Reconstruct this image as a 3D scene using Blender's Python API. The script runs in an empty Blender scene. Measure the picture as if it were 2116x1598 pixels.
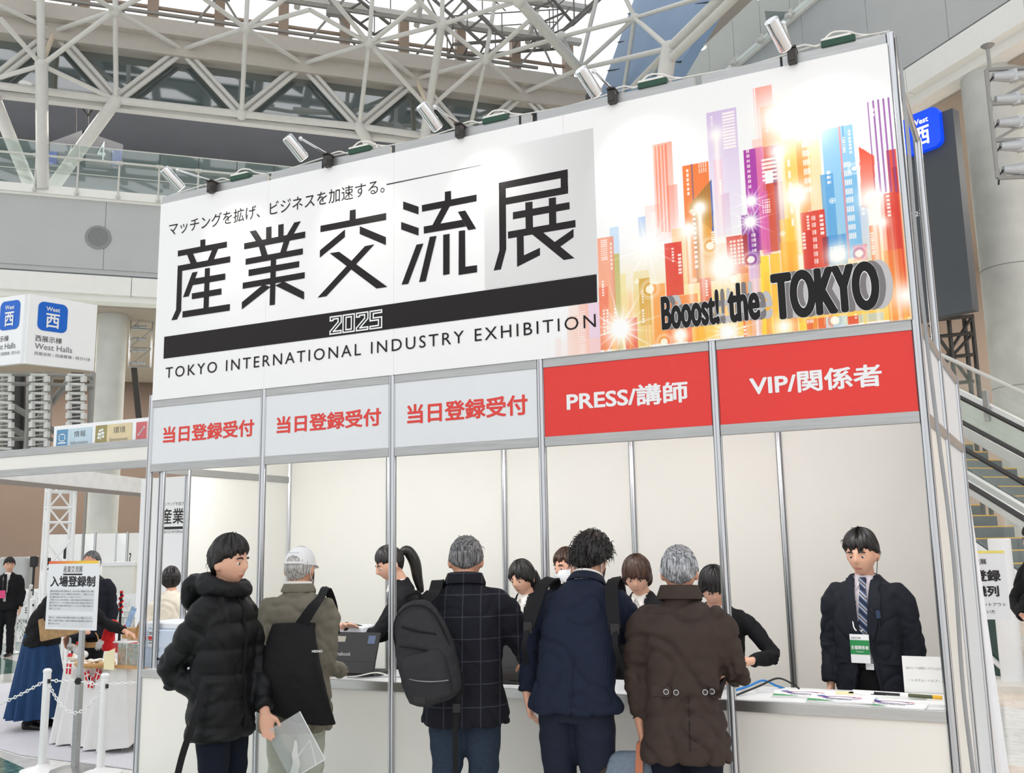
import bpy, bmesh, math, random
import numpy as np
from mathutils import Vector, Matrix, Quaternion

random.seed(7)
SC = bpy.context.scene
COL = SC.collection
PI = math.pi

# ---------------------------------------------------------------- camera
IW, IH, FPX = 2116, 1598, 1958.13
YAW, PIT, ROL = .4378, .1643, -.0184
CAM = np.array([5.0742, -4.8861, 1.60])
_ca, _sa, _cb, _sb = math.cos(YAW), math.sin(YAW), math.cos(PIT), math.sin(PIT)
_f = np.array([-_sa*_cb, _ca*_cb, _sb])
_r0 = np.array([_ca, _sa, 0.]); _u0 = np.cross(_r0, _f)
_R = math.cos(ROL)*_r0 + math.sin(ROL)*_u0
_U = -math.sin(ROL)*_r0 + math.cos(ROL)*_u0
cd = bpy.data.cameras.new('camera'); cam = bpy.data.objects.new('camera', cd); COL.objects.link(cam)
cd.sensor_width = 36; cd.lens = FPX/IW*36; cd.clip_end = 300; cd.clip_start = .05
cam.matrix_world = Matrix(((_R[0], _U[0], -_f[0], CAM[0]), (_R[1], _U[1], -_f[1], CAM[1]), (_R[2], _U[2], -_f[2], CAM[2]), (0, 0, 0, 1)))
SC.camera = cam

# ---------------------------------------------------------------- world, sun, exposure
SC.view_settings.view_transform = 'Standard'; SC.view_settings.look = 'None'
SC.cycles.transparent_max_bounces = 24
SC.view_settings.exposure = 0.10; SC.view_settings.gamma = 1
wd = bpy.data.worlds.new('world'); SC.world = wd; wd.use_nodes = True
_n = wd.node_tree.nodes; _l = wd.node_tree.links
bg = _n['Background']
tc = _n.new('ShaderNodeTexCoord'); sp = _n.new('ShaderNodeSeparateXYZ'); cr = _n.new('ShaderNodeValToRGB')
_l.new(tc.outputs['Generated'], sp.inputs[0]); _l.new(sp.outputs['Z'], cr.inputs[0]); _l.new(cr.outputs[0], bg.inputs['Color'])
cr.color_ramp.elements[0].position = 0.0; cr.color_ramp.elements[0].color = (.86, .86, .86, 1)
cr.color_ramp.elements[1].position = 0.55; cr.color_ramp.elements[1].color = (1., 1.02, 1.05, 1)
bg.inputs['Strength'].default_value = 1.28
sl = bpy.data.lights.new('sun', 'SUN'); so = bpy.data.objects.new('sun', sl); COL.objects.link(so)
sl.energy = .45; sl.angle = math.radians(50); sl.color = (1, .98, .95)
so.rotation_euler = (math.radians(38), math.radians(10), math.radians(-10))

# ---------------------------------------------------------------- where a line of sight meets a plane of the place
def ray(u, v): return _f + _R*(u-IW/2)/FPX + _U*(IH/2-v)/FPX
def atY(u, v, Y): d = ray(u, v); return Vector(CAM + d*(Y-CAM[1])/d[1])
def atZ(u, v, Z): d = ray(u, v); return Vector(CAM + d*(Z-CAM[2])/d[2])
def atD(u, v, D): return Vector(CAM + ray(u, v)*D)
def onplane(u, v, P0, D):
    n = np.array([-D[1], D[0], 0.]); d = ray(u, v); P0 = np.asarray(P0, float)
    return Vector(CAM + d*((P0-CAM)@n)/(d@n))

# ---------------------------------------------------------------- materials
def lin(c):
    c = c/255.
    return c/12.92 if c <= .04045 else ((c+.055)/1.055)**2.4
def RGB(r, g, b): return (lin(r), lin(g), lin(b), 1)
MATS = {}
def mat(name, rgb=(200, 200, 200), rough=.6, metal=0., var=.06, scale=6., bump=0., bscale=60., emit=0., trans=0., spec=.5, alpha=1., stretch=None, vcol=False, ior=1.45):
    if name in MATS: return MATS[name]
    m = bpy.data.materials.new(name); m.use_nodes = True; MATS[name] = m
    nt = m.node_tree; b = nt.nodes['Principled BSDF']
    c = RGB(*rgb)
    b.inputs['Roughness'].default_value = rough; b.inputs['Metallic'].default_value = metal
    b.inputs['Specular IOR Level'].default_value = spec; b.inputs['IOR'].default_value = ior
    b.inputs['Base Color'].default_value = c
    co = nt.nodes.new('ShaderNodeTexCoord'); src = co.outputs['Object']
    if stretch:
        mp = nt.nodes.new('ShaderNodeMapping'); mp.inputs['Scale'].default_value = stretch
        nt.links.new(src, mp.inputs[0]); src = mp.outputs[0]
    if vcol:
        a = nt.nodes.new('ShaderNodeAttribute'); a.attribute_name = 'Col'
        nt.links.new(a.outputs['Color'], b.inputs['Base Color'])
        if emit: nt.links.new(a.outputs['Color'], b.inputs['Emission Color'])
    elif var:
        nz = nt.nodes.new('ShaderNodeTexNoise'); nz.inputs['Scale'].default_value = scale; nz.inputs['Detail'].default_value = 4
        rp = nt.nodes.new('ShaderNodeValToRGB')
        rp.color_ramp.elements[0].position = .3; rp.color_ramp.elements[1].position = .7
        rp.color_ramp.elements[0].color = tuple(x*(1-var) for x in c[:3])+(1,)
        rp.color_ramp.elements[1].color = tuple(min(1, x*(1+var)) for x in c[:3])+(1,)
        nt.links.new(src, nz.inputs[0]); nt.links.new(nz.outputs[0], rp.inputs[0]); nt.links.new(rp.outputs[0], b.inputs['Base Color'])
    if bump:
        n2 = nt.nodes.new('ShaderNodeTexNoise'); n2.inputs['Scale'].default_value = bscale
        bp = nt.nodes.new('ShaderNodeBump'); bp.inputs['Strength'].default_value = bump; bp.inputs['Distance'].default_value = .01
        nt.links.new(src, n2.inputs[0]); nt.links.new(n2.outputs[0], bp.inputs['Height']); nt.links.new(bp.outputs[0], b.inputs['Normal'])
    if emit:
        b.inputs['Emission Strength'].default_value = emit
        if not vcol: b.inputs['Emission Color'].default_value = c
    if trans: b.inputs['Transmission Weight'].default_value = trans
    if alpha < 1: b.inputs['Alpha'].default_value = alpha
    return m
def pane_mat(name, tint, refl=.12, rough=.02, opacity=.25, clear=.85):
    """thin clear pane: mostly see-through, reflecting by Fresnel, tinted by its body"""
    if name in MATS: return MATS[name]
    m = bpy.data.materials.new(name); m.use_nodes = True; MATS[name] = m
    nt = m.node_tree; nt.nodes.clear(); N = nt.nodes.new; L = nt.links.new
    out = N('ShaderNodeOutputMaterial'); tr = N('ShaderNodeBsdfTransparent'); gl = N('ShaderNodeBsdfGlossy'); df = N('ShaderNodeBsdfDiffuse')
    m1 = N('ShaderNodeMixShader'); m2 = N('ShaderNodeMixShader'); fr = N('ShaderNodeFresnel'); fr.inputs[0].default_value = 1.5
    ad = N('ShaderNodeMath'); ad.operation = 'ADD'; ad.inputs[1].default_value = refl; ad.use_clamp = True
    tr.inputs[0].default_value = tuple(clear+(1-clear)*x for x in RGB(*tint)[:3])+(1,); df.inputs[0].default_value = RGB(*tint); gl.inputs['Roughness'].default_value = rough
    m1.inputs[0].default_value = opacity
    L(tr.outputs[0], m1.inputs[1]); L(df.outputs[0], m1.inputs[2]); L(fr.outputs[0], ad.inputs[0]); ge = N('ShaderNodeNewGeometry'); bk = N('ShaderNodeMath'); bk.operation = 'SUBTRACT'; bk.inputs[0].default_value = 1; L(ge.outputs['Backfacing'], bk.inputs[1]); ml = N('ShaderNodeMath'); ml.operation = 'MULTIPLY'; L(ad.outputs[0], ml.inputs[0]); L(bk.outputs[0], ml.inputs[1]); L(ml.outputs[0], m2.inputs[0])
    L(m1.outputs[0], m2.inputs[1]); L(gl.outputs[0], m2.inputs[2]); L(m2.outputs[0], out.inputs[0])
    return m

# ---------------------------------------------------------------- mesh building
class MB:
    def __init__(s): s.v = []; s.f = []; s.mi = []; s.cur = 0
    def add(s, vs, fs):
        o = len(s.v); s.v += [tuple(x) for x in vs]; s.f += [tuple(i+o for i in f) for f in fs]; s.mi += [s.cur]*len(fs); return s
    def box(s, c, d, rz=0., M=None):
        x, y, z = d[0]/2, d[1]/2, d[2]/2
        vs = [Vector((i*x, j*y, k*z)) for i in (-1, 1) for j in (-1, 1) for k in (-1, 1)]
        Q = M if M is not None else Matrix.Rotation(rz, 3, 'Z')
        c = Vector(c)
        return s.add([Q @ p + c for p in vs], [(0, 1, 3, 2), (4, 6, 7, 5), (0, 4, 5, 1), (2, 3, 7, 6), (0, 2, 6, 4), (1, 5, 7, 3)])
    def rbox(s, c, d, r, rz=0., M=None, n=3):
        """box with rounded vertical-plan edges and chamfered top and bottom"""
        hx, hy, hz = d[0]/2, d[1]/2, d[2]/2; r = min(r, hx*.99, hy*.99)
        pl = []
        for qx, qy, a0 in ((1, 1, 0), (-1, 1, 90), (-1, -1, 180), (1, -1, 270)):
            for k in range(n+1):
                a = math.radians(a0+90*k/n); pl.append((qx*(hx-r)+r*math.cos(a), qy*(hy-r)+r*math.sin(a)))
        e = min(r, hz)*.5; Q = M if M is not None else Matrix.Rotation(rz, 3, 'Z'); c = Vector(c)
        lv = [(-hz, 1-e/max(hx, hy)), (-hz+e, 1), (hz-e, 1), (hz, 1-e/max(hx, hy))]
        vs = []; m = len(pl)
        for z, k in lv: vs += [Q @ Vector((x*k, y*k, z)) + c for x, y in pl]
        fs = [tuple(range(m))[::-1], tuple(range(3*m, 4*m))]
        for a in range(3):
            for i in range(m): fs.append((a*m+i, a*m+(i+1) % m, (a+1)*m+(i+1) % m, (a+1)*m+i))
        return s.add(vs, fs)
    def tube(s, p0, p1, r0, r1=None, n=10):
        return s.path([p0, p1], [r0, r0 if r1 is None else r1], n)
    def path(s, pts, rad, n=8, closed=False):
        pts = [Vector(p) for p in pts]; m = len(pts)
        if not hasattr(rad, '__len__'): rad = [rad]*m
        t0 = (pts[1]-pts[0]).normalized()
        ref = Vector((0, 0, 1)) if abs(t0.z) < .9 else Vector((1, 0, 0))
        vs = []; fs = []
        x = t0.cross(ref).normalized()
        for i, p in enumerate(pts):
            t = (pts[min(i+1, m-1)]-pts[max(i-1, 0)])
            t = t.normalized() if t.length > 1e-9 else t0
            x = (x-t*x.dot(t)); x = x.normalized() if x.length > 1e-6 else t.orthogonal().normalized()
            y = t.cross(x)
            vs += [p+(x*math.cos(2*PI*k/n)+y*math.sin(2*PI*k/n))*rad[i] for k in range(n)]
        for i in range(m-1):
            for k in range(n): fs.append((i*n+k, i*n+(k+1) % n, (i+1)*n+(k+1) % n, (i+1)*n+k))
        fs += [tuple(range(n))[::-1], tuple(range((m-1)*n, m*n))]
        return s.add(vs, fs)
    def loft(s, pts, rad, n=20, xref=(1, 0, 0), pw=2.3):
        """rings (a,b) strung on a path; a lies along xref"""
        pts = [Vector(p) for p in pts]; m = len(pts); xr = Vector(xref); vs = []; fs = []
        for i, p in enumerate(pts):
            t = (pts[min(i+1, m-1)]-pts[max(i-1, 0)]).normalized()
            x = xr-t*xr.dot(t); x = x.normalized() if x.length > 1e-4 else t.orthogonal().normalized()
            y = t.cross(x); a, b = rad[i]
            for k in range(n):
                th = 2*PI*k/n; c, d = math.cos(th), math.sin(th)
                vs.append(p+x*a*math.copysign(abs(c)**(2/pw), c)+y*b*math.copysign(abs(d)**(2/pw), d))
        for i in range(m-1):
            for k in range(n): fs.append((i*n+k, i*n+(k+1) % n, (i+1)*n+(k+1) % n, (i+1)*n+k))
        fs += [tuple(range(n))[::-1], tuple(range((m-1)*n, m*n))]
        return s.add(vs, fs)
    def sphere(s, c, r, n=12, M=None):
        c = Vector(c); r = Vector((r, r, r)) if not hasattr(r, '__len__') else Vector(r); vs = []; fs = []; h = n//2+1
        for i in range(1, h):
            a = PI*i/h
            for k in range(n):
                q = Vector((r.x*math.sin(a)*math.cos(2*PI*k/n), r.y*math.sin(a)*math.sin(2*PI*k/n), r.z*math.cos(a)))
                vs.append((M @ q if M is not None else q)+c)
        for i in range(h-2):
            for k in range(n): fs.append((i*n+k, (i+1)*n+k, (i+1)*n+(k+1) % n, i*n+(k+1) % n))
        q = Vector((0, 0, r.z)); q = M @ q if M is not None else q
        vs += [c+q, c-q]; T = len(vs)-2
        for k in range(n): fs += [(T, k, (k+1) % n), (T+1, (h-2)*n+(k+1) % n, (h-2)*n+k)]
        return s.add(vs, fs)
    def prism(s, poly, vec):
        vec = Vector(vec); poly = [Vector(p) for p in poly]; n = len(poly)
        fs = [tuple(range(n))[::-1], tuple(range(n, 2*n))]+[(i, (i+1) % n, n+(i+1) % n, n+i) for i in range(n)]
        return s.add(poly+[p+vec for p in poly], fs)
    def quad(s, a, b, c, d): return s.add([a, b, c, d], [(0, 1, 2, 3)])
    def lathe(s, c, prof, n=16):
        c = Vector(c); vs = []; fs = []
        for r, z in prof: vs += [c+Vector((r*math.cos(2*PI*k/n), r*math.sin(2*PI*k/n), z)) for k in range(n)]
        for i in range(len(prof)-1):
            for k in range(n): fs.append((i*n+k, i*n+(k+1) % n, (i+1)*n+(k+1) % n, (i+1)*n+k))
        fs += [tuple(range(n))[::-1], tuple(range((len(prof)-1)*n, len(prof)*n))]
        return s.add(vs, fs)
    def build(s, name, m, parent=None, smooth=False, local=False, bevel=0.):
        me = bpy.data.meshes.new(name)
        vs = s.v
        if parent is not None and not local:
            Q = parent_matrix(parent).inverted(); vs = [Q @ Vector(p) for p in vs]
        me.from_pydata([tuple(p) for p in vs], [], s.f)
        for q in (m if isinstance(m, (list, tuple)) else [m]): me.materials.append(q)
        if isinstance(m, (list, tuple)): me.polygons.foreach_set('material_index', s.mi)
        bm = bmesh.new(); bm.from_mesh(me); bmesh.ops.recalc_face_normals(bm, faces=bm.faces)
        if bevel:
            bmesh.ops.bevel(bm, geom=[e for e in bm.edges if len(e.link_faces) == 2 and e.calc_face_angle(0) > .6], offset=bevel, segments=2, affect='EDGES', profile=.5)
        bm.to_mesh(me); bm.free()
        if smooth:
            me.polygons.foreach_set('use_smooth', [True]*len(me.polygons))
            try: me.set_sharp_from_angle(angle=math.radians(40))
            except Exception: pass
        me.update()
        return link(name, me, parent)
def parent_matrix(o):
    M = Matrix.Identity(4)
    while o is not None: M = o.matrix_basis @ M; o = o.parent
    return M
def link(name, data, parent=None):
    o = bpy.data.objects.new(name, data); COL.objects.link(o)
    if parent is not None: o.parent = parent
    return o
def tag(o, label=None, cat=None, group=None, kind=None):
    if label: o['label'] = label
    if cat: o['category'] = cat
    if group: o['group'] = group
    if kind: o['kind'] = kind
    return o
def empty(name, loc, label=None, cat=None, group=None, rz=0., kind=None):
    o = link(name, None); o.location = Vector(loc); o.rotation_euler = (0, 0, rz); o.empty_display_size = .1
    return tag(o, label, cat, group, kind)
def kids(o): return [x for x in COL.objects if x.parent == o]
_KID = {}
def copy_tree(o, loc=None, rz=None, parent=None, label=None):
    c = o.copy(); COL.objects.link(c)
    if parent is not None: c.parent = parent
    if loc is not None: c.location = Vector(loc)
    if rz is not None: c.rotation_euler = (0, 0, rz)
    if label: c['label'] = label
    if o.name not in _KID: _KID[o.name] = [x for x in bpy.data.objects if x.parent == o]
    for k in _KID[o.name]: copy_tree(k, parent=c)
    return c

# ---------------------------------------------------------------- lettering
def glyphs(body, bold=0., spacing=1., res=3):
    """outline of a line of lettering as flat verts and faces, origin at its lower left, unit = its own size"""
    c = bpy.data.curves.new('lettering', 'FONT'); c.body = body; c.offset = bold; c.space_character = spacing; c.resolution_u = res
    o = bpy.data.objects.new('lettering', c); COL.objects.link(o)
    bpy.context.view_layer.update()
    me = bpy.data.meshes.new_from_object(o.evaluated_get(bpy.context.evaluated_depsgraph_get()))
    bpy.data.objects.remove(o); bpy.data.curves.remove(c)
    V = np.array([v.co[:2] for v in me.vertices]); F = [tuple(p.vertices) for p in me.polygons]
    bpy.data.meshes.remove(me)
    return V, F
def letter(mb, body, o, ex, ez, w=None, h=None, bold=0., spacing=1., lift=0., res=3, boldx=None):
    """letter a plane: o = lower left corner, ex/ez = unit directions of writing and up; w,h = size of its ink"""
    V, F = glyphs(body, 0., spacing, res)
    if not len(V): return mb
    r = max(bold, 0.)*1.0
    rx = r if boldx is None else boldx; q = np.array([rx, r]); lo, hi = V.min(0)-q, V.max(0)+q; s = (hi-lo)
    sx = (w/s[0]) if w else (h/s[1]); sz = (h/s[1]) if h else sx
    o, ex, ez = Vector(o), Vector(ex), Vector(ez); nn = ex.cross(ez)
    sh = [(0, 0)]+([(rx*math.cos(k*PI/8), r*math.sin(k*PI/8)) for k in range(16)] if r > 0 else [])
    if r > .02: sh += [(rx*.5*math.cos(k*PI/3), r*.5*math.sin(k*PI/3)) for k in range(6)]
    for k, (dx, dy) in enumerate(sh):      # heavier weights are struck several times a hair apart
        P = [o+ex*((x+dx-lo[0])*sx)+ez*((y+dy-lo[1])*sz)+nn*(lift+k*.00002) for x, y in V]
        mb.add(P, F)
    return mb

# ================================================================ THE HALL
D1 = Vector((math.cos(math.radians(43)), math.sin(math.radians(43)), 0)); N1 = Vector((D1.y, -D1.x, 0)); P1 = Vector((-14.606, 11.124, 0))
D2 = Vector((-math.sqrt(.5), math.sqrt(.5), 0)); N2 = Vector((-math.sqrt(.5), -math.sqrt(.5), 0)); P2 = Vector((1.453, 20.672, 0))
def L(t, z, off=0.): return P1+D1*t+N1*off+Vector((0, 0, z))
def Rr(t, z, off=0.): return P2-D2*t+N2*off+Vector((0, 0, z))
def tz(u, v, off=0.):
    p = onplane(u, v, P1+N1*off, D1); return (p-P1).dot(D1), p.z
def tzr(u, v, off=0.):
    p = onplane(u, v, P2+N2*off, D2); return -(p-P2).dot(D2), p.z
def slab(mb, F, t0, t1, z0, z1, o0, o1):
    a = [F(t, z, o) for t in (t0, t1) for z in (z0, z1) for o in (o0, o1)]
    return mb.add(a, [(0, 1, 3, 2), (4, 6, 7, 5), (0, 4, 5, 1), (2, 3, 7, 6), (0, 2, 6, 4), (1, 5, 7, 3)])

m_wall = mat('mezzanine_panel', (186, 188, 188), .7, var=.02, scale=1.5)
m_beam = mat('white_beam_panel', (238, 237, 233), .6, var=.015)
m_gap = mat('shadow_joint', (38, 40, 42), .8, var=.02)
m_bluegap = mat('blue_grey_joint', (132, 144, 152), .7, var=.02)
m_soffit = mat('beige_soffit', (170, 158, 146), .8, var=.03)
m_dark = mat('dark_gallery_panel', (112, 114, 119), .8, var=.05, scale=.8)
m_dark2 = mat('dark_gallery_band', (150, 152, 156), .8, var=.05, scale=.8)
m_brown = mat('brown_lower_wall', (110, 94, 84), .8, var=.06, scale=.6); m_beige = mat('beige_lower_wall', (182, 162, 148), .8, var=.05, scale=.6)
m_conc = mat('cast_concrete', (196, 197, 192), .75, var=.07, scale=2.5, bump=.1, bscale=40)
m_steelw = mat('white_painted_steel', (205, 204, 199), .45, var=.03)
m_band = mat('warm_grey_cladding', (188, 182, 174), .7, var=.03)
m_alu = mat('anodised_aluminium', (178, 180, 182), .32, 1., var=.05, scale=8)
m_chrome = mat('polished_metal', (225, 226, 228), .14, 1., var=.02)
m_glass = pane_mat('balustrade_glass', (170, 205, 195), .12, .02, .10, .9)
m_teal = pane_mat('gallery_glazing', (70, 90, 90), .30, .03, .72)
m_blueroof = mat('blue_grey_roof_panel', (120, 146, 176), .6, var=.04, scale=.7)
m_mull = mat('tan_mullion', (168, 150, 134), .6, var=.03)
m_iron = mat('dark_steel', (72, 70, 68), .5, .6, var=.06)

def floor_mat():
    m = bpy.data.materials.new('marble_floor'); m.use_nodes = True; nt = m.node_tree; N = nt.nodes.new; K = nt.links.new
    b = nt.nodes['Principled BSDF']; b.inputs['Roughness'].default_value = .12
    tcn = N('ShaderNodeTexCoord'); mp = N('ShaderNodeMapping'); mp.inputs['Rotation'].default_value = (0, 0, math.radians(20)); mp.inputs['Location'].default_value = (.55, .2, 0)
    ck = N('ShaderNodeTexChecker'); ck.inputs['Scale'].default_value = .42; ck.inputs['Color1'].default_value = (0, 0, 0, 1); ck.inputs['Color2'].default_value = (1, 1, 1, 1)
    K(tcn.outputs['Object'], mp.inputs[0]); K(mp.outputs[0], ck.inputs[0])
    nz = N('ShaderNodeTexNoise'); nz.inputs['Scale'].default_value = 9; nz.inputs['Detail'].default_value = 8; nz.inputs['Distortion'].default_value = 1.5; K(tcn.outputs['Object'], nz.inputs[0])
    def ramp(c0, c1, p0=.35, p1=.65):
        r = N('ShaderNodeValToRGB'); r.color_ramp.elements[0].color = RGB(*c0); r.color_ramp.elements[1].color = RGB(*c1); r.color_ramp.elements[0].position = p0; r.color_ramp.elements[1].position = p1; K(nz.outputs[0], r.inputs[0]); return r
    gr = ramp((52, 92, 84), (118, 150, 140)); wh = ramp((218, 217, 212), (242, 241, 237)); be = ramp((226, 205, 188), (240, 226, 212))
    sx = N('ShaderNodeSeparateXYZ'); K(tcn.outputs['Object'], sx.inputs[0]); gt = N('ShaderNodeMath'); gt.operation = 'GREATER_THAN'; gt.inputs[1].default_value = 2.5; K(sx.outputs[0], gt.inputs[0])
    mx = N('ShaderNodeMix'); mx.data_type = 'RGBA'; K(gt.outputs[0], mx.inputs[0]); K(gr.outputs[0], mx.inputs[6]); K(be.outputs[0], mx.inputs[7])
    m2 = N('ShaderNodeMix'); m2.data_type = 'RGBA'; K(ck.outputs[0], m2.inputs[0]); K(wh.outputs[0], m2.inputs[6]); K(mx.outputs[2], m2.inputs[7])
    K(m2.outputs[2], b.inputs['Base Color']); return m
mb = MB(); mb.add([(-60, -14, 0), (30, -14, 0), (30, 60, 0), (-60, 60, 0), (-60, -14, -.2), (30, -14, -.2), (30, 60, -.2), (-60, 60, -.2)], [(0, 1, 2, 3), (7, 6, 5, 4), (0, 4, 5, 1), (1, 5, 6, 2), (2, 6, 7, 3), (3, 7, 4, 0)])
tag(mb.build('floor', floor_mat()), kind='structure')

TL0, TL1 = -16., 14.2
# --- left mezzanine: panelled wall face with fine joints
mb = MB(); t = TL0
while t < TL1: slab(mb, L, t+.006, min(t+4.2, TL1)-.006, 8.62, 10.45, -.35, 0); t += 4.2
slab(mb, L, TL0, TL1, 8.5, 10.5, -.6, -.03)
tag(mb.build('wall_left', m_wall), kind='structure')
tag(slab(MB(), L, TL0, TL1, 8.40, 8.62, -.6, -.12).build('trim_1', m_bluegap), kind='structure')
mb = MB(); t = TL0+.7
while t < TL1: slab(mb, L, t+.005, t+4.19, 7.95, 8.42, -.5, .12); t += 4.2
slab(mb, L, TL0, TL1, 7.8, 7.95, -.6, -.02)
tag(mb.build('trim_2', m_beam), kind='structure')
mb = slab(MB(), L, TL0, TL1, 10.45, 10.66, -.6, .14); slab(mb, L, TL0, TL1, 10.40, 10.45, -.3, .06)
tag(mb.build('trim_3', m_beam), kind='structure')
tag(slab(MB(), L, TL0-4, TL1, 7.75, 7.85, -14, -.5).build('ceiling_under_mezzanine', m_soffit), kind='structure')
tag(slab(MB(), L, TL0-4, TL1+6, 0, 8.0, -12.3, -12).build('wall_lower_back', m_brown), kind='structure')
tag(slab(MB(), L, TL0-4, TL1+3, 10.3, 10.46, -10, -.5).build('floor_gallery', m_dark2), kind='structure')
mb = MB(); t = TL0-4
while t < TL1+6: slab(mb, L, t+.01, t+1.19, 11.9, 12.9, -9.4, -9.1); t += 1.2
slab(mb, L, TL0-4, TL1+6, 12.85, 15.2, -9.5, -9.3); slab(mb, L, TL0-4, TL1+6, 10.4, 12, -9.6, -9.3)
tag(mb.build('wall_gallery_back', m_dark), kind='structure')
tag(slab(MB(), L, TL0-4, TL1+3, 11.55, 12.15, -9.2, -8.6).build('trim_4', m_dark2), kind='structure')
tag(slab(MB(), L, TL0-4, TL1+3, 15.25, 15.4, -10, -.3).build('ceiling_gallery', m_dark), kind='structure')
# glazing behind the truss triangles
tag(slab(MB(), L, TL0, TL1, 13.25, 14.85, -.62, -.6).build('window_1', m_teal), kind='structure')
tag(slab(MB(), L, TL0, TL1, 13.2, 13.32, -.75, -.5).build('window_2_sill', m_steelw), kind='structure')
mb = slab(MB(), L, TL0, TL1, 14.75, 15.2, -.9, -.15); slab(mb, L, TL0, TL1, 15.2, 15.62, -.8, .1)
tag(mb.build('trim_5', m_band), kind='structure')
# clerestory frames and roof beams above the band
mb = MB(); t = TL0
while t < TL1: slab(mb, L, t, t+.28, 15.6, 17.2, -.9, -.6); t += 1.75
slab(mb, L, TL0, TL1, 16.35, 16.42, -.8, -.7)
tag(mb.build('window_3', m_mull), kind='structure')
mb = MB()
for z, o in ((17.0, -.5), (17.6, .4), (18.3, 1.5), (19.1, 2.7), (20.2, 4.2)):
    slab(mb, L, TL0, TL1, z, z+.16, o, o+.22)
t = TL0+.5
while t < TL1:
    mb.tube(L(t, 16.9, -.6), L(t, 21.2, 5.8), .09, n=6); t += 3.5
tag(mb.build('roof_beams', m_steelw), kind='structure')

# air vent in the panel wall
t, z = tz(203, 491)
ve = empty('round_air_vent', L(t, z, 0), 'round grey perforated vent in the mezzanine wall left of the banner', 'vent')
mb = MB(); c = L(t, z, 0)
def disc(mb, c, nrm, r, th, n=32, ri=0):
    x = Vector((0, 0, 1)); y = nrm.cross(x); vs = []; fs = []
    rr = [(r, 0), (r, th)] + ([(ri, th), (ri, 0)] if ri else [])
    k = len(rr)
    for a in range(n):
        d = x*math.cos(2*PI*a/n)+y*math.sin(2*PI*a/n)
        vs += [c+d*q+nrm*h for q, h in rr]
    for a in range(n):
        b = (a+1) % n
        for i in range(k if ri else 1): fs.append((a*k+i, a*k+(i+1) % k, b*k+(i+1) % k, b*k+i))
    if not ri: fs += [tuple(a*k+1 for a in range(n)), tuple(a*k for a in range(n))]
    return mb.add(vs, fs)
disc(MB(), c, N1, .31, .02, ri=.235).build('rim', mat('vent_rim', (140, 142, 142), .6), ve)
disc(MB(), c, N1, .24, .012).build('grille', mat('vent_grille', (128, 130, 130), .7, var=.3, scale=120), ve)

# --- glass balustrade along the left mezzanine
gb = empty('glass_balustrade', L(0, 10.66, .05), 'long glass balustrade with double handrail on the left mezzanine', 'railing')
t0, _ = tz(77, 340); t1, _ = tz(163, 352); st = t1-t0
for k in range(-4, 14):
    t = t0+k*st
    if t > 13.5: break
    mb = slab(MB(), L, t+.012, t+st-.012, 10.52, 11.80, .10, .118); mb.build('glass_pane', m_glass, gb)
    if t > 12: continue
    mb = MB(); mb.tube(L(t, 10.45, .16), L(t, 11.42, .16), .022, n=8); mb.sphere(L(t, 10.50, .18), .055, 10); mb.box(L(t, 11.42, .15), (.16, .10, .07), math.radians(43))
    mb.build('baluster', m_steelw, gb, smooth=True)
mb = MB().tube(L(TL0, 11.40, .22), L(13, 11.40, .22), .032, n=8); mb.build('handrail', m_steelw, gb, smooth=True)
mb = MB().tube(L(TL0, 11.80, .11), L(13, 11.80, .11), .016, n=8); mb.build('top_rail', m_steelw, gb, smooth=True)
mb = MB().tube(L(TL0, 11.02, .2), L(13, 11.02, .2), .010, n=6); mb.build('lower_rail', m_steelw, gb, smooth=True)

# --- roof space frame
RT = empty('roof_space_frame', L(0, 13.2, 0), kind='structure')
nodes = {}
def nd(k, u, v, off, r=.13):
    p = onplane(u, v, P1+N1*off, D1); nodes[k] = p
    if r: MB().sphere(p, r, 14).build('node', m_steelw, RT, smooth=True)
    return p
B_, FO = -.3, 1.6
for k, u, v, o, r in (('A1', 86, 135, .4, .17), ('A2', 238, 22, FO, .15), ('A3', 113, 64, B_, .12), ('A4', 240, 207, B_, .16), ('A5', 377, 102, B_, .13), ('A6', 499, 236, B_, .16), ('A7', 508, 58, FO, .15), ('A8', 625, 132, B_, .13), ('A9', 742, 262, B_, .16),
                      ('B1', 763, 90, FO, .15), ('B2', 860, 163, B_, .13), ('B3', 886, 225, .4, .16), ('B4', 913, 50, 2.6, .16), ('B5', 1003, 123, FO, .15), ('B6', 1081, 192, B_, .14), ('B7', 1197, 143, 1.8, .19), ('B8', 1072, 2, 4.2, .17), ('B9', 1160, 76, 2.6, .15)):
    nd(k, u, v, o, r)
def ex(k, u, v, o): nodes[k] = onplane(u, v, P1+N1*o, D1)
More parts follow.
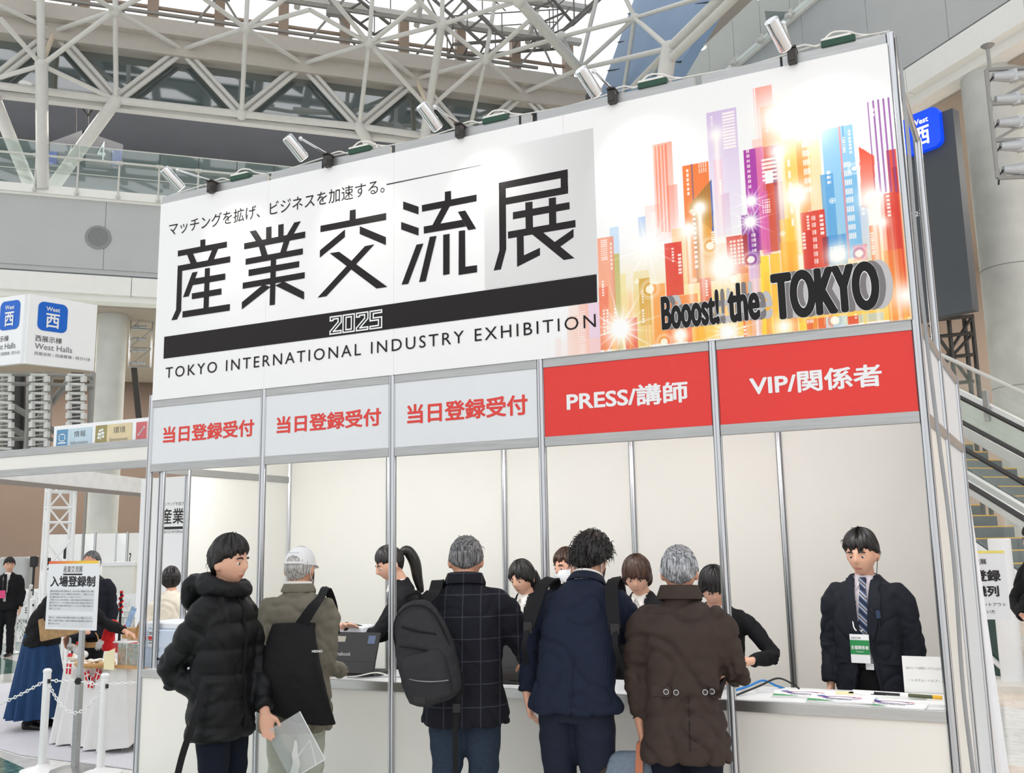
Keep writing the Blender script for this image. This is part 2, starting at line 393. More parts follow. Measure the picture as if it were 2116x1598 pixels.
for k, u, v, o in (('x0', 0, 38, 1.2), ('x1', 0, 160, -.1), ('x2', 0, 12, .4), ('x3', 0, 155, B_), ('x4', 83, -30, .6), ('x5', 238, -40, FO), ('x6', 185, -12, 2.4), ('x7', 300, -10, 2.4), ('x8', 415, -8, 2.6), ('x9', 513, -40, FO), ('xa', 600, -12, 2.6), ('xb', 640, 20, 2.4), ('xc', 660, -35, 3), ('xd', 772, -40, FO), ('xe', 870, 5, 3.2), ('xf', 915, -40, 2.6), ('xg', 850, -12, 3.4), ('xh', 980, -5, 4), ('xi', 1028, -30, FO), ('xj', 1110, 28, 3.8), ('xk', 1240, -30, 2.4), ('xl', 1186, -12, 3.4),
                   ('y0', 105, 392, -.6), ('y1', -30, 160, -.6), ('y2', 65, 392, -.6), ('y3', 88, 392, .1), ('y4', 772, 312, -.6), ('y5', 876, 300, .1), ('y6', 947, 264, B_), ('y7', 1120, 232, B_), ('y8', 1003, 262, B_), ('y9', 0, 176, B_), ('ya', -60, 170, B_), ('yb', 1000, 297, B_), ('yc', 973, 258, B_), ('yd', 1060, 215, B_)):
    ex(k, u, v, o)
def strut(a, b, r=.062, m=None, name='strut'):
    MB().tube(nodes[a], nodes[b], r, n=10).build(name, m or m_steelw, RT, smooth=True)
m_cream = mat('cream_steel', (214, 200, 178), .5, var=.03)
for a, b in ('A3x2', 'A3A2', 'A1A2', 'A1x0', 'A1x1', 'A1A4', 'A2x5', 'A2x6', 'A2x7', 'A2A4', 'A2A5', 'A5A7', 'A7A6', 'A7x8', 'A7x9', 'A7xa', 'A7xb', 'A7A8', 'A8B1', 'B1xb', 'B1xc', 'B1xd', 'B1xe', 'B1B4', 'B1A9', 'B1B3', 'B1B2', 'B2B5', 'B4xf', 'B4xg', 'B4B8', 'B4B5', 'B5B3', 'B5yc', 'B5B6', 'B5xi', 'B5B9', 'B5xj', 'B6B7', 'B7xk', 'B9B7', 'B8xl', 'B8xh', 'A9y6', 'x1x0') and [(s[:2], s[2:]) for s in ('A3x2', 'A3A2', 'A1A2', 'A1x0', 'A1x1', 'A1A4', 'A2x5', 'A2x6', 'A2x7', 'A2A4', 'A2A5', 'A5A7', 'A7A6', 'A7x8', 'A7x9', 'A7xa', 'A7xb', 'A7A8', 'A8B1', 'B1xb', 'B1xc', 'B1xd', 'B1xe', 'B1B4', 'B1A9', 'B1B3', 'B1B2', 'B2B5', 'B4xf', 'B4xg', 'B4B8', 'B4B5', 'B5B3', 'B5yc', 'B5B6', 'B5xi', 'B5B9', 'B5xj', 'B6B7', 'B7xk', 'B9B7', 'B8xl', 'B8xh')]:
    strut(a, b)
strut('A1', 'A3', .06, m_cream); strut('B2', 'B3', .07, m_cream)
strut('x4', 'A1', .10, name='column'); strut('A1', 'y3', .15, name='column'); strut('B4', 'B3', .11, name='column'); strut('B3', 'y5', .15, name='column'); strut('B8', 'B7', .14, name='column')
strut('A4', 'y0', .16, name='brace_column'); strut('y1', 'y2', .16, name='brace_column'); strut('A9', 'y4', .16, name='brace_column')
def twin(a, b):
    p, q = nodes[a], nodes[b]; d = (q-p).normalized(); s = d.cross(N1).normalized()*.085
    mb = MB().tube(p+s, q+s, .062, n=8); mb.tube(p-s, q-s, .062, n=8); mb.tube(p-N1*.08, q-N1*.08, .05, n=8); mb.build('twin_strut', m_steelw, RT, smooth=True)
for a, b in (('A3', 'x3'), ('A3', 'A4'), ('A4', 'A5'), ('A5', 'A6'), ('A6', 'A8'), ('A8', 'A9'), ('A9', 'B2'), ('B2', 'y6'), ('B6', 'y8'), ('B6', 'y7')): twin(a, b)
for a, b in (('ya', 'A4'), ('A4', 'A6'), ('A6', 'A9'), ('A9', 'yb')):
    strut(a, b, .10, name='lower_chord')

# right part of the frame, over the blue roof panels
def ndr(k, d, u, v, r=.13):
    nodes[k] = atD(u, v, d)
    if r: MB().sphere(nodes[k], r, 14).build('node', m_steelw, RT, smooth=True)
for k, d, u, v, r in (('C1', 24, 1312, 37, .12), ('C2', 20, 1383, 100, .17), ('c3', 24, 1285, -20, 0), ('c4', 18, 1410, 12, 0), ('c5', 26, 1288, 195, 0), ('c6', 24, 1306, 180, 0), ('c7', 20, 1370, 185, 0), ('c8', 17, 1505, -20, 0), ('c9', 17, 1400, -5, 0), ('ca', 26, 1235, 135, 0), ('cb', 26, 1330, 182, 0)): ndr(k, d, u, v, r)
for k, d, u, v in (('c4', 18, 1470, -12), ('c8', 17, 1560, -75), ('c9', 17, 1400, -5)): nodes[k] = atD(u, v, d)
for a, b, r in (('B7', 'C1', .06), ('B7', 'C2', .06), ('B9', 'C1', .06), ('C1', 'c3', .06), ('C1', 'C2', .06), ('C1', 'c4', .05), ('C1', 'c5', .06), ('C2', 'c6', .06), ('C2', 'c8', .10), ('C2', 'cb', .05), ('C1', 'B7', .05)): strut(a, b, r)
strut('C2', 'c7', .17, name='column')
s_ = Vector((0, 0, -.26)); nodes['d0'] = nodes['C2']+s_; nodes['d1'] = nodes['c8']+s_; strut('d0', 'd1', .09)

# catwalk ladders under the skylight
def ladder(pts, w, m=m_iron, rung=.45):
    mb = MB()
    a, b = pts; d = (b-a); n = max(2, int(d.length/rung)); s = d.cross(Vector((0, 0, 1))).normalized()*w/2
    for q in (s, -s): mb.tube(a+q, b+q, .05, n=6)
    for k in range(n+1): p = a+d*(k/n); mb.tube(p+s, p-s, .035, n=5)
    for q in (s, -s):
        up = Vector((0, 0, .9)); mb.tube(a+q+up, b+q+up, .02, n=5)
        for k in range(0, n+1, 3): p = a+d*(k/n)+q; mb.tube(p, p+up, .018, n=5)
    return mb
for (u0, v0, u1, v1, d) in ((905, -20, 1030, 95, 26), (700, -10, 790, 62, 27), (1100, -15, 1165, 60, 27), (1170, 60, 1245, -10, 27), (930, 105, 1160, 88, 28)):
    o = ladder((atD(u0, v0, d), atD(u1, v1, d*1.04)), .75).build('roof_catwalk', mat('catwalk_grey', (112, 109, 105), .6, var=.05))
    tag(o, kind='structure')

# blue roof panels and the far right soffit
ps = [atD(1236, 205, 29), atD(1320, -30, 29), atD(1520, -60, 22), atD(1372, 190, 22)]
mb = MB().prism(ps, N2*-.3)
tag(mb.build('ceiling_blue_panels', m_blueroof), kind='structure')
mb = MB()
for k in (.25, .5, .75): mb.tube(ps[0].lerp(ps[1], k)+N2*.02, ps[3].lerp(ps[2], k)+N2*.02, .018, n=5)
tag(mb.build('trim_6', m_gap), kind='structure')

# --- right mezzanine
tz_ = lambda u, v, o=0.: tzr(u, v, o)
zl = tz_(1535, 132)[1]; zg = tz_(1870, 145)[1]; zb = tz_(1867, 203)[1]; zr = tz_(1440, 120)[1]; zt = tz_(1400, 65)[1]
T0, T1 = -18., 21.
mb = MB(); t = T0
while t < T1: slab(mb, Rr, t+.006, t+2.39, zg+.06, zl, -.4, 0); t += 2.4
slab(mb, Rr, T0, T1, zg+.1, zl, -.6, -.02)
tag(mb.build('wall_right', m_wall), kind='structure')
tag(slab(MB(), Rr, T0, T1, zl, zl+.22, -.5, .1).build('trim_7', m_beam), kind='structure')
tag(slab(MB(), Rr, T0, T1, zg-.08, zg+.08, -.6, -.12).build('trim_8', m_gap), kind='structure')
mb = MB(); t = T0+.4
while t < T1: slab(mb, Rr, t+.005, t+3.19, zb, zg-.06, -.5, .12); t += 3.2
slab(mb, Rr, T0, T1, zb-.2, zb, -.7, -.15)
tag(mb.build('trim_9', m_beam), kind='structure')
tag(slab(MB(), Rr, T0, T1, zb-.25, zb-.15, -14, -.6).build('ceiling_right_soffit', m_soffit), kind='structure')
tag(slab(MB(), Rr, T0-4, T1, 0, zb, -12.3, -12).build('wall_right_back', m_beige), kind='structure')
tag(slab(MB(), Rr, T0, T1, zl-.2, zl, -6, -.4).build('floor_right_gallery', m_dark2), kind='structure')
# recessed upper wall with bright mullions under a soffit
mb = MB(); t = T0
while t < T1: slab(mb, Rr, t+.03, t+1.17, zl, zt+.3, -3.2, -3.0); t += 1.2
tag(mb.build('wall_right_upper', mat('upper_wall_panel', (168, 165, 160), .7, var=.03)), kind='structure')
mb = MB(); t = T0
while t < T1: slab(mb, Rr, t-.05, t+.05, zl, zt+.2, -3.0, -2.85); slab(mb, Rr, t-.02, t+1.2, zt-.42, zt-.36, -3.0, -2.9); t += 1.2
tag(mb.build('trim_10', m_steelw), kind='structure')
mb = slab(MB(), Rr, T0, T1, zt+.1, zt+.22, -3.2, .1)
tag(mb.build('ceiling_right_upper', m_band), kind='structure')
mb = MB().tube(Rr(T0, zt, .1), Rr(T1, zt, .1), .12); mb.tube(Rr(T0, zt+.22, .45), Rr(T1, zt+.22, .45), .12)
tag(mb.build('trim_11', m_steelw, smooth=True), kind='structure')
gb = empty('glass_balustrade', Rr(0, zl, .1), 'glass balustrade of the right mezzanine, above the right end of the banner', 'railing')
ta = tz_(1583, 72)[0]; tb = tz_(1643, 17)[0]; st = (tb-ta)
for k in range(-6, 3):
    t = ta+k*st
    slab(MB(), Rr, t+.012, t+st-.012, zl+.05, zr, .16, .175).build('glass_pane', m_glass, gb)
    mb = MB().tube(Rr(t, zl+.05, .17), Rr(t, zl+.05, .32), .07, n=12); mb.box(Rr(t, zl+.16, .17), (.1, .05, .2), math.radians(-45)); mb.build('clamp', m_steelw, gb, smooth=True)
MB().tube(Rr(T0, zr, .168), Rr(T1, zr, .168), .018, n=8).build('top_rail', m_steelw, gb, smooth=True)

# --- concrete columns
def column(p, r, h, label):
    o = empty('concrete_column', p, label, 'column')
    MB().lathe(p, [(r, 0), (r, h)], 40).build('shaft', m_conc, o, smooth=True)
    for z in (.62, .4):
        MB().lathe(p+Vector((0, 0, h*z)), [(r+.002, -.012), (r+.004, 0), (r+.002, .012)], 40).build('joint', mat('column_joint', (150, 150, 146), .8), o)
    return o
p = L(tz(231, 700, -1.4)[0], 0, -1.4); column(p, .37, 7.78, 'tall round concrete column behind the white West Halls sign')
p = atD(2050, 150, 20.4); column(Vector((p.x, p.y, 0)), .63, zb-.2, 'thick round concrete column at the right edge beside the lighting frame')

# --- hanging gallery number sign, deep in the left gallery
m_navy = mat('sign_navy', (34, 38, 54), .6, var=.04); m_wht = mat('print_white', (240, 241, 242), .6, var=0); m_blue = mat('sign_blue', (0, 100, 206), .5, var=.03); m_blk = mat('print_black', (34, 32, 33), .55, var=0)
hs = empty('hanging_number_sign', L(tz(172, 320, -3)[0], 11.0, -3), 'dark hanging sign with big figure 4 on two faces behind the left balustrade', 'sign')
def facequad(mb, q, th):
    n = (q[1]-q[0]).cross(q[3]-q[0]).normalized(); return mb.prism(q, -n*th)
def lq(us, d0, d1):
    (u0, v0, u0b, v0b), (u1, v1, u1b, v1b) = us
    a = atD(u0b, v0b, d0); b = atD(u1b, v1b, d1)
    return [a, b, Vector((b.x, b.y, atD(u1, v1, d1).z)), Vector((a.x, a.y, atD(u0, v0, d0).z))]
for (q, u4) in ((lq(((100, 290, 100, 345), (166, 264, 166, 340)), 27.4, 25.6), .62), (lq(((176, 268, 176, 345), (252, 295, 252, 350)), 25.6, 27.4), .28)):
    f = facequad(MB(), q, .05).build('sign_face', m_navy, hs)
    e = (q[1]-q[0]); w = e.length; e = e.normalized(); h = (q[3]-q[0]).length
    letter(MB(), '4', q[0]+e*w*u4+Vector((0, 0, h*.18)), e, (0, 0, 1), h=h*.62, lift=.01).build('figure', mat('sign_grey_print', (170, 186, 192), .6), f)
    x0 = .0 if u4 > .5 else .68
    o = q[0]+e*w*x0+Vector((0, 0, h*.1))+e.cross(Vector((0, 0, 1)))*.01
    MB().quad(o, o+e*w*.28, o+e*w*.28+Vector((0, 0, h*.5)), o+Vector((0, 0, h*.5))).build('blue_square', mat('sign_dark_blue', (22, 48, 120), .5), f)
a = atD(180, 205, 26.2)
mb = MB()
for u in (157, 182, 205): mb.tube(atD(u, 205, 26.2), atD(u, 275, 26.2), .02, n=5)
mb.tube(atD(157, 205, 26.2), atD(182, 240, 26.2), .018, n=5); mb.tube(atD(205, 205, 26.2), atD(182, 240, 26.2), .018, n=5); mb.build('hanger', m_iron, hs)

# --- west halls sign on its scaffold tower
def rrect(mb, o, e, up, x0, y0, w, h, r, lift, n=6):
    nn = Vector(e).cross(Vector(up)); P = []
    for cx, cy, a0 in ((x0+w-r, y0+h-r, 0), (x0+r, y0+h-r, 90), (x0+r, y0+r, 180), (x0+w-r, y0+r, 270)):
        for k in range(n+1): a = math.radians(a0+90*k/n); P.append(o+e*(cx+r*math.cos(a))+up*(cy+r*math.sin(a))+nn*lift)
    return mb.add(P, [tuple(range(len(P)))])
UP = Vector((0, 0, 1))
m_signw = mat('sign_white', (246, 247, 248), .5, var=.01)
m_greytx = mat('print_grey', (110, 112, 116), .6, var=0)
def westsign(q, label, parent, full=True, tw=1.):
    e = (q[1]-q[0]); w = e.length; e = e.normalized(); h = (q[3]-q[0]).z
    f = facequad(MB(), q, .08).build('sign_face', m_signw, parent)
    o = q[0]
    s = h*.42
    X = w*.13 if full else w-s*1.18
    Y = h*.50
    rrect(MB(), o, e, UP, X, Y, s, s, s*.2, .006).build('blue_badge', m_blue, f)
    letter(MB(), 'West', o+e*(X+s*.26)+UP*(Y+s*.70), e, UP, h=s*.15, bold=.02, lift=.012).build('badge_word', m_wht, f)
    letter(MB(), '西', o+e*(X+s*.27)+UP*(Y+s*.12), e, UP, w=s*.46, h=s*.5, bold=.02, lift=.012).build('badge_character', m_wht, f)
    x2 = w*.115 if full else w-s*1.55
    letter(MB(), '西展示棟', o+e*x2+UP*h*.335, e, UP, h=h*.088, lift=.008).build('heading', m_blk, f)
    letter(MB(), 'West Halls', o+e*x2+UP*h*.225, e, UP, h=h*.082, lift=.008, bold=-.008).build('subheading', m_greytx, f)
    letter(MB(), '西展览栋 / 西展覽棟 / 西전시동', o+e*x2+UP*h*.135, e, UP, w=w*(.82 if full else 1.0)-x2*(0 if full else 1)+(0 if full else 0) if full else s*1.5, h=h*.05, lift=.008).build('small_print', m_greytx, f)
ws = empty('direction_sign_tower', (atD(100, 930, 17).x, atD(100, 930, 17).y, 0), 'white sign cube with blue West badges on a grey steel tower', 'sign')
def vq(u0, vt0, vb0, d0, u1, vt1, vb1, d1):
    a = atD(u0, vb0, d0); b = atD(u1, vb1, d1); return [a, b, Vector((b.x, b.y, atD(u1, vt1, d1).z)), Vector((a.x, a.y, atD(u0, vt0, d0).z))]
westsign(vq(52, 601, 751, 16.0, 194, 625, 767, 16.9), '', ws)
westsign(vq(-120, 625, 768, 16.9, 42, 602, 751, 16.0), '', ws, False)
m_tow = mat('grey_tower_steel', (150, 149, 146), .5, .2, var=.05)
mb = MB()
for u in (12, 65, 100, 192): a = atD(u, 770, 16.8); b = Vector((a.x, a.y, 2.95)); mb.tube(a, b, .05 if u != 100 else .09, n=8); (mb.tube(b, Vector((a.x, a.y, 0)), .02, n=6) if u in (12, 192) else None)
for v in (772, 792, 905): mb.tube(atD(-30, v, 16.7), atD(194, v+6, 16.7), .04, n=6)
for a, b in (((-40, 800), (135, 905)), ((65, 885), (140, 790)), ((60, 905), (-40, 850))): mb.tube(atD(*a, 16.9), atD(*b, 16.9), .06, n=6)
mb.build('tower_frame', m_tow, ws)
mb = MB().tube(atD(30, 770, 17.6), atD(25, 940, 17.6), .22, n=16); mb.tube(atD(85, 770, 17.6), atD(80, 940, 17.6), .2, n=16); mb.tube(atD(160, 770, 17.6), atD(150, 940, 17.6), .12, n=16)
mb.build('inner_pipe', mat('dark_pipe', (92, 92, 92), .4, .3), ws, smooth=True)
for u0 in (8, 82, 158):
    mb = MB()
    for v in range(775, 930, 19):
        mb.tube(atD(u0-18, v, 16.4), atD(u0+16, v+1, 16.4), .026, n=6); mb.box(atD(u0-16, v+8, 16.4), (.09, .06, .1)); mb.box(atD(u0+15, v+9, 16.4), (.09, .06, .1))
        mb.box(atD(u0, v+10, 16.5), (.22, .03, .02))
    mb.build('lamp_rack', mat('rack_grey', (208, 208, 205), .4, .2), ws)

# --- lighting frames under the soffits
m_lamp = mat('lamp_grey', (186, 188, 190), .35, .4, var=.04); m_cable = mat('black_cable', (30, 30, 32), .6, var=.02)
def lightframe(c, w, h, e, label, n=5, s=1.):
    o = empty('floodlight_rack', c, label, 'light frame'); e = Vector(e).normalized(); f = e.cross(UP)
    r = .03*s; mb = MB()
    for x in (0, w): mb.tube(c+e*x, c+e*x+UP*h, r, n=8)
    for z in (0, .34, .68, 1): mb.tube(c+UP*h*z, c+e*w+UP*h*z, r, n=8)
    for a, b in ((0, .34), (.34, .68), (.68, 1)): mb.tube(c+UP*h*a, c+e*w+UP*h*b, r*.7, n=6)
    mb.build('tube_frame', m_alu if s < .8 else m_tow, o, smooth=True)
    mb = MB()
    for x in (.05, w-.05): mb.tube(c+e*x+UP*h, c+e*x+UP*(h+.35*s), .025, n=8); mb.lathe(c+e*x+UP*(h+.30*s), [(.09*s, .05), (.03, 0)], 12)
    mb.build('hanger', m_tow, o, smooth=True)
    for k in range(n):
        p = c+e*w*.22+UP*h*(.07+.86*k/(n-1))
        mb = MB(); mb.tube(p-e*w*.14, p+e*w*.12, .055*s, .085*s, 12); mb.tube(p+e*w*.16, p+e*w*.52, .06*s, .075*s, 12); mb.box(p+e*w*.14, (.1*s, .1*s, .16*s)); mb.build('floodlight', m_lamp, o, smooth=True)
        MB().path([p-e*w*.14, p-e*w*.2-UP*.08*s, p-e*w*.22-UP*.2*s], .012*s, 6).build('cable', m_cable, o)
    return o
c = atD(266, 758, 25.5); lightframe(c, .55, 1.55, D1, 'small grey frame of floodlights beside the far left column', 5, .6)
c = atD(2062, 368, 12.5); q = atD(2046, 125, 12.5); lightframe(c, .95, q.z-c.z, Vector((.93, .36, 0)), 'large frame of silver floodlights in front of the right column', 5, 1.)
# dark leaning mast below the small frame
tag(MB().tube(atD(277, 760, 26), atD(291, 905, 26), .11, n=4).build('dark_mast', m_iron), 'dark leaning steel strip on the brown wall beside the left concrete column', 'mast')

# --- big dark direction panel on the right
b_ = atD(2010, 640, 18.2); q = [atD(1880, 668, 19.2), b_, Vector((b_.x, b_.y, atD(1990, 190, 18.2).z)), None]
q[3] = Vector((q[0].x, q[0].y, q[2].z))
dp = empty('wayfinding_sign', (b_.x, b_.y, 0), 'tall dark grey hanging panel with glowing blue West badge right of the banner', 'sign')
facequad(MB(), q, .25).build('panel', mat('panel_charcoal', (74, 79, 84), .6, var=.03), dp)
e = (q[1]-q[0]).normalized(); w = (q[1]-q[0]).length
nn = e.cross(UP)
pb = Vector(CAM)+Vector(ray(1873, 330))*((q[0]-Vector(CAM)).dot(nn)/Vector(ray(1873, 330)).dot(nn)); x0 = (pb-q[0]).dot(e); y0 = pb.z-q[0].z
pe = Vector(CAM)+Vector(ray(1950, 305))*((q[0]-Vector(CAM)).dot(nn)/Vector(ray(1950, 305)).dot(nn)); s = (pe-pb).dot(e)
mb = MB(); rrect(mb, q[0], e, UP, x0, y0, s, s*1.05, s*.2, .14); rrect(mb, q[0], e, UP, x0, y0, s, s*1.05, s*.2, .0)
k = len(mb.v)//2
mb.f += [(i, (i+1) % k, k+(i+1) % k, k+i) for i in range(k)]; mb.mi += [0]*k
bd = mb.build('blue_badge', mat('lit_blue', (10, 70, 235), .25, emit=.55), dp)
letter(MB(), 'West', q[0]+e*(x0+s*.26)+UP*(y0+s*.72), e, UP, w=s*.46, bold=.02, lift=.146).build('badge_word', mat('lit_white', (245, 248, 255), .4, emit=.7, var=0), bd)
letter(MB(), '西', q[0]+e*(x0+s*.28)+UP*(y0+s*.14), e, UP, w=s*.44, h=s*.5, bold=.02, lift=.146).build('badge_character', MATS['lit_white'], bd)
pt = Vector(CAM)+Vector(ray(1884, 452))*((q[0]-Vector(CAM)).dot(nn)/Vector(ray(1884, 452)).dot(nn))
letter(MB(), '西2홀', pt-e*.06, e, UP, h=.14, bold=.02, lift=.006).build('hall_name', m_wht, dp)
# steel scaffold that carries the panel
mb = MB()
for u in (1925, 1960, 1992, 2008): a = atD(u, 655, 19.2); mb.tube(a, Vector((a.x, a.y, 0)), .05, n=6)
for v in (665, 700, 745, 800): mb.tube(atD(1900, v, 19.2), atD(2012, v-12, 19.0), .04, n=6)
for a, b in (((1915, 800), (2005, 660)), ((1920, 670), (2005, 790)), ((1945, 760), (2010, 690))): mb.tube(atD(*a, 19.1), atD(*b, 19.1), .035, n=6)
mb.build('scaffold', m_iron, dp)

# --- added fill lamps, recessed to brighten the dark soffits and galleries
m_dl = mat('fill_lamp_glow', (255, 244, 226), .4, emit=5, var=0)
def downlight(p, e, size=.34):
    o = empty('added_downlight', p, None, 'lamp', 'recessed lamps in the soffits'); o['label'] = 'added round fill lamp recessed in the mezzanine and gallery ceilings'
    MB().lathe(p, [(.16, -.02), (.18, .0)], 20).build('diffuser', m_dl, o)
    l = bpy.data.lights.new('fill_downlight_bulb', 'AREA'); l.shape = 'DISK'; l.size = size; l.energy = e; l.color = (1, .95, .88)
    q = bpy.data.objects.new('fill_downlight_bulb', l); COL.objects.link(q); q.location = p-UP*.05
for t in (-13, -7, -1, 5, 11):
    for of in (-4, -9): downlight(L(t, 7.74, of), 330)
for t in (-2, 3, 8, 13):
    downlight(Rr(t, zb-.26, -5), 420)
for t in (-14, -8, -2, 4, 10): downlight(L(t, 15.24, -4), 520)
for t in (-6, -2, 2, 6): downlight(Rr(t, zt+.09, -1.4), 60)

# --- escalators climbing beside the right wall
EV = Vector((-math.sqrt(.5)*math.cos(PI/6), math.sqrt(.5)*math.cos(PI/6), .5)); EW = Vector((math.sqrt(.5), math.sqrt(.5), 0)); EH = Vector((-math.sqrt(.5), math.sqrt(.5), 0))
m_esc = mat('escalator_cladding', (232, 234, 234), .4, var=.02); m_step = mat('escalator_step', (96, 106, 108), .5, .2, var=.06); m_yel = mat('yellow_edge', (240, 186, 52), .5, var=.03); m_rub = mat('black_handrail', (58, 56, 56), .35, var=.03); m_eglass = pane_mat('escalator_glass', (214, 226, 220), .0, .02, .07, .97)
def escalator(u, v, d, wid, label, rails=True):
    p = atD(u, v, d)                      # on the near handrail
    a = p.z/.5; base = p-EV*a             # where that rail line meets the floor
    o = empty('escalator', (base.x, base.y, 0), label, 'escalator')
    lo, hi = a-7.0, a+9
    def P(s, w, dz): return base+EV*s+EW*w+UP*dz
    for i, w in enumerate((0., wid)):
        mb = MB(); mb.path([P(lo, w, 0), P(hi, w, 0)], .035, 8); mb.build('handrail', m_rub, o, smooth=True)
        mb = MB(); mb.prism([P(lo, w, -.05), P(hi, w, -.05), P(hi, w, -.66 if not i else -.46), P(lo, w, -.66 if not i else -.46)], EW*.012); mb.build('glass_side', m_eglass, o)
        za, zc = (-.46, -.62) if i else (-.68, -.86); mb = MB(); mb.prism([P(lo, w, za), P(hi, w, za), P(hi, w, zc), P(lo, w, zc)], EW*(.1 if i else -.1)); mb.build('skirt', m_esc, o)
    rise = .145; n = int((hi-lo)*.5/rise); z0 = P(lo, 0, -.66).z
    for k in range(min(n, 62)):
        s = lo+k*rise/.5
        c = P(s, .03, -.80); run = EH*(rise/.5*math.cos(PI/6))
        mb = MB(); mb.cur = 0
        mb.prism([c, c+UP*rise, c+UP*rise+run, c+run], EW*(wid-.06))
        mb.cur = 1; mb.prism([c+UP*(rise+.002), c+UP*(rise+.018), c+UP*(rise+.018)+run*.14, c+UP*(rise+.002)+run*.14], EW*(wid-.06))
        mb.build('step', [m_step, m_yel], o)
    return o, P, lo, hi
e1, PA, lo, hi = escalator(1986, 872, 13.6, .95, 'escalator with yellow edged grey steps, upper of the two right of the booth')
e2, PB, lo2, hi2 = escalator(1998, 1000, 11.6, .95, 'escalator with yellow edged steps, lower one nearest the white cloth')
# glass screen with white rail beyond the escalators
sc_ = empty('stair_screen', (PA(lo, 1.6, 0).x, PA(lo, 1.6, 0).y, 0), 'sloping glass screen with white top rail behind the escalators', 'railing')
q0 = onplane(1952, 737, PA(0, 2.1, 0), EH); q1 = q0-EV*7; q2 = q0+EV*5
MB().tube(q1, q2, .035, n=8).build('top_rail', m_steelw, sc_, smooth=True)
MB().prism([q1-UP*.05, q2-UP*.05, q2-UP*.5, q1-UP*.5], EW*.015).build('glass', m_eglass, sc_)
MB().prism([q1-UP*.5, q2-UP*.5, q2-UP*.62, q1-UP*.62], EW*.12).build('stringer', m_esc, sc_)
MB().prism([q1-UP*.62-EW*.02, q2-UP*.62-EW*.02, q2-UP*1.3-EW*.02, q1-UP*1.3-EW*.02], EW*.06).build('light_panel', mat('pale_glass_panel', (206, 214, 206), .3, var=.08, scale=2), sc_)
for s in (0.9, 3.0):
    p = q0-EV*s; mb = MB(); mb.prism([p-UP*.30-EW*.06, p-UP*.30-EW*.06-EH*.10, p-UP*.80-EW*.06-EH*.10, p-UP*.80-EW*.06], EW*.04); mb.build('bracket_post', m_alu, sc_)

# --- lattice roof over the hall: it shades the floor a little and shows in the gallery glazing
mb = MB(); rs_ = random.Random(11)
c0 = Vector((-6, 6, 0))
def RG(a, b, z): return L(a, z, b)
for a in np.arange(-26, 22, 2.6):
    slab(mb, L, a, a+.42, 25.6, 25.9, 3, 40)
for b in np.arange(3, 40, 2.6):
    slab(mb, L, -26, 22, 25.9, 26.2, b, b+.42)
for a in np.arange(-26, 22, 2.6):
    for b in np.arange(3, 40, 2.6):
        if rs_.random() < .40: q = [L(a, 26.3, b), L(a+2.6, 26.3, b), L(a+2.6, 26.3, b+2.6)] if rs_.random() < .5 else [L(a, 26.3, b), L(a+2.6, 26.3, b+2.6), L(a, 26.3, b+2.6)]; mb.prism(q, UP*.1)
        if rs_.random() < .5: mb.tube(L(a, 25.2, b), L(a+2.6, 25.2, b+2.6), .12, n=5)
tag(mb.build('ceiling_roof_grid', mat('roof_grid_grey', (120, 124, 124), .7, var=.05)), kind='structure')
# purlins and service runs below the skylight
mb = MB()
for z, o in ((15.9, -.3), (16.6, .1), (17.3, .8), (18.6, 2.2), (19.6, 3.4), (20.6, 4.6)): slab(mb, L, TL0, TL1-1.5, z, z+.07, o, o+.09)
t = TL0
while t < TL1-2:
    mb.tube(L(t, 15.7, -.5), L(t+1.6, 17.6, .6), .035, n=5); mb.tube(L(t+1.6, 15.7, -.5), L(t, 17.6, .6), .035, n=5); mb.box(L(t+.8, 16.5, .2), (.5, .2, .22), math.radians(43)); t += 3.1
tag(mb.build('roof_purlins', mat('purlin_grey', (150, 147, 142), .6, var=.04)), kind='structure')

# ================================================================ THE REGISTRATION BOOTH
m_post = mat('booth_aluminium', (196, 198, 201), .24, 1., var=.05, scale=5, stretch=(30, 30, .6))
m_rail = mat('brushed_rail', (172, 173, 173), .38, .85, var=.08, scale=5, stretch=(1, 20, 20))
m_panel = mat('laminated_panel', (240, 238, 231), .42, var=.012, scale=3)
m_sign_g = mat('fascia_pale_grey', (226, 229, 232), .5, var=.01)
m_red = mat('fascia_red', (226, 56, 50), .5, var=.02, scale=30)
m_redtx = mat('print_red', (224, 64, 56), .5, var=0)
m_ban = mat('banner_white', (242, 242, 242), .32, var=.006)
m_banblk = mat('banner_black', (32, 28, 29), .42, var=.05, scale=40, spec=.22)
BAY = .99; ZC, ZF0, ZF1, ZB = .816, 2.133, 2.637, 4.13
booth = empty('registration_booth', (0, 0, 0), 'aluminium framed white registration booth with five open counter bays under the big banner', 'booth')
def post(p, h, z0=0., r=.0235, parent=booth):
    prof = []
    for k in range(8):
        a = 2*PI*k/8
        for da, q in ((-.30, 1.), (-.12, 1.), (-.10, .74), (.10, .74), (.12, 1.), (.30, 1.)): prof.append((math.cos(a+da)*r*q, math.sin(a+da)*r*q))
    mb = MB(); p = Vector(p); n = len(prof)
    vs = [p+Vector((x, y, z)) for z in (z0, h) for x, y in prof]
    mb.add(vs, [tuple(range(n))[::-1], tuple(range(n, 2*n))]+[(i, (i+1) % n, n+(i+1) % n, n+i) for i in range(n)])
    return mb.build('post', m_post, parent)
def rail(a, b, z0, z1, th=.03, name='rail', m=m_rail, parent=booth):
    a, b = Vector(a), Vector(b); d = (b-a).normalized(); n = Vector((d.y, -d.x, 0)); a = a+d*.02; b = b-d*.02
    mb = MB()
    mb.prism([a+n*th/2+UP*z0, b+n*th/2+UP*z0, b+n*th/2+UP*z1, a+n*th/2+UP*z1], -n*th)
    return mb.build(name, m, parent, bevel=.002)
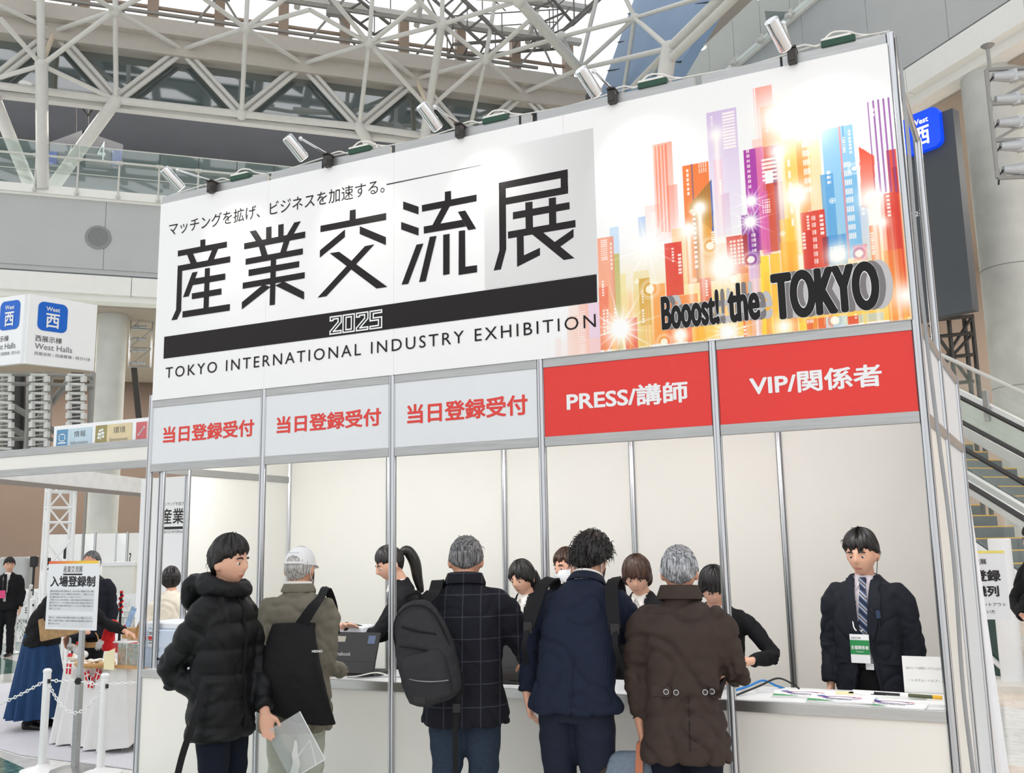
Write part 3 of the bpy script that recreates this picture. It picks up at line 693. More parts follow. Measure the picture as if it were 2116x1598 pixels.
def panel(a, b, z0, z1, name='wall_panel', m=m_panel, th=.006, parent=booth):
    return rail(a, b, z0, z1, th, name, m, parent)
FP = [Vector((i*BAY, 0, 0)) for i in range(6)]
for i, p in enumerate(FP): post(p, ZB if i == 5 else ZF1+.035)
post((.07, .05, 0), ZB-.02); post((4.95, .055, 0), ZB)
for i in range(5):
    rail(FP[i], FP[i+1], ZF0, ZF0+.055); rail(FP[i], FP[i+1], ZF1-.055, ZF1)
    rail(FP[i]+Vector((0, .0, 0)), FP[i+1], ZB-.062, ZB, name='top_rail')
    if i: MB().box((i*BAY+.45*((i*7) % 3), -.0165, ZB-.031), (.012, .004, .058)).build('rail_joint', m_gap, booth)
def atline(u, v):
    d = ray(u, v); k = (1.5+.1*CAM[0]-CAM[1])/(d[1]-.1*d[0]); p = CAM+d*k; return Vector((p[0], p[1], 0))
BP = [atline(u, 1040) for u in (597, 803, 1043, 1309, 1617)]; BP.append(BP[4]*2-BP[3]); BP[5] = Vector((5.0, 2.05, 0))
for p in BP: post(p, ZF1)
for i in range(5):
    panel(BP[i], BP[i+1], .0, ZF1-.04); rail(BP[i], BP[i+1], ZF1-.05, ZF1)
LM = Vector((0, atY(386, 1060, 0).y, 0))
d = ray(386, 1060); LM = Vector(CAM+d*(0-CAM[0])/d[0]); LM.z = 0
post(LM, ZF1)
panel(LM, BP[0], 0, ZF0); panel(FP[0], LM, ZF0+.05, ZF1-.05); panel(LM, BP[0], ZF0+.05, ZF1-.05)
rail(FP[0], BP[0], ZF0, ZF0+.05); rail(FP[0], BP[0], ZF1-.05, ZF1)
S1 = atY(1966, 1050, .99); S1.z = 0; S2 = atY(1996, 1030, 1.98); S2.z = 0
post(S1, atY(1905, 285, .99).z); post(S2, ZF1)
for a, b in ((FP[5], S1), (S1, S2)):
    panel(a, b, ZF0+.05, ZF1-.04, m=m_sign_g); rail(a, b, ZF1-.05, ZF1); rail(a, b, ZF0, ZF0+.055)
panel(FP[5], S1, 0, ZF0); panel(S1, S2, 0, ZF0, m=m_sign_g)
MB().tube(Vector((4.95, .04, 4.0)), Vector((S1.x, S1.y, atY(1905, 290, .99).z)), .017).build('brace', m_post, booth)
# grey power cable tied down the corner post
pp = [Vector((4.985, -.01, 4.1)), Vector((4.99, -.03, 3.6)), Vector((4.985, -.02, 2.9)), Vector((5.0, -.03, 2.2)), Vector((5.02, -.03, 1.5)), Vector((5.01, -.03, .9)), Vector((5.03, -.04, .3)), Vector((5.04, -.05, .01))]
def spline(pts, n=6):
    pts = [Vector(p) for p in pts]; out = []
    for i in range(len(pts)-1):
        p0, p1, p2, p3 = pts[max(i-1, 0)], pts[i], pts[i+1], pts[min(i+2, len(pts)-1)]
        for k in range(n):
            t = k/n; out.append(.5*((2*p1)+(p2-p0)*t+(2*p0-5*p1+4*p2-p3)*t*t+(3*p1-p0-3*p2+p3)*t**3))
    return out+[pts[-1]]
tag(MB().path(spline(pp), .009, 8).build('power_cable', mat('grey_cable', (150, 152, 154), .5), smooth=True), 'grey power cable running down the right corner post of the booth', 'cable')

# --- counter
ct = empty('reception_counter', (2.475, .2, 0), 'long white reception counter with aluminium edge under the booth signs', 'counter')
MB().box((2.475, .24, ZC-.012), (4.90, .50, .024)).build('counter_top', mat('counter_white', (240, 240, 238), .3, var=.01), ct, bevel=.003)
for i in range(5):
    rail(FP[i], FP[i+1], ZC-.052, ZC, .034, 'edge_rail', mat('counter_edge', (186, 186, 184), .26, .9, var=.05, scale=4, stretch=(1, 20, 20)), ct)
    panel(FP[i], FP[i+1], .04, ZC-.05, 'front_panel', m_panel, .008, ct); rail(FP[i], FP[i+1], 0, .045, .03, 'base_rail', m_rail, ct)
    if i < 4: MB().box(((i+1)*BAY, .24, .39), (.018, .46, .78)).build('divider', m_panel, ct)

# --- fascia signs
def fsign(i, body, red, x0, x1, z0, z1, label):
    o = empty('fascia_sign', ((i+.5)*BAY, -.01, ZF0), label, 'sign', 'fascia signs over the counter bays')
    MB().box(((i+.5)*BAY, -.008, (ZF0+ZF1)/2), (BAY-.046, .006, ZF1-ZF0-.11)).build('sign_board', m_red if red else m_sign_g, o)
    letter(MB(), body, (x0, -.0125, z0), (1, 0, 0), UP, w=x1-x0, h=z1-z0, bold=.026).build('lettering', mat('print_pale', (236, 236, 238), .5, var=0) if red else m_redtx, o)
fsign(0, '当日登録受付', 0, .122, .918, 2.326, 2.441, 'pale fascia sign with red 当日登録受付, leftmost bay of the booth')
fsign(1, '当日登録受付', 0, 1.103, 1.903, 2.328, 2.440, 'pale fascia sign with red 当日登録受付, second bay from the left')
fsign(2, '当日登録受付', 0, 2.089, 2.889, 2.322, 2.442, 'pale fascia sign with red 当日登録受付, middle bay beside the red PRESS sign')
fsign(3, 'PRESS/講師', 1, 3.128, 3.818, 2.320, 2.436, 'red fascia sign reading PRESS/講師 in white letters')
fsign(4, 'VIP/関係者', 1, 4.141, 4.779, 2.322, 2.434, 'red fascia sign reading VIP/関係者 in white letters')

# --- big banner
bn = empty('exhibition_banner', (2.47, -.03, ZF1), 'huge white banner with black 産業交流展 lettering and a bright city skyline print', 'banner')
YB = -.026
x = .018
for xe in (1.0, 2.0, 3.16, 4.06, 4.935):
    MB().box(((x+xe)/2, YB+.005, (2.632+4.07)/2), (xe-x-.0012, .008, 4.07-2.632)).build('banner_board', m_ban, bn); x = xe
STROKES = [[[(0.409,3.739),(0.454,3.738),(0.456,3.687),(0.411,3.688)],[(0.203,3.692),(0.65,3.691),(0.651,3.649),(0.205,3.65)],[(0.291,3.651),(0.345,3.651),(0.384,3.58),(0.327,3.579)],[(0.518,3.649),(0.573,3.65),(0.538,3.581),(0.483,3.58)],[(0.208,3.581),(0.684,3.581),(0.684,3.538),(0.21,3.538)],[(0.208,3.581),(0.25,3.557),(0.256,3.247),(0.209,3.259)],[(0.209,3.261),(0.256,3.249),(0.22,3.19),(0.169,3.19)],[(0.346,3.512),(0.394,3.512),(0.321,3.344),(0.269,3.344)],[(0.365,3.466),(0.645,3.464),(0.645,3.42),(0.35,3.42)],[(0.461,3.525),(0.505,3.524),(0.506,3.24),(0.46,3.239)],[(0.35,3.361),(0.615,3.362),(0.616,3.319),(0.351,3.319)],[(0.27,3.242),(0.694,3.242),(0.694,3.196),(0.271,3.197)]],[[(0.847,3.732),(0.901,3.732),(0.96,3.65),(0.906,3.65)],[(0.988,3.737),(1.033,3.737),(1.035,3.647),(0.991,3.648)],[(1.091,3.738),(1.135,3.738),(1.136,3.648),(1.093,3.648)],[(1.224,3.733),(1.277,3.733),(1.218,3.652),(1.162,3.652)],[(0.803,3.654),(1.315,3.656),(1.315,3.613),(0.804,3.611)],[(0.93,3.614),(0.979,3.613),(1.007,3.541),(0.956,3.54)],[(1.139,3.614),(1.189,3.614),(1.161,3.541),(1.112,3.54)],[(0.82,3.542),(1.298,3.543),(1.298,3.502),(0.82,3.5)],[(0.848,3.461),(1.271,3.46),(1.27,3.419),(0.849,3.416)],[(0.801,3.376),(1.317,3.378),(1.317,3.337),(0.801,3.334)],[(1.035,3.508),(1.079,3.507),(1.078,3.189),(1.034,3.19)],[(0.975,3.34),(1.039,3.316),(0.799,3.191),(0.798,3.241)],[(1.077,3.32),(1.147,3.339),(1.315,3.245),(1.315,3.193)]],[[(1.667,3.741),(1.712,3.741),(1.713,3.67),(1.666,3.672)],[(1.438,3.675),(1.943,3.677),(1.943,3.631),(1.437,3.632)],[(1.631,3.619),(1.631,3.568),(1.436,3.459),(1.436,3.508)],[(1.745,3.622),(1.942,3.518),(1.942,3.466),(1.745,3.57)],[(1.514,3.477),(1.587,3.476),(1.955,3.193),(1.875,3.193)],[(1.786,3.483),(1.857,3.484),(1.492,3.193),(1.423,3.192)]],[[(2.07,3.731),(2.181,3.677),(2.18,3.627),(2.069,3.68)],[(2.055,3.599),(2.181,3.539),(2.18,3.49),(2.055,3.55)],[(2.369,3.74),(2.411,3.739),(2.412,3.682),(2.368,3.681)],[(2.205,3.683),(2.587,3.684),(2.586,3.642),(2.206,3.64)],[(2.345,3.641),(2.401,3.641),(2.334,3.539),(2.279,3.54)],[(2.218,3.542),(2.488,3.541),(2.512,3.495),(2.219,3.497)],[(2.458,3.597),(2.509,3.596),(2.581,3.47),(2.528,3.469)],[(2.166,3.434),(2.215,3.434),(2.106,3.192),(2.058,3.193)],[(2.261,3.469),(2.308,3.468),(2.231,3.192),(2.184,3.192)],[(2.355,3.467),(2.399,3.467),(2.397,3.214),(2.353,3.213)],[(2.463,3.474),(2.506,3.473),(2.505,3.204),(2.459,3.199)],[(2.46,3.245),(2.584,3.242),(2.584,3.199),(2.459,3.199)]],[[(2.737,3.73),(3.181,3.731),(3.181,3.684),(2.737,3.687)],[(2.738,3.73),(2.783,3.709),(2.779,3.31),(2.734,3.309)],[(2.734,3.311),(2.779,3.312),(2.742,3.193),(2.694,3.193)],[(3.136,3.707),(3.181,3.731),(3.179,3.584),(3.134,3.585)],[(2.772,3.628),(3.181,3.628),(3.179,3.584),(2.771,3.585)],[(2.908,3.577),(2.954,3.575),(2.954,3.408),(2.907,3.409)],[(3.058,3.576),(3.103,3.575),(3.101,3.409),(3.056,3.411)],[(2.827,3.531),(3.186,3.531),(3.186,3.488),(2.826,3.487)],[(2.792,3.417),(3.219,3.418),(3.219,3.375),(2.792,3.374)],[(2.849,3.378),(2.893,3.38),(2.892,3.211),(2.847,3.194)],[(2.855,3.246),(2.995,3.287),(2.994,3.242),(2.848,3.194)],[(2.948,3.375),(3.016,3.377),(3.207,3.193),(3.141,3.192)],[(3.206,3.367),(3.205,3.318),(3.114,3.27),(3.078,3.302)]]]
ART_B=[(3.343, 4.96, 3.221, 2.644, 252, 200, 70, 0, 0.55), (3.731, 4.921, 3.073, 2.643, 250, 190, 40, 0, 0.75), (3.335, 3.725, 2.958, 2.644, 248, 170, 90, 0.1, 0.7), (3.423, 3.475, 3.338, 2.636, 150, 195, 235, 0.5, 0.2), (3.438, 3.472, 3.182, 2.634, 188, 170, 60, 0.75, 0.4), (3.47, 3.506, 3.063, 2.63, 235, 215, 120, 0.5, 0.5), (3.547, 3.639, 3.064, 2.622, 225, 200, 100, 0.35, 0.6), (3.346, 3.442, 3.286, 2.644, 242, 130, 90, 0.75, 0.55), (3.336, 3.402, 3.003, 2.644, 238, 110, 80, 0.7, 0.65), (3.374, 3.447, 2.872, 2.649, 245, 140, 100, 0.6, 0.6), (3.63, 3.718, 3.427, 3.246, 250, 170, 150, 0.35, 0.0), (3.589, 3.632, 3.372, 3.221, 130, 165, 220, 0.6, 0.0), (3.689, 3.801, 3.775, 3.208, 252, 125, 100, 0.8, 0.05), (3.761, 3.819, 3.523, 3.206, 252, 140, 120, 0.7, 0.05), (3.701, 3.711, 3.765, 3.288, 245, 90, 50, 0.75, 0.3), (3.719, 3.73, 3.765, 3.265, 245, 90, 50, 0.75, 0.3), (3.739, 3.75, 3.765, 3.261, 245, 90, 50, 0.7, 0.3), (3.758, 3.769, 3.765, 3.258, 245, 90, 50, 0.7, 0.3), (3.775, 3.878, 3.271, 2.953, 250, 190, 110, 0.6, 0.5), (3.851, 3.996, 3.621, 2.955, 236, 104, 24, 0.95, 0.8), (3.899, 3.909, 3.623, 2.958, 70, 80, 150, 0.65, 0.2), (3.906, 4.008, 3.333, 2.955, 120, 110, 50, 0.55, 0.2), (3.938, 4.006, 3.295, 2.961, 245, 170, 60, 0.8, 0.7), (3.999, 4.161, 3.895, 3.192, 188, 150, 212, 0.62, 0.08), (4.024, 4.068, 3.621, 3.186, 240, 160, 180, 0.5, 0.1), (4.056, 4.099, 3.426, 3.179, 215, 175, 205, 0.6, 0.1), (3.998, 4.065, 3.152, 2.942, 250, 200, 160, 0.6, 0.5), (3.984, 4.031, 2.873, 2.644, 252, 210, 70, 0.8, 0.8), (4.266, 4.353, 3.98, 3.651, 250, 140, 120, 0.85, 0.15), (4.253, 4.259, 3.979, 3.673, 250, 150, 130, 0.6, 0.1), (4.233, 4.289, 3.692, 3.634, 250, 170, 150, 0.6, 0.4), (4.286, 4.384, 3.866, 3.566, 243, 130, 55, 0.95, 0.8), (4.384, 4.526, 3.864, 3.277, 253, 205, 140, 0.75, 0.75), (4.373, 4.493, 3.662, 3.028, 250, 190, 60, 0.7, 0.9), (4.455, 4.511, 3.633, 3.253, 236, 130, 45, 0.75, 0.8), (4.511, 4.574, 3.635, 3.234, 253, 200, 120, 0.7, 0.6), (4.494, 4.527, 3.206, 3.044, 252, 180, 60, 0.8, 0.7), (4.185, 4.286, 3.643, 3.084, 160, 18, 150, 0.95, 0.8), (4.286, 4.328, 3.642, 3.505, 200, 50, 40, 0.95, 0.9), (4.328, 4.372, 3.642, 3.419, 110, 20, 70, 0.9, 0.7), (4.276, 4.375, 3.437, 3.069, 150, 20, 30, 0.9, 0.55), (4.292, 4.333, 3.433, 3.066, 225, 70, 30, 0.8, 0.6), (4.249, 4.289, 3.65, 3.065, 250, 140, 160, 0.75, 0.6), (4.258, 4.295, 3.399, 3.052, 220, 90, 180, 0.6, 0.5), (4.35, 4.391, 3.621, 3.107, 255, 245, 235, 0.7, 0.2), (4.348, 4.42, 3.229, 2.952, 252, 190, 30, 0.75, 0.9), (4.236, 4.282, 3.049, 2.599, 250, 215, 40, 0.85, 0.9), (4.287, 4.337, 3.055, 2.603, 252, 190, 40, 0.85, 0.9), (4.34, 4.43, 3.106, 2.625, 250, 170, 40, 0.7, 0.8), (4.153, 4.239, 3.288, 3.013, 112, 20, 128, 0.9, 0.55), (4.182, 4.234, 3.129, 2.936, 120, 40, 150, 0.85, 0.35), (4.067, 4.18, 3.183, 2.972, 216, 62, 44, 0.92, 0.8), (4.152, 4.18, 3.181, 3.018, 120, 20, 40, 0.5, 0.3), (4.132, 4.179, 3.011, 2.628, 238, 120, 40, 0.7, 0.8), (4.174, 4.229, 3.004, 2.633, 230, 190, 225, 0.8, 0.7), (3.731, 3.827, 3.196, 2.899, 218, 44, 28, 0.95, 0.85), (3.656, 3.726, 2.977, 2.65, 245, 150, 60, 0.8, 0.8), (3.722, 3.899, 2.896, 2.643, 243, 120, 50, 0.8, 0.85), (3.579, 3.641, 3.021, 2.757, 206, 150, 40, 0.8, 0.6), (3.491, 3.559, 2.807, 2.627, 225, 60, 40, 0.85, 0.8), (3.914, 3.976, 2.976, 2.719, 220, 58, 36, 0.9, 0.7), (3.832, 3.861, 2.728, 2.635, 240, 80, 40, 0.85, 0.8), (3.861, 3.928, 2.725, 2.635, 252, 180, 40, 0.85, 0.85), (4.002, 4.077, 2.689, 2.636, 250, 150, 40, 0.9, 0.9), (4.586, 4.737, 3.674, 2.979, 104, 180, 228, 0.78, 0.7), (4.563, 4.628, 3.434, 2.989, 78, 156, 214, 0.85, 0.75), (4.667, 4.74, 3.431, 2.974, 110, 180, 225, 0.8, 0.6), (4.553, 4.667, 3.107, 2.95, 70, 140, 205, 0.8, 0.6), (4.67, 4.677, 3.676, 2.976, 250, 130, 130, 0.85, 0.7), (4.687, 4.693, 3.677, 3.525, 60, 130, 200, 0.85, 0.5), (4.73, 4.777, 3.239, 2.954, 150, 180, 220, 0.6, 0.3), (4.694, 4.758, 3.038, 2.957, 235, 120, 140, 0.8, 0.5), (4.453, 4.572, 3.252, 2.947, 216, 44, 26, 0.96, 0.9), (4.455, 4.504, 3.149, 2.946, 205, 30, 20, 0.7, 0.6), (4.553, 4.583, 3.104, 2.96, 110, 30, 60, 0.6, 0.4), (4.777, 4.822, 3.129, 2.928, 236, 110, 50, 0.85, 0.7), (4.838, 4.863, 3.27, 2.912, 250, 150, 130, 0.6, 0.6), (4.885, 4.929, 3.502, 2.649, 220, 52, 30, 0.95, 0.8), (4.907, 4.928, 3.409, 2.985, 160, 25, 20, 0.7, 0.3), (4.856, 4.926, 3.282, 2.686, 216, 48, 26, 0.9, 0.5), (4.833, 4.919, 2.989, 2.632, 245, 140, 50, 0.5, 0.8), (4.925, 4.966, 3.271, 2.624, 250, 180, 110, 0.5, 0.6), (4.446, 4.542, 2.69, 2.629, 230, 90, 40, 0.9, 0.9), (4.541, 4.644, 2.687, 2.627, 170, 205, 235, 0.85, 0.8), (4.643, 4.694, 2.68, 2.638, 222, 60, 40, 0.9, 0.8), (4.694, 4.81, 2.684, 2.646, 170, 200, 230, 0.7, 0.6), (4.223, 4.446, 2.678, 2.626, 250, 205, 50, 0.9, 0.9), (4.815, 4.823, 3.777, 3.296, 135, 60, 150, 0.9, 0.75), (4.84, 4.848, 3.778, 3.292, 135, 60, 150, 0.9, 0.75), (4.865, 4.873, 3.778, 3.288, 135, 60, 150, 0.9, 0.75), (4.889, 4.896, 3.778, 3.284, 135, 60, 150, 0.9, 0.75), (4.912, 4.92, 3.779, 3.279, 135, 60, 150, 0.9, 0.75)]
ART_W=[(3.367, 3.407, 3.275, 3.151, 4, 10), (3.421, 3.432, 3.251, 3.086, 1, 7), (3.365, 3.378, 3.037, 2.945, 1, 6), (3.365, 3.378, 2.873, 2.721, 1, 8), (3.386, 3.399, 2.872, 2.728, 1, 8), (3.43, 3.443, 2.873, 2.754, 1, 6), (3.873, 3.885, 3.597, 3.44, 1, 6), (3.941, 3.989, 3.618, 3.559, 4, 6), (3.894, 3.912, 3.344, 3.026, 1, 12), (3.771, 3.783, 3.167, 3.082, 1, 5), (3.802, 3.82, 3.127, 3.008, 1, 6), (3.592, 3.602, 2.955, 2.875, 1, 5), (3.591, 3.602, 2.845, 2.765, 1, 5), (3.945, 3.958, 2.962, 2.87, 1, 6), (4.085, 4.162, 3.158, 3.017, 4, 7), (4.199, 4.218, 3.645, 3.418, 4, 8), (4.266, 4.31, 3.354, 3.272, 4, 6), (4.2, 4.222, 3.179, 3.068, 4, 4), (4.021, 4.033, 3.871, 3.81, 1, 5), (4.082, 4.148, 3.878, 3.666, 1, 12), (3.989, 4.018, 3.223, 3.159, 1, 5), (4.274, 4.351, 3.576, 3.443, 1, 6), (4.31, 4.319, 3.827, 3.714, 1, 5), (4.486, 4.523, 3.629, 3.333, 4, 6), (4.408, 4.421, 3.549, 3.164, 1, 6), (4.482, 4.495, 3.229, 3.149, 1, 5), (4.507, 4.528, 3.225, 2.958, 4, 7), (4.546, 4.565, 3.223, 3.111, 1, 5), (4.457, 4.471, 3.143, 3.049, 1, 5), (4.685, 4.695, 3.615, 3.525, 1, 7), (4.713, 4.725, 3.647, 3.515, 1, 7), (4.682, 4.718, 3.48, 3.056, 4, 9), (4.596, 4.617, 3.449, 3.369, 4, 3), (4.584, 4.659, 3.047, 2.973, 5, 5), (4.867, 4.883, 3.271, 3.152, 1, 6), (4.779, 4.794, 3.091, 2.973, 1, 9), (4.751, 4.762, 3.226, 3.18, 4, 2), (4.131, 4.144, 2.693, 2.636, 1, 3), (4.84, 4.846, 3.736, 3.684, 1, 2), (3.663, 3.696, 3.383, 3.26, 4, 8), (4.05, 4.062, 3.503, 3.418, 1, 6), (4.45, 4.481, 2.688, 2.656, 4, 1), (4.677, 4.686, 2.689, 2.661, 1, 2)]
ART_G=[(4.379, 3.798, 0.2, 1.0, 0), (4.441, 3.347, 0.12, 1.0, 1), (3.934, 3.367, 0.07, 1.0, 1), (3.868, 3.255, 0.08, 1.0, 1), (4.046, 3.768, 0.07, 0.7, 1), (4.804, 3.269, 0.1, 0.95, 1), (4.62, 3.004, 0.09, 1.0, 0), (4.044, 3.022, 0.16, 1.0, 0), (3.463, 2.754, 0.14, 1.0, 2), (4.048, 2.669, 0.09, 0.9, 2), (3.796, 2.682, 0.07, 1.0, 1), (4.209, 3.357, 0.05, 1.0, 2), (4.199, 3.245, 0.06, 1.0, 2), (3.635, 3.188, 0.12, 0.7, 2), (4.335, 2.664, 0.09, 0.8, 0), (4.84, 3.137, 0.05, 0.8, 0), (4.92, 2.752, 0.12, 0.8, 0), (4.498, 3.728, 0.22, 0.8, 0), (4.363, 3.607, 0.09, 0.8, 1)]
ART_C=[(3.981, 3.147, 0.05), (3.64, 2.954, 0.055), (4.19, 3.04, 0.045), (4.096, 2.946, 0.045), (4.73, 3.438, 0.03), (4.721, 2.994, 0.045), (3.706, 2.653, 0.045), (3.892, 3.354, 0.012), (4.614, 3.288, 0.014), (4.359, 3.154, 0.012), (3.888, 2.97, 0.012), (3.568, 3.007, 0.012), (4.583, 2.668, 0.05), (4.443, 3.376, 0.035)]
ART_T=[[(4.76, 3.549), (4.829, 3.485), (4.816, 3.206), (4.751, 3.226)], [(3.88, 3.392), (4.008, 3.516), (4.004, 3.225), (3.882, 3.346)], [(4.0, 3.505), (4.009, 3.515), (4.005, 3.225), (3.997, 3.226)]]
YL = YB-.0016
_sk = [0]
for name, g in zip(('character_san', 'character_gyo', 'character_ko', 'character_ryu', 'character_ten'), STROKES):
    mb = MB()
    for k, q in enumerate(g): mb.add([(x, YL-.00004*k, z) for x, z in q], [(0, 1, 2, 3)])
    mb.build(name, m_banblk, bn)
MB().add([(.110, YL, 2.921), (3.334, YL, 2.921), (3.336, YL, 3.081), (.109, YL, 3.078)], [(0, 1, 2, 3)]).build('black_bar', m_banblk, bn)
letter(MB(), 'TOKYO INTERNATIONAL INDUSTRY EXHIBITION', (.136, YL-.0008, 2.779), (1, 0, 0), UP, w=3.186, h=.076, spacing=1.28).build('subtitle', m_banblk, bn)
letter(MB(), 'マッチングを拡げ、ビジネスを加速する。', (.11, YL, 3.815), (1, 0, 0), UP, w=1.82, h=.098, bold=0).build('tagline', m_banblk, bn)
MB().add([(1.946, YL, 3.862), (2.62, YL, 3.864), (2.62, YL, 3.866), (1.946, YL, 3.869)], [(0, 1, 2, 3)]).build('rule', m_banblk, bn)
# outlined year
mb = MB(); t_ = .009
def stroke(x0, z0, x1, z1):
    d = Vector((x1-x0, 0, z1-z0)).normalized(); n = Vector((-d.z, 0, d.x))*t_/2; d = d*t_/2
    _sk[0] += 1; yy = YL-.001-.00003*_sk[0]; a = Vector((x0, yy, z0)); b = Vector((x1, yy, z1)); mb.add([a-d-n, b+d-n, b+d+n, a-d+n], [(0, 1, 2, 3)])
def poly(x, pts, closed=False):
    pts = pts+[pts[0]] if closed else pts
    for (a, b), (c, d) in zip(pts, pts[1:]): stroke(x+a*.085, 2.938+b*.112, x+c*.085, 2.938+d*.112)
two = [(0, .78), (0, 1), (1, 1), (1, .62), (.30, .14), (1, .14), (1, 0), (0, 0), (0, .16), (.72, .66), (.72, .86), (.26, .86), (.26, .78)]
poly(1.526, two, True); poly(1.626, [(0, 0), (1, 0), (1, 1), (0, 1)], True); poly(1.626, [(.26, .14), (.74, .14), (.74, .86), (.26, .86)], True); poly(1.728, two, True)
poly(1.83, [(0, 0), (1, 0), (1, .6), (.27, .6), (.27, .86), (1, .86), (1, 1), (0, 1), (0, .46), (.73, .46), (.73, .14), (0, .14)], True)
mb.build('year', m_wht, bn)

# printed pictures: sheets whose print is held per vertex
m_print = mat('printed_sheet', (255, 255, 255), .34, vcol=True)
def sheet(name, x0, x1, z0, z1, step, fn, parent, y, m=m_print):
    nx, nz = int((x1-x0)/step)+1, int((z1-z0)/step)+1
    X, Z = np.meshgrid(np.linspace(x0, x1, nx), np.linspace(z0, z1, nz))
    col = fn(X, Z)
    me = bpy.data.meshes.new(name)
    V = np.stack([X, np.full_like(X, y), Z], -1).reshape(-1, 3)-np.array(parent.location)
    I = np.arange(nx*nz).reshape(nz, nx)
    F = np.stack([I[:-1, :-1], I[:-1, 1:], I[1:, 1:], I[1:, :-1]], -1).reshape(-1, 4)
    me.vertices.add(len(V)); me.vertices.foreach_set('co', V.astype(np.float32).ravel())
    me.loops.add(F.size); me.loops.foreach_set('vertex_index', F.ravel().astype(np.int32))
    me.polygons.add(len(F)); me.polygons.foreach_set('loop_start', np.arange(0, F.size, 4, dtype=np.int32)); me.polygons.foreach_set('loop_total', np.full(len(F), 4, np.int32))
    me.update(); me.materials.append(m)
    a = me.color_attributes.new('Col', 'FLOAT_COLOR', 'POINT')
    c = col.reshape(-1, 3)/255.; c = np.where(c <= .04045, c/12.92, ((c+.055)/1.055)**2.4)
    a.data.foreach_set('color', np.concatenate([c, np.ones((len(c), 1))], 1).astype(np.float32).ravel())
    return link(name, me, parent)
def grey_fn(X, Z):
    t = np.clip((Z-3.09)/(3.95-3.09), 0, 1); l = np.clip((X-2.635)/.72, 0, 1)
    k = 242-(26*(1-t*.35)+18*l*(t**.8)); k = np.where((t > .55), k+(1-l)*22*(t-.55)/.45, k)
    return np.repeat(np.clip(k, 0, 242)[..., None], 3, -1)
sheet('grey_panel_print', 2.636, 3.345, 3.086, 3.95, .02, grey_fn, bn, YB-.0009)
def sky_fn(X, Z):
    C = np.full(X.shape+(3,), 242.)
    def over(a, c):
        nonlocal C
        C = C*(1-a[..., None])+np.array(c, float)*a[..., None]
    def rect(x0, x1, zt, zb, c, a0, a1):
        m = (X >= x0) & (X <= x1) & (Z <= zt) & (Z >= zb); t = np.clip((zt-Z)/max(zt-zb, 1e-3), 0, 1)
        over(np.where(m, a0+(a1-a0)*t, 0)*(.93+.07*np.sin(X*900)), c)
    def inpoly(P):
        m = np.ones(X.shape, bool); s = None; n = len(P)
        for i in range(n):
            (a, b), (c, d) = P[i], P[(i+1) % n]; m &= ((c-a)*(Z-b)-(d-b)*(X-a) <= 0)
        return m
    for x0, x1, zt, zb, r, g, b, a0, a1 in ART_B: rect(x0, x1, zt, zb, (r, g, b), a0, a1)
    zz = lambda P: np.clip((P[0][1]-Z)/(P[0][1]-P[2][1]+1e-6), 0, 1)
    over(np.where(inpoly(ART_T[0]), .95-.75*zz(ART_T[0]), 0), (232, 66, 36))
    P = ART_T[1]; m = inpoly(P); st = (np.sin((X-P[0][0])*330) > 0)
    over(np.where(m, .85, 0), (214, 130, 40)); over(np.where(m & st, .45, 0), (190, 180, 60)); over(np.where(m, .35*(1-np.clip((P[1][1]-Z)/.3, 0, 1)), 0), (70, 60, 40))
    over(np.where(inpoly(ART_T[2]), .9, 0), (62, 96, 186))
    rs = np.random.RandomState(4)
    for k in range(46):
        x = rs.uniform(3.34, 4.93); w = rs.uniform(.006, .03); zt = rs.uniform(2.75, 3.2); c = [(255, 255, 255), (252, 210, 60), (245, 130, 40), (240, 90, 50), (255, 240, 190)][k % 5]
        rect(x, x+w, zt, 2.63, c, .05, .45)
    for x0, x1, zt, zb, nc, nr in ART_W:
        u = (X-x0)/(x1-x0)*nc; v = (zt-Z)/(zt-zb)*nr
        m = (u >= 0) & (u < nc) & (v >= 0) & (v < nr) & ((u % 1) < (.66 if nc > 1 else 1)) & ((v % 1) < .62)
        over(np.where(m, .86, 0), (255, 246, 240))
    for x, z, r in ART_C:
        d = np.hypot(X-x, Z-z)
        over(np.where(d < r*.42, .9, 0), (255, 250, 235)); over(np.exp(-((d-r*.8)/.003)**2)*.6, (255, 255, 250)); over(np.exp(-((d-r)/.002)**2)*.5, (255, 255, 250))
    for x, z, r, s, k in ART_G:
        d = np.hypot(X-x, Z-z)
        over(np.clip(s*np.exp(-(d/(r*.62))**2)*1.25, 0, 1), (255, 253, 246))
        if k == 1:
            w = .012; t = np.clip((z-Z)/.75, 0, 1); over(np.where(Z < z, np.exp(-((X-x)/w)**2)*(1-t)*s, 0), (255, 252, 244)); over(np.where(Z < z, np.exp(-((X-x)/(w*2.6))**2)*(1-t)*.45*s, 0), (255, 250, 235))
        if k == 2:
            for q in range(8):
                a = PI*q/8+.2; dx = (X-x)*math.cos(a)+(Z-z)*math.sin(a); dy = -(X-x)*math.sin(a)+(Z-z)*math.cos(a)
                over(np.clip(np.exp(-(dy/.004)**2)*np.exp(-(dx/(r*(.8 if q % 2 else 1.4)))**2), 0, 1)*s, (255, 255, 255))
    over(np.clip((3.40-X)/.10, 0, 1)*np.clip((Z-3.5)/.1, 0, 1), (242, 242, 242))
    return np.clip(C, 0, 250)
sheet('skyline_print', 3.345, 4.935, 2.634, 4.06, .003, sky_fn, bn, YB-.0010)
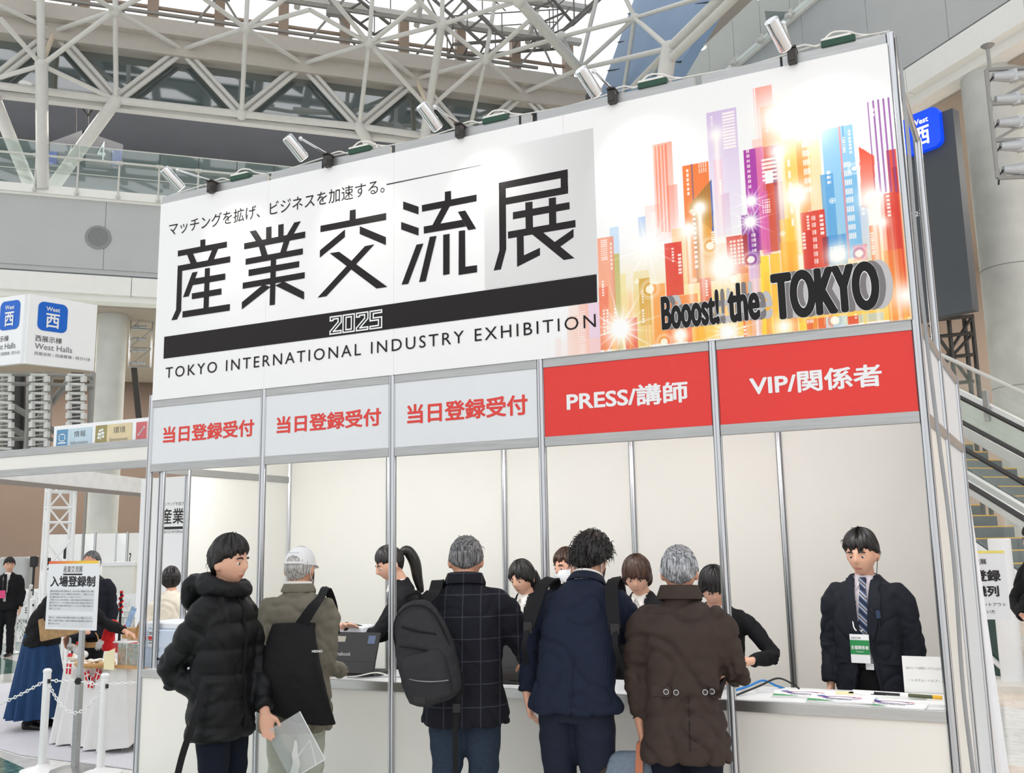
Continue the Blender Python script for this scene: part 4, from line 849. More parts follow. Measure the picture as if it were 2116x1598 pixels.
def side_fn(X, Z):
    C = np.full(X.shape+(3,), 242.)
    fade = np.clip((X-3.03)/.28, 0, 1)
    for x0, x1, zt, c in ((3.07, 3.11, 2.74, (240, 130, 110)), (3.15, 3.215, 2.86, (240, 140, 110)), (3.16, 3.22, 2.92, (250, 190, 160)), (3.22, 3.28, 2.92, (244, 130, 100)), (3.28, 3.345, 2.92, (222, 170, 205)), (3.10, 3.345, 2.72, (250, 200, 180))):
        m = (X >= x0) & (X <= x1) & (Z <= zt); C = np.where(m[..., None], C*.5+np.array(c)*.5, C)
    m = (X > 3.22) & (X < 3.26) & (((X*90) % 1) < .5) & (((Z*70) % 1) < .55) & (Z < 2.88); C = np.where(m[..., None], 250, C)
    return C*fade[..., None]+242*(1-fade[..., None])
sheet('skyline_fade_print', 3.03, 3.345, 2.634, 2.919, .003, side_fn, bn, YB-.0008)
m_shadow1 = mat('print_shadow_dark', (120, 116, 118), .4, var=0); m_shadow2 = mat('print_shadow_pale', (190, 188, 190), .4, var=0)
for nm, m, dx, grow, ly in (('slogan_pale_echo', m_shadow2, .062, .018, .0014), ('slogan_dark_echo', m_shadow1, .030, .018, .0018), ('slogan_outline', m_wht, 0, .036, .0022), ('slogan', mat('slogan_black', (30, 28, 29), .42, var=.05, spec=.22), 0, .018, .0026)):
    mb = MB(); g = (grow-.018)*.1
    for body, x0, x1, z0, z1 in (('Booost!', 3.697, 4.012, 2.716, 2.905), ('the', 4.055, 4.222, 2.715, 2.925), ('TOKYO', 4.282, 4.802, 2.700, 2.950)):
        letter(mb, body, (x0+dx-g, YB-ly, z0-g), (1, 0, 0), UP, w=x1-x0+2*g, h=z1-z0+2*g, bold=.03+(grow-.018)*.7, boldx=(.078 if body == 'TOKYO' else .052)+(grow-.018)*1.0, res=9)
    mb.build(nm, m, bn)

# --- spotlights along the top rail
m_tr = mat('ballast_green', (36, 74, 58), .5); m_wc = mat('white_cable', (232, 230, 224), .5)
def spotlight(uc, vc, uh, vh, label, on=4.6):
    c = atY(uc, vc, -.03); c.z = ZB-.03; h = atY(uh, vh, -.46)
    o = empty('arm_spotlight', c, label, 'spotlight', 'spotlights clamped along the banner top')
    mb = MB(); mb.box(c+Vector((0, -.018, 0)), (.045, .04, .075)); mb.box(c+Vector((0, 0, .045)), (.05, .09, .012)); mb.box(c+Vector((0, -.04, -.01)), (.03, .006, .04)); mb.build('clamp', m_iron, o, bevel=.003)
    aim = (Vector((h.x+.17, YB, 3.62))-h).normalized()
    tip = h-aim*.02+Vector((.03, .03, .05))
    MB().path([c+Vector((0, -.02, .05)), tip], .007, 8).build('arm', m_chrome, o, smooth=True)
    hd = MB().path([h-aim*.085, h-aim*.08, h+aim*.075, h+aim*.08], [.03, .036, .036, .034], 20).build('lamp_head', m_chrome, o, smooth=True)
    MB().path([h+aim*.079, h+aim*.082], .030, 16).build('lens', mat('spot_lens', (255, 246, 230), .3, emit=6, var=0), hd)
    MB().sphere(tip, .014, 10).build('knuckle', m_chrome, o, smooth=True)
    l = bpy.data.lights.new('spotlight_bulb', 'SPOT'); l.energy = on; l.spot_size = math.radians(92); l.spot_blend = 1.; l.shadow_soft_size = .03; l.color = (1, .96, .90)
    lo = bpy.data.objects.new('spotlight_bulb', l); COL.objects.link(lo); lo.location = h+aim*.10; lo.rotation_euler = (-aim).to_track_quat('Z', 'Y').to_euler()
    b = c+Vector((.23, .03, .045))
    w = empty('lamp_ballast', b, 'green and white ballast box on the banner top, '+{357: 'leftmost of five', 611: 'second from the left', 888: 'middle of five', 1217: 'second from the right', 1609: 'rightmost of five'}[uh], 'ballast box', 'ballast boxes on the banner top')
    MB().rbox(b, (.17, .05, .035), .006).build('case', m_tr, w); MB().rbox(b+Vector((-.01, 0, .024)), (.15, .045, .014), .006).build('lid', m_wc, w)
    q = [c+Vector((0, .01, .06)), c+Vector((.06, .03, .075)), c+Vector((.13, .03, .05)), b+Vector((-.06, .01, .05)), b+Vector((-.02, .02, .075)), b+Vector((.05, .02, .06)), b+Vector((.10, .02, .03)), b+Vector((.2, .02, .0))]
    MB().path(spline(q), .005, 6).build('lead', m_wc, w, smooth=True)
for a, lb in (((440, 384, 357, 370), 'chrome arm spotlight at the left end of the banner top'), ((680, 332, 611, 306), 'chrome arm spotlight, second from the left on the banner top'), ((952, 271, 888, 242), 'chrome arm spotlight, middle one of five on the banner top'), ((1267, 201, 1217, 170), 'chrome arm spotlight, second from the right on the banner top'), ((1638, 117, 1609, 72), 'chrome arm spotlight at the right end of the banner top')): spotlight(*a, lb)
tag(MB().path(spline([(.05+.35*k, .01, ZB+.008+.012*((k*5) % 3)) for k in range(15)]), .004, 6).build('lighting_cable', m_wc, smooth=True), 'thin white cable lying along the top rail of the banner', 'cable')

# --- white drape hung over the stacked stands at the booth's right flank
a = atY(1997, 1032, 2.25); b = atY(2082, 1640, 2.1); cx, cy = 4.98, 2.42
vs = []; n = 72; rows = 26
for j in range(rows+1):
    t = j/rows; z = a.z*(1-t)+.01*t; r0 = (a.x-cx)+.02; r1 = (b.x-cx)*1.0; r = r0+(r1-r0)*(t**.9)
    for k in range(n):
        th = 2*PI*k/n; f = 1+(.02+.10*t)*math.sin(th*9+1.3*math.sin(th*2)+t*.6)+.03*t*math.sin(th*17)
        vs.append((cx+r*f*math.cos(th), cy+r*f*.6*math.sin(th), z+.012*math.sin(th*3)*(1-t)))
mb = MB(); mb.add(vs, [(j*n+k, j*n+(k+1) % n, (j+1)*n+(k+1) % n, (j+1)*n+k) for j in range(rows) for k in range(n)]+[tuple(range(n))])
tag(mb.build('white_drape', mat('white_cloth', (240, 240, 242), .8, var=.02, bump=.1, bscale=200), smooth=True), 'white cloth draped to the floor behind the right corner post of the booth', 'cloth')

# ================================================================ PEOPLE
def vnoise(P, f, seed=0):
    rs = np.random.RandomState(seed); n = np.zeros(len(P))
    for k in range(7):
        d = rs.normal(size=3); d /= np.linalg.norm(d); d = d*f*1.75*(.6+.9*rs.rand()); n += np.sin(P@d+rs.rand()*6.28+1.2*np.sin(P@(d[[1, 2, 0]]*.6)+rs.rand()*6))
    return n/7
def remesh(mb, voxel, smooth=2, disp=None, fac=.5):
    """one continuous skin over overlapping lofts, then relaxed and creased"""
    me = bpy.data.meshes.new('skin'); me.from_pydata([tuple(p) for p in mb.v], [], mb.f)
    bm = bmesh.new(); bm.from_mesh(me); bmesh.ops.recalc_face_normals(bm, faces=bm.faces); bm.to_mesh(me); bm.free()
    o = bpy.data.objects.new('skin', me); COL.objects.link(o)
    md = o.modifiers.new('r', 'REMESH'); md.mode = 'VOXEL'; md.voxel_size = voxel; md.use_smooth_shade = True
    if smooth:
        m2 = o.modifiers.new('s', 'SMOOTH'); m2.factor = fac; m2.iterations = smooth
    dg = bpy.context.evaluated_depsgraph_get(); r = bpy.data.meshes.new_from_object(o.evaluated_get(dg))
    bpy.data.objects.remove(o); bpy.data.meshes.remove(me)
    if disp is not None:
        n = len(r.vertices); co = np.empty(n*3, np.float32); r.vertices.foreach_get('co', co); co = co.reshape(-1, 3).astype(float)
        nr = np.empty(n*3, np.float32); r.vertex_normals.foreach_get('vector', nr); nr = nr.reshape(-1, 3)
        co = co+nr*disp(co, nr)[:, None]; r.vertices.foreach_set('co', co.astype(np.float32).ravel())
    r.polygons.foreach_set('use_smooth', [True]*len(r.polygons)); r.update()
    return r
def put(name, me, m, parent):
    me.name = name; me.materials.clear(); me.materials.append(m); return link(name, me, parent)

m_skin = mat('skin', (222, 172, 146), .5, var=.05, scale=14)
m_skin2 = mat('skin_older', (208, 154, 126), .5, var=.07, scale=14)
m_lip = mat('lips', (200, 132, 116), .45, var=.03); m_eye = mat('eye_white', (236, 232, 228), .2, var=0); m_iris = mat('iris', (38, 26, 22), .15, var=0)
def hairmat(n, c0, c1):
    m = mat(n, c0, .42, var=0.); nt = m.node_tree; b = nt.nodes['Principled BSDF']; co = nt.nodes.new('ShaderNodeTexCoord'); mp = nt.nodes.new('ShaderNodeMapping'); mp.inputs['Scale'].default_value = (130, 130, 9)
    nz = nt.nodes.new('ShaderNodeTexNoise'); nz.inputs['Scale'].default_value = 1.; rp = nt.nodes.new('ShaderNodeValToRGB')
    rp.color_ramp.elements[0].color = RGB(*c0); rp.color_ramp.elements[1].color = RGB(*c1); rp.color_ramp.elements[0].position = .38; rp.color_ramp.elements[1].position = .66
    nt.links.new(co.outputs['Object'], mp.inputs[0]); nt.links.new(mp.outputs[0], nz.inputs[0]); nt.links.new(nz.outputs[0], rp.inputs[0]); nt.links.new(rp.outputs[0], b.inputs['Base Color'])
    return m
H_black = hairmat('hair_black', (16, 14, 14), (40, 36, 35)); H_brown = hairmat('hair_brown', (42, 26, 20), (84, 56, 44)); H_salt = hairmat('hair_salt', (44, 44, 46), (140, 140, 142)); H_grey = hairmat('hair_grey', (92, 94, 98), (196, 198, 202)); H_white = hairmat('hair_white', (140, 136, 132), (214, 212, 208))

def head_pts(naz=40, nel=30):
    """unit head, chin to crown, looking along +y; returns grid of points"""
    out = []
    for i in range(nel+1):
        th = PI*i/nel; z = math.cos(th); row = []
        for k in range(naz):
            a = 2*PI*k/naz; x, y = math.sin(th)*math.sin(a), math.sin(th)*math.cos(a)
            X, Y, Z = x*.076, y*.096, z*.118
            s = max(0, -z)
            X *= 1-.34*s**1.5
            if y < 0: Y *= 1-.42*s; Z += .02*s*(-y)
            else: Y = Y*(.95+.04*s)
            if z > .2: X *= 1+.05*(z-.2); Y *= 1+(.06 if y < 0 else 0)
            f = max(0, y)**2
            g = lambda cx, cz, sx, sz: math.exp(-((X-cx)/sx)**2-((Z-cz)/sz)**2)*f
            Y += .024*g(0, -.022, .011, .020)+.012*g(0, .004, .009, .022)+.005*g(0, .022, .045, .012)-.009*(g(.031, .004, .017, .012)+g(-.031, .004, .017, .012))+.007*g(0, -.062, .022, .010)+.009*g(0, -.098, .020, .014)-.004*g(0, -.078, .02, .006)
            row.append(Vector((X, Y, Z)))
        out.append(row)
    return out
def add_grid(mb, rows):
    n = len(rows[0]); o = len(mb.v); m = len(rows); vs = [p for r in rows for p in r]
    return mb.add(vs, [(i*n+k, i*n+(k+1) % n, (i+1)*n+(k+1) % n, (i+1)*n+k) for i in range(m-1) for k in range(n)])
_HP = head_pts()
def hand(mb, w, d, back, side, curl=.5, s=1., spread=.0):
    """w wrist, d direction of the palm, back = out of the back of the hand, side = towards the thumb"""
    d = Vector(d).normalized(); back = Vector(back); back = (back-d*back.dot(d)).normalized(); t = d.cross(back); t = t if t.dot(Vector(side)) > 0 else -t
    w = Vector(w)
    mb.loft([w-d*.03*s, w, w+d*.03*s, w+d*.07*s, w+d*.095*s], [(.027*s, .021*s), (.028*s, .020*s), (.036*s, .017*s), (.041*s, .0145*s), (.038*s, .012*s)], 14, t)
    for i, (x, l, r) in enumerate(((.029, .068, .0088), (.010, .076, .0092), (-.009, .071, .0088), (-.027, .056, .0078))):
        p = w+d*(.088-.006*abs(i-1))*s+t*x*s; dd = d+t*(x*spread*8); pts = [p-d*.012*s, p]; a = curl*.55*(1+.12*i)
        for seg, k in ((.46, 1.), (.31, 1.9), (.23, 2.5)):
            q = (dd.normalized()*math.cos(a*k)-back*math.sin(a*k)); p = p+q*l*seg*s; pts.append(p)
        mb.path(pts, [r*s*1.02, r*s, r*s*.94, r*s*.86, r*s*.7], 8)
    p = w+d*.022*s+t*.024*s; q = (t*.75+d*.6-back*.25*curl).normalized(); p1 = p+q*.038*s; q2 = (t*.25+d*.85-back*(.2+.5*curl)).normalized(); p2 = p1+q2*.032*s; p3 = p2+(q2-back*.2*curl).normalized()*.024*s
    mb.path([p-q*.01*s, p, p1, p2, p3], [.014*s, .0135*s, .0115*s, .0105*s, .008*s], 8)

class Fig:
    """a figure standing at loc, facing along its own +y, turned by rz; joints given in its own frame"""
    def __init__(s, loc, rz, H, label, lean=0., twist=0., neck=(0, 0), hroll=0., girth=1., sh=.185, female=False):
        s.o = empty('person', (loc[0], loc[1], 0), label, 'person', rz=rz); s.k = H/1.72; s.lean = lean; s.twist = twist; s.g = girth; s.sh = sh; s.female = female
        s.W = Matrix.Translation(s.o.location) @ Matrix.Rotation(rz, 4, 'Z'); s.inv = s.W.inverted()
        s.neckrot = neck; s.hroll = hroll
        k = s.k; s.nb = s.bend((0, -.012, 1.45)); hr = Matrix.Rotation(neck[1], 3, 'Z') @ Matrix.Rotation(-neck[0], 3, 'X') @ Matrix.Rotation(hroll, 3, 'Y')
        s.HR = hr; s.hc = s.nb+(Matrix.Rotation(-neck[0]*.8, 3, 'X') @ Vector((0, .028, .140)))*k; s.hs = 1.07
    def bend(s, p):
        """apply stature, lean of the trunk and twist"""
        x, y, z = p; a = s.lean*min(1, max(0, (z-.86)/.28)); zz = z-.88
        if zz > 0:
            # integrate an arc so that the back curves instead of hinging
            r = min(zz, .28); yy, hh = 0., 0.; n = 8
            for i in range(n):
                t = s.lean*min(1, ((i+.5)/n*r+.02)/.28); yy += math.sin(t)*r/n; hh += math.cos(t)*r/n
            if zz > r: yy += math.sin(s.lean)*(zz-r); hh += math.cos(s.lean)*(zz-r)
            v = Vector((x, y*math.cos(a)+yy, .88+hh-y*math.sin(a)))
            tw = s.twist*min(1, zz/.4); v = Matrix.Rotation(tw, 3, 'Z') @ v
        else: v = Vector((x, y, z))
        return v*s.k
    def loc(s, p): return s.inv @ Vector(p)
    def arms(s, L=None, R=None):
        """L/R = (elbow, wrist) in the figure's frame, or None for hanging"""
        k = s.k; s.arm = {}
        for sd, g in ((-1, L), (1, R)):
            S = s.bend((sd*s.sh, -.005, 1.365))
            if g is None: E = S+Vector((sd*.05, -.03, -.28))*k; Wr = E+Vector((-sd*.0, .05, -.245))*k
            else:
                E, Wr = Vector(g[0]), Vector(g[1])
                if len(g) > 2 and g[2] == 'w': E, Wr = s.loc(E), s.loc(Wr)
            s.arm[sd] = (S, E, Wr)
        return s
    def body(s, skin=m_skin, hands=None, voxel=.0065, bare=True):
        k = s.k; mb = MB(); g = s.g
        tr = [(0, 0, .80), (0, 0, .92), (0, 0, 1.05), (0, 0, 1.2), (0, 0, 1.32), (0, -.005, 1.41)]
        rd = [(.13, .085), (.145, .09), (.12, .08), (.14, .09), (.125, .075), (.08, .05)]
        mb.loft([s.bend(p) for p in tr], [(a*k*g, b*k*g) for a, b in rd], 18)
        mb.path([s.bend((0, -.01, 1.38)), s.nb, s.nb.lerp(s.hc, .5), s.hc-Vector((0, 0, .03))*k], [.062*k, .055*k, .053*k, .05*k], 14)
        rows = [[s.hc+s.HR @ (p*k*s.hs) for p in r] for r in _HP]; add_grid(mb, rows)
        for sd in (-1, 1):
            M = s.HR @ Matrix.Rotation(sd*.35, 3, 'Z'); mb.sphere(s.hc+s.HR @ Vector((sd*.079, -.012, -.012))*k*s.hs, (.011*k, .020*k, .033*k), 12, M)
        for sd in (-1, 1):
            S, E, Wr = s.arm[sd]
            Sb = S.lerp(s.bend((0, 0, 1.30)), .16); mb.path([Sb, S.lerp(E, .5), E-(E-S).normalized()*.035, E+(Wr-E).normalized()*.045, E.lerp(Wr, .6), Wr], [.036*k, .034*k, .027*k, .027*k, .028*k, .025*k], 12)
            h = (hands or {}).get(sd)
            d = (Wr-E).normalized()
            if h is None: h = dict(d=d, back=Vector((sd, -.2, 0)), side=Vector((-sd*.3, 1, 0)), curl=.55)
            hand(mb, Wr+Vector(h.get('d', d)).normalized()*.012, h.get('d', d), h['back'], h['side'], h.get('curl', .5), k*(.94 if s.female else 1.))
        for sd in (-1, 1):
            a = s.leg(sd); mb.path([a[0], a[0].lerp(a[1], .5), a[1], a[1].lerp(a[2], .4), a[2], a[2]-Vector((0, 0, .03))], [.078*k, .07*k, .052*k, .05*k, .036*k, .04*k], 12)
            mb.loft([a[2]+Vector((0, -.05, -.05)), a[2]+Vector((0, .05, -.05)), a[2]+Vector((0, .15, -.065))], [(.03*k, .03), (.038*k, .03), (.03*k, .015)], 12)
        me = remesh(mb, voxel, 2)
        s.bodyo = put('body', me, skin, s.o)
        me.materials.append(m_lip)
        n = len(me.polygons); c = np.empty(n*3, np.float32); me.polygons.foreach_get('center', c); c = c.reshape(-1, 3)-np.array(s.hc)
        c = (c@np.array(s.HR))/(k*s.hs)
        li = ((np.abs(c[:, 0])/.021)**2+((c[:, 2]+.0630)/.0065)**2 < 1) & (c[:, 1] > .06)
        me.polygons.foreach_set('material_index', li.astype(np.int32))
        return s
    def face(s, brow=H_black, lids=0.):
        k = s.k*s.hs
        for sd in (-1, 1):
            c = s.hc+s.HR @ Vector((sd*.031, .0735, .001))*k
            e = MB().sphere(c, .0108*k, 14).build('eye', m_eye, s.o, local=True, smooth=True); MB().sphere(c+s.HR @ Vector((0, .0058, -.0022))*k, .0068*k, 10).build('iris', m_iris, e, local=True, smooth=True)
            mb = MB(); rows = [[c+s.HR @ (Matrix.Rotation(.30-lids, 3, 'X') @ Vector((math.sin(el)*math.cos(az), math.cos(el)*1.0*0+math.sin(el)*math.sin(az), math.cos(el))))*.0122*k for az in [2*PI*q/16 for q in range(16)]] for el in (.05, .4, .8, 1.15, 1.5)]; add_grid(mb, rows); mb.build('eyelid', m_skin, s.o, local=True, smooth=True)
            pts = [s.hc+s.HR @ Vector((sd*x, y, z))*k for x, y, z in ((.014, .091, .022), (.028, .090, .027), (.042, .083, .025), (.050, .076, .020))]
            MB().path(pts, [.0035*k, .0045*k, .004*k, .002*k], 6).build('eyebrow', brow, s.o, local=True, smooth=True)
        return s
    def leg(s, sd):
        k = s.k; f = s.feet[sd] if hasattr(s, 'feet') else (sd*.10, 0)
        H = s.bend((sd*.085, 0, .87)); A = Vector((f[0], f[1], .085))*k; K = H.lerp(A, .5)+Vector((0, .025, .02))*k
        return [H, K, A]
    def hair(s, m, front=.052, side=.0, nape=-.075, thick=.016, top=.022, rough=.004, tufts=0, tl=.03, seed=1, part='hair', crown=None, bulk=None):
        """cap of hair with a hairline, streaked; tufts add loose ends"""
        k = s.k*s.hs; naz, nel = 96, 56; rows = []; rs = np.random.RandomState(seed); ph = rs.rand(6)*6
        P = head_pts(naz, nel); tf = []
        for i, r in enumerate(P):
            row = []
            for j, p in enumerate(r):
                a = 2*PI*j/naz; ca = math.cos(a)
                hl = (front*max(0, ca)**.6 if ca > 0 else 0)+side*(1-abs(ca))+(nape*max(0, -ca)**.8 if ca < 0 else 0)
                hl += .010*math.sin(a*9+ph[4])*max(0, ca)+.007*math.sin(a*23+ph[5])*max(0, ca)+.012*max(0, ca)**2*math.sin(a*2.+ph[0])
                q = p.copy(); 
                u = (p.z-hl)/.012
                w = 1/(1+math.exp(-max(-30, min(30, u*2.2))))
                st = math.sin(a*31+ph[0]+3*math.sin(a*5+ph[1])+p.z*24)*.5+math.sin(a*53+ph[2]+p.z*40)*.35+math.sin(a*17+ph[3]-p.z*60)*.3
                t = thick+(top-thick)*max(0, p.z/.118)
                if bulk: t += bulk(a, p.z)
                off = t*w+rough*st*w-.014*(1-w)
                nrm = Vector((p.x/.076**2, p.y/.096**2, p.z/.118**2)).normalized()
                row.append(s.hc+s.HR @ ((q+nrm*off)*k))
                if tufts and w > .9 and rs.rand() < tufts: tf.append((s.hc+s.HR @ ((q+nrm*off*.9)*k), s.HR @ nrm))
            rows.append(row)
        mb = MB(); add_grid(mb, rows)
        for p, n in tf:
            dn = Vector((rs.normal()*.5, rs.normal()*.5, -.75+rs.normal()*.5)); d = (n*.42+dn*.9).normalized(); l = tl*(.5+rs.rand())*k
            mb.path([p-n*.004, p+d*l*.5+n*.003, p+d*l-Vector((0, 0, .55*l))], [.0026*k, .0019*k, .0003], 4)
        o = mb.build(part, m, s.o, local=True, smooth=True); s.hairo = o
        return s
    def trousers(s, m, voxel=.013, flare=1., seed=3, crease=.005, top=1.0, r0=1.):
        k = s.k; mb = MB(); g = s.g
        mb.loft([s.bend((0, 0, z)) for z in (.80, .86, .95, top)], [(.150*k*g, .108*k*g), (.164*k*g, .112*k*g), (.155*k*g, .102*k*g), (.135*k*g, .088*k*g)], 22)
        for sd in (-1, 1):
            a = s.leg(sd); A = a[2]+Vector((0, 0, -.045*k))
            mb.path([a[0]+Vector((0, 0, .02)), a[0].lerp(a[1], .4), a[1], a[1].lerp(A, .5), A.lerp(a[1], .08), A], [.098*k*g, .092*k*g*r0, .072*k*flare, .066*k*flare, .062*k*flare, .063*k*flare], 18)
        def dp(P, N):
            z = P[:, 2]; kn = np.exp(-((z-.46*k)/.12)**2)+np.exp(-((z-.12*k)/.08)**2)+.5*np.exp(-((z-.76*k)/.06)**2)
            return crease*(.5*vnoise(P*np.array([1, 1, .5]), 26, seed)+kn*np.sin(P[:, 2]*62+4*P[:, 0]*9+vnoise(P, 10, seed)*5)*.8)
        s.tr = put('trousers', remesh(mb, voxel, 3, dp), m, s.o); return s
    def shoes(s, m):
        for sd in (-1, 1):
            a = s.leg(sd)[2]; mb = MB(); k = s.k
            mb.loft([a+Vector((0, y*k, z*k)) for y, z in ((-.075, -.045), (-.06, -.04), (0, -.035), (.08, -.05), (.15, -.06), (.18, -.066))], [(.02*k, .03*k), (.036*k, .045*k), (.040*k, .048*k), (.046*k, .034*k), (.042*k, .024*k), (.02*k, .014*k)], 16)
            mb.build('shoe', m, s.o, local=True, smooth=True)
        return s
    def jacket(s, m, name='jacket', hem=.80, puff=0., fit=1., voxel=.012, seed=5, crease=.006, flare=1.0, sleeve=1., neck=.075, sleeve_end=.0, disp=None, split=False, sleeves=(-1, 1)):
        k = s.k; g = s.g*fit; mb = MB()
        zs = [hem, hem+.03, .95, 1.06, 1.18, 1.29, 1.355, 1.40, 1.44, 1.472]
        rd = [(.192*flare, .135*flare), (.195*flare, .138*flare), (.186, .13), (.178, .125), (.186, .13), (.190, .128), (.178, .116), (.142, .098), (.100, .082), (neck, neck*.95)]
        pz = [s.bend((0, -.008 if z > 1.2 else 0, z)) for z in zs]
        mb.loft(pz, [(a*k*g, b*k*g) for a, b in rd], 26, Matrix.Rotation(s.twist, 3, 'Z') @ Vector((1, 0, 0)) if s.twist else (1, 0, 0), 2.5)
        for sd in sleeves:
            S, E, Wr = s.arm[sd]; f = (Wr-E).normalized(); S0 = s.bend((sd*.09, -.005, 1.375)); S1 = s.bend((sd*(s.sh-.025), -.005, 1.362))
            r = sleeve*k*s.g; cuff = Wr-f*(.012+sleeve_end)
            mb.path([S0, S1, S.lerp(E, .2), S.lerp(E, .55), E-(E-S).normalized()*.02, E+f*.03, E.lerp(cuff, .6), cuff-f*.02, cuff], [.062*r, .070*r, .072*r, .067*r, .063*r, .062*r, .054*r, .048*r, .048*r], 16)
        arms = s.arm
        def dp(P, N):
            z = P[:, 2]; d = crease*1.5*vnoise(P*np.array([1, 1, .55]), 17, seed)+crease*.45*vnoise(P*np.array([.8, .8, 1.3]), 42, seed+1)-crease*1.5*np.exp(-(vnoise(P, 15, seed+7)/.10)**2)
            for sd in sleeves:
                S, E, Wr = [np.array(q) for q in arms[sd]]
                near = np.exp(-(np.linalg.norm(P-E, axis=1)/.10)**2); ax = (Wr-S)/np.linalg.norm(Wr-S)
                d += crease*1.6*near*(vnoise(P*np.array([.6, .6, 1.8]), 40, seed+2)-.8*np.exp(-(vnoise(P*np.array([.5, .5, 1.6]), 24, seed+4)/.12)**2))
                nw = np.exp(-(np.linalg.norm(P-Wr, axis=1)/.09)**2); d += crease*1.2*nw*vnoise(P*np.array([.6, .6, 1.8]), 46, seed+3)
                ap = np.exp(-(np.linalg.norm(P-(S+np.array([-sd*.05, 0, -.08])*k), axis=1)/.09)**2); d += crease*ap*(np.sin(P[:, 0]*55+P[:, 2]*45+vnoise(P, 12, seed)*2))*.8
            if puff:
                tr = np.ones(len(P), bool); q = z/k
                for sd in sleeves:
                    S, E, Wr = [np.array(v) for v in arms[sd]]
                    for A, B, z0 in ((S, E, 0.), (E, Wr, .29)):
                        t = np.clip(((P-A)@(B-A))/((B-A)@(B-A)), 0, 1); dist = np.linalg.norm(P-(A+t[:, None]*(B-A)), axis=1)
                        m_ = dist < .098*k*sleeve; tr &= ~m_; L_ = np.linalg.norm(B-A); q = np.where(m_, z0+t*L_+.02, q)
                d += puff*(np.abs(np.sin(PI*q/.128))**.5-.55)
            if disp is not None: d += disp(P, N)
            return d
        s.jk = put(name, remesh(mb, voxel, 3, dp), m, s.o); return s
    def collar(s, m, r=.078, h=.05, th=.012, tilt=.25, name='collar', z=1.452, y=-.01, part=None, open_=.6):
        k = s.k; mb = MB(); n = 30; vs = []; c = s.bend((0, y, z)); up = (s.nb-s.bend((0, -.01, 1.3))).normalized()
        x = Vector((1, 0, 0)); f = x.cross(up)*-1; f = up.cross(x)
        rings = []
        for rr, hh in ((r, 0), (r*.93, h), (r*.93+th*.7, h+.004), (r+th*1.6, h*.25), (r+th*1.5, 0)):
            ring = []
            for q in range(n+1):
                a = -PI/2-open_+0*q; t = q/n; a = PI/2+open_+(2*PI-2*open_)*t
                drop = .045*max(0, math.sin(a))**2
                ring.append(c+x*math.cos(a)*rr*k*1.05+f*math.sin(a)*rr*k+up*(hh-drop)*k)
            rings.append(ring)
        fs = []; N_ = n+1
        for ring in rings: vs += ring
        for i in range(len(rings)): 
            j = (i+1) % len(rings)
            for q in range(n): fs.append((i*N_+q, i*N_+q+1, j*N_+q+1, j*N_+q))
        fs += [tuple(i*N_ for i in range(len(rings))), tuple(i*N_+n for i in range(len(rings)))[::-1]]
        return mb.add(vs, fs).build(name, m, part or s.o, local=True, smooth=True)
def strap(mb, pts, w, th, up):
    """flat band along a path; up = outward normal hint per band"""
    pts = [Vector(p) for p in pts]; up = Vector(up); m = len(pts); vs = []; fs = []
    for i, p in enumerate(pts):
        t = (pts[min(i+1, m-1)]-pts[max(i-1, 0)]).normalized(); s = t.cross(up).normalized(); n = s.cross(t)
        vs += [p+s*w/2+n*th/2, p-s*w/2+n*th/2, p-s*w/2-n*th/2, p+s*w/2-n*th/2]
    for i in range(m-1):
        for k in range(4): fs.append((i*4+k, i*4+(k+1) % 4, (i+1)*4+(k+1) % 4, (i+1)*4+k))
    fs += [(3, 2, 1, 0), tuple(range((m-1)*4, m*4))]
    return mb.add(vs, fs)
def fabric(n, c, rough=.85, var=.06, scale=40, bump=.15, bs=350, **k): return mat(n, c, rough, var=var, scale=scale, bump=bump, bscale=bs, spec=.25, **k)
F_puf = fabric('black_nylon', (25, 26, 28), .5, bump=.05); F_navy = fabric('navy_cotton', (22, 26, 40)); F_khaki = fabric('olive_grey_cotton', (122, 117, 104), .85, .07, 25); F_pale = fabric('pale_sage_cotton', (178, 182, 168)); F_blk = fabric('black_canvas', (28, 28, 30), .8)
F_denim = fabric('dark_denim', (44, 56, 72), .85, .14, 60); F_brown = fabric('dark_brown_cotton', (62, 51, 46), .72, .09, 18); F_suitn = fabric('navy_suit', (27, 33, 49), .7, .04); F_suitb = fabric('black_suit', (22, 22, 25), .75, .04); F_char = fabric('charcoal_suit', (30, 33, 42), .75, .05); F_shirt = fabric('pale_shirt', (214, 208, 214), .75, .02); F_white = fabric('white_blouse', (236, 232, 226), .75, .02); F_blue = fabric('blue_denim_skirt', (38, 66, 104), .85, .15, 30, stretch=(1, 1, .1)); F_cream = fabric('cream_knit', (232, 222, 206), .85, .04)
F_shoe = mat('black_leather', (26, 24, 24), .35, var=.05); m_mask = mat('paper_mask', (238, 240, 242), .8, var=.01); m_horn = mat('horn_button', (54, 46, 42), .3, var=.1, scale=80)
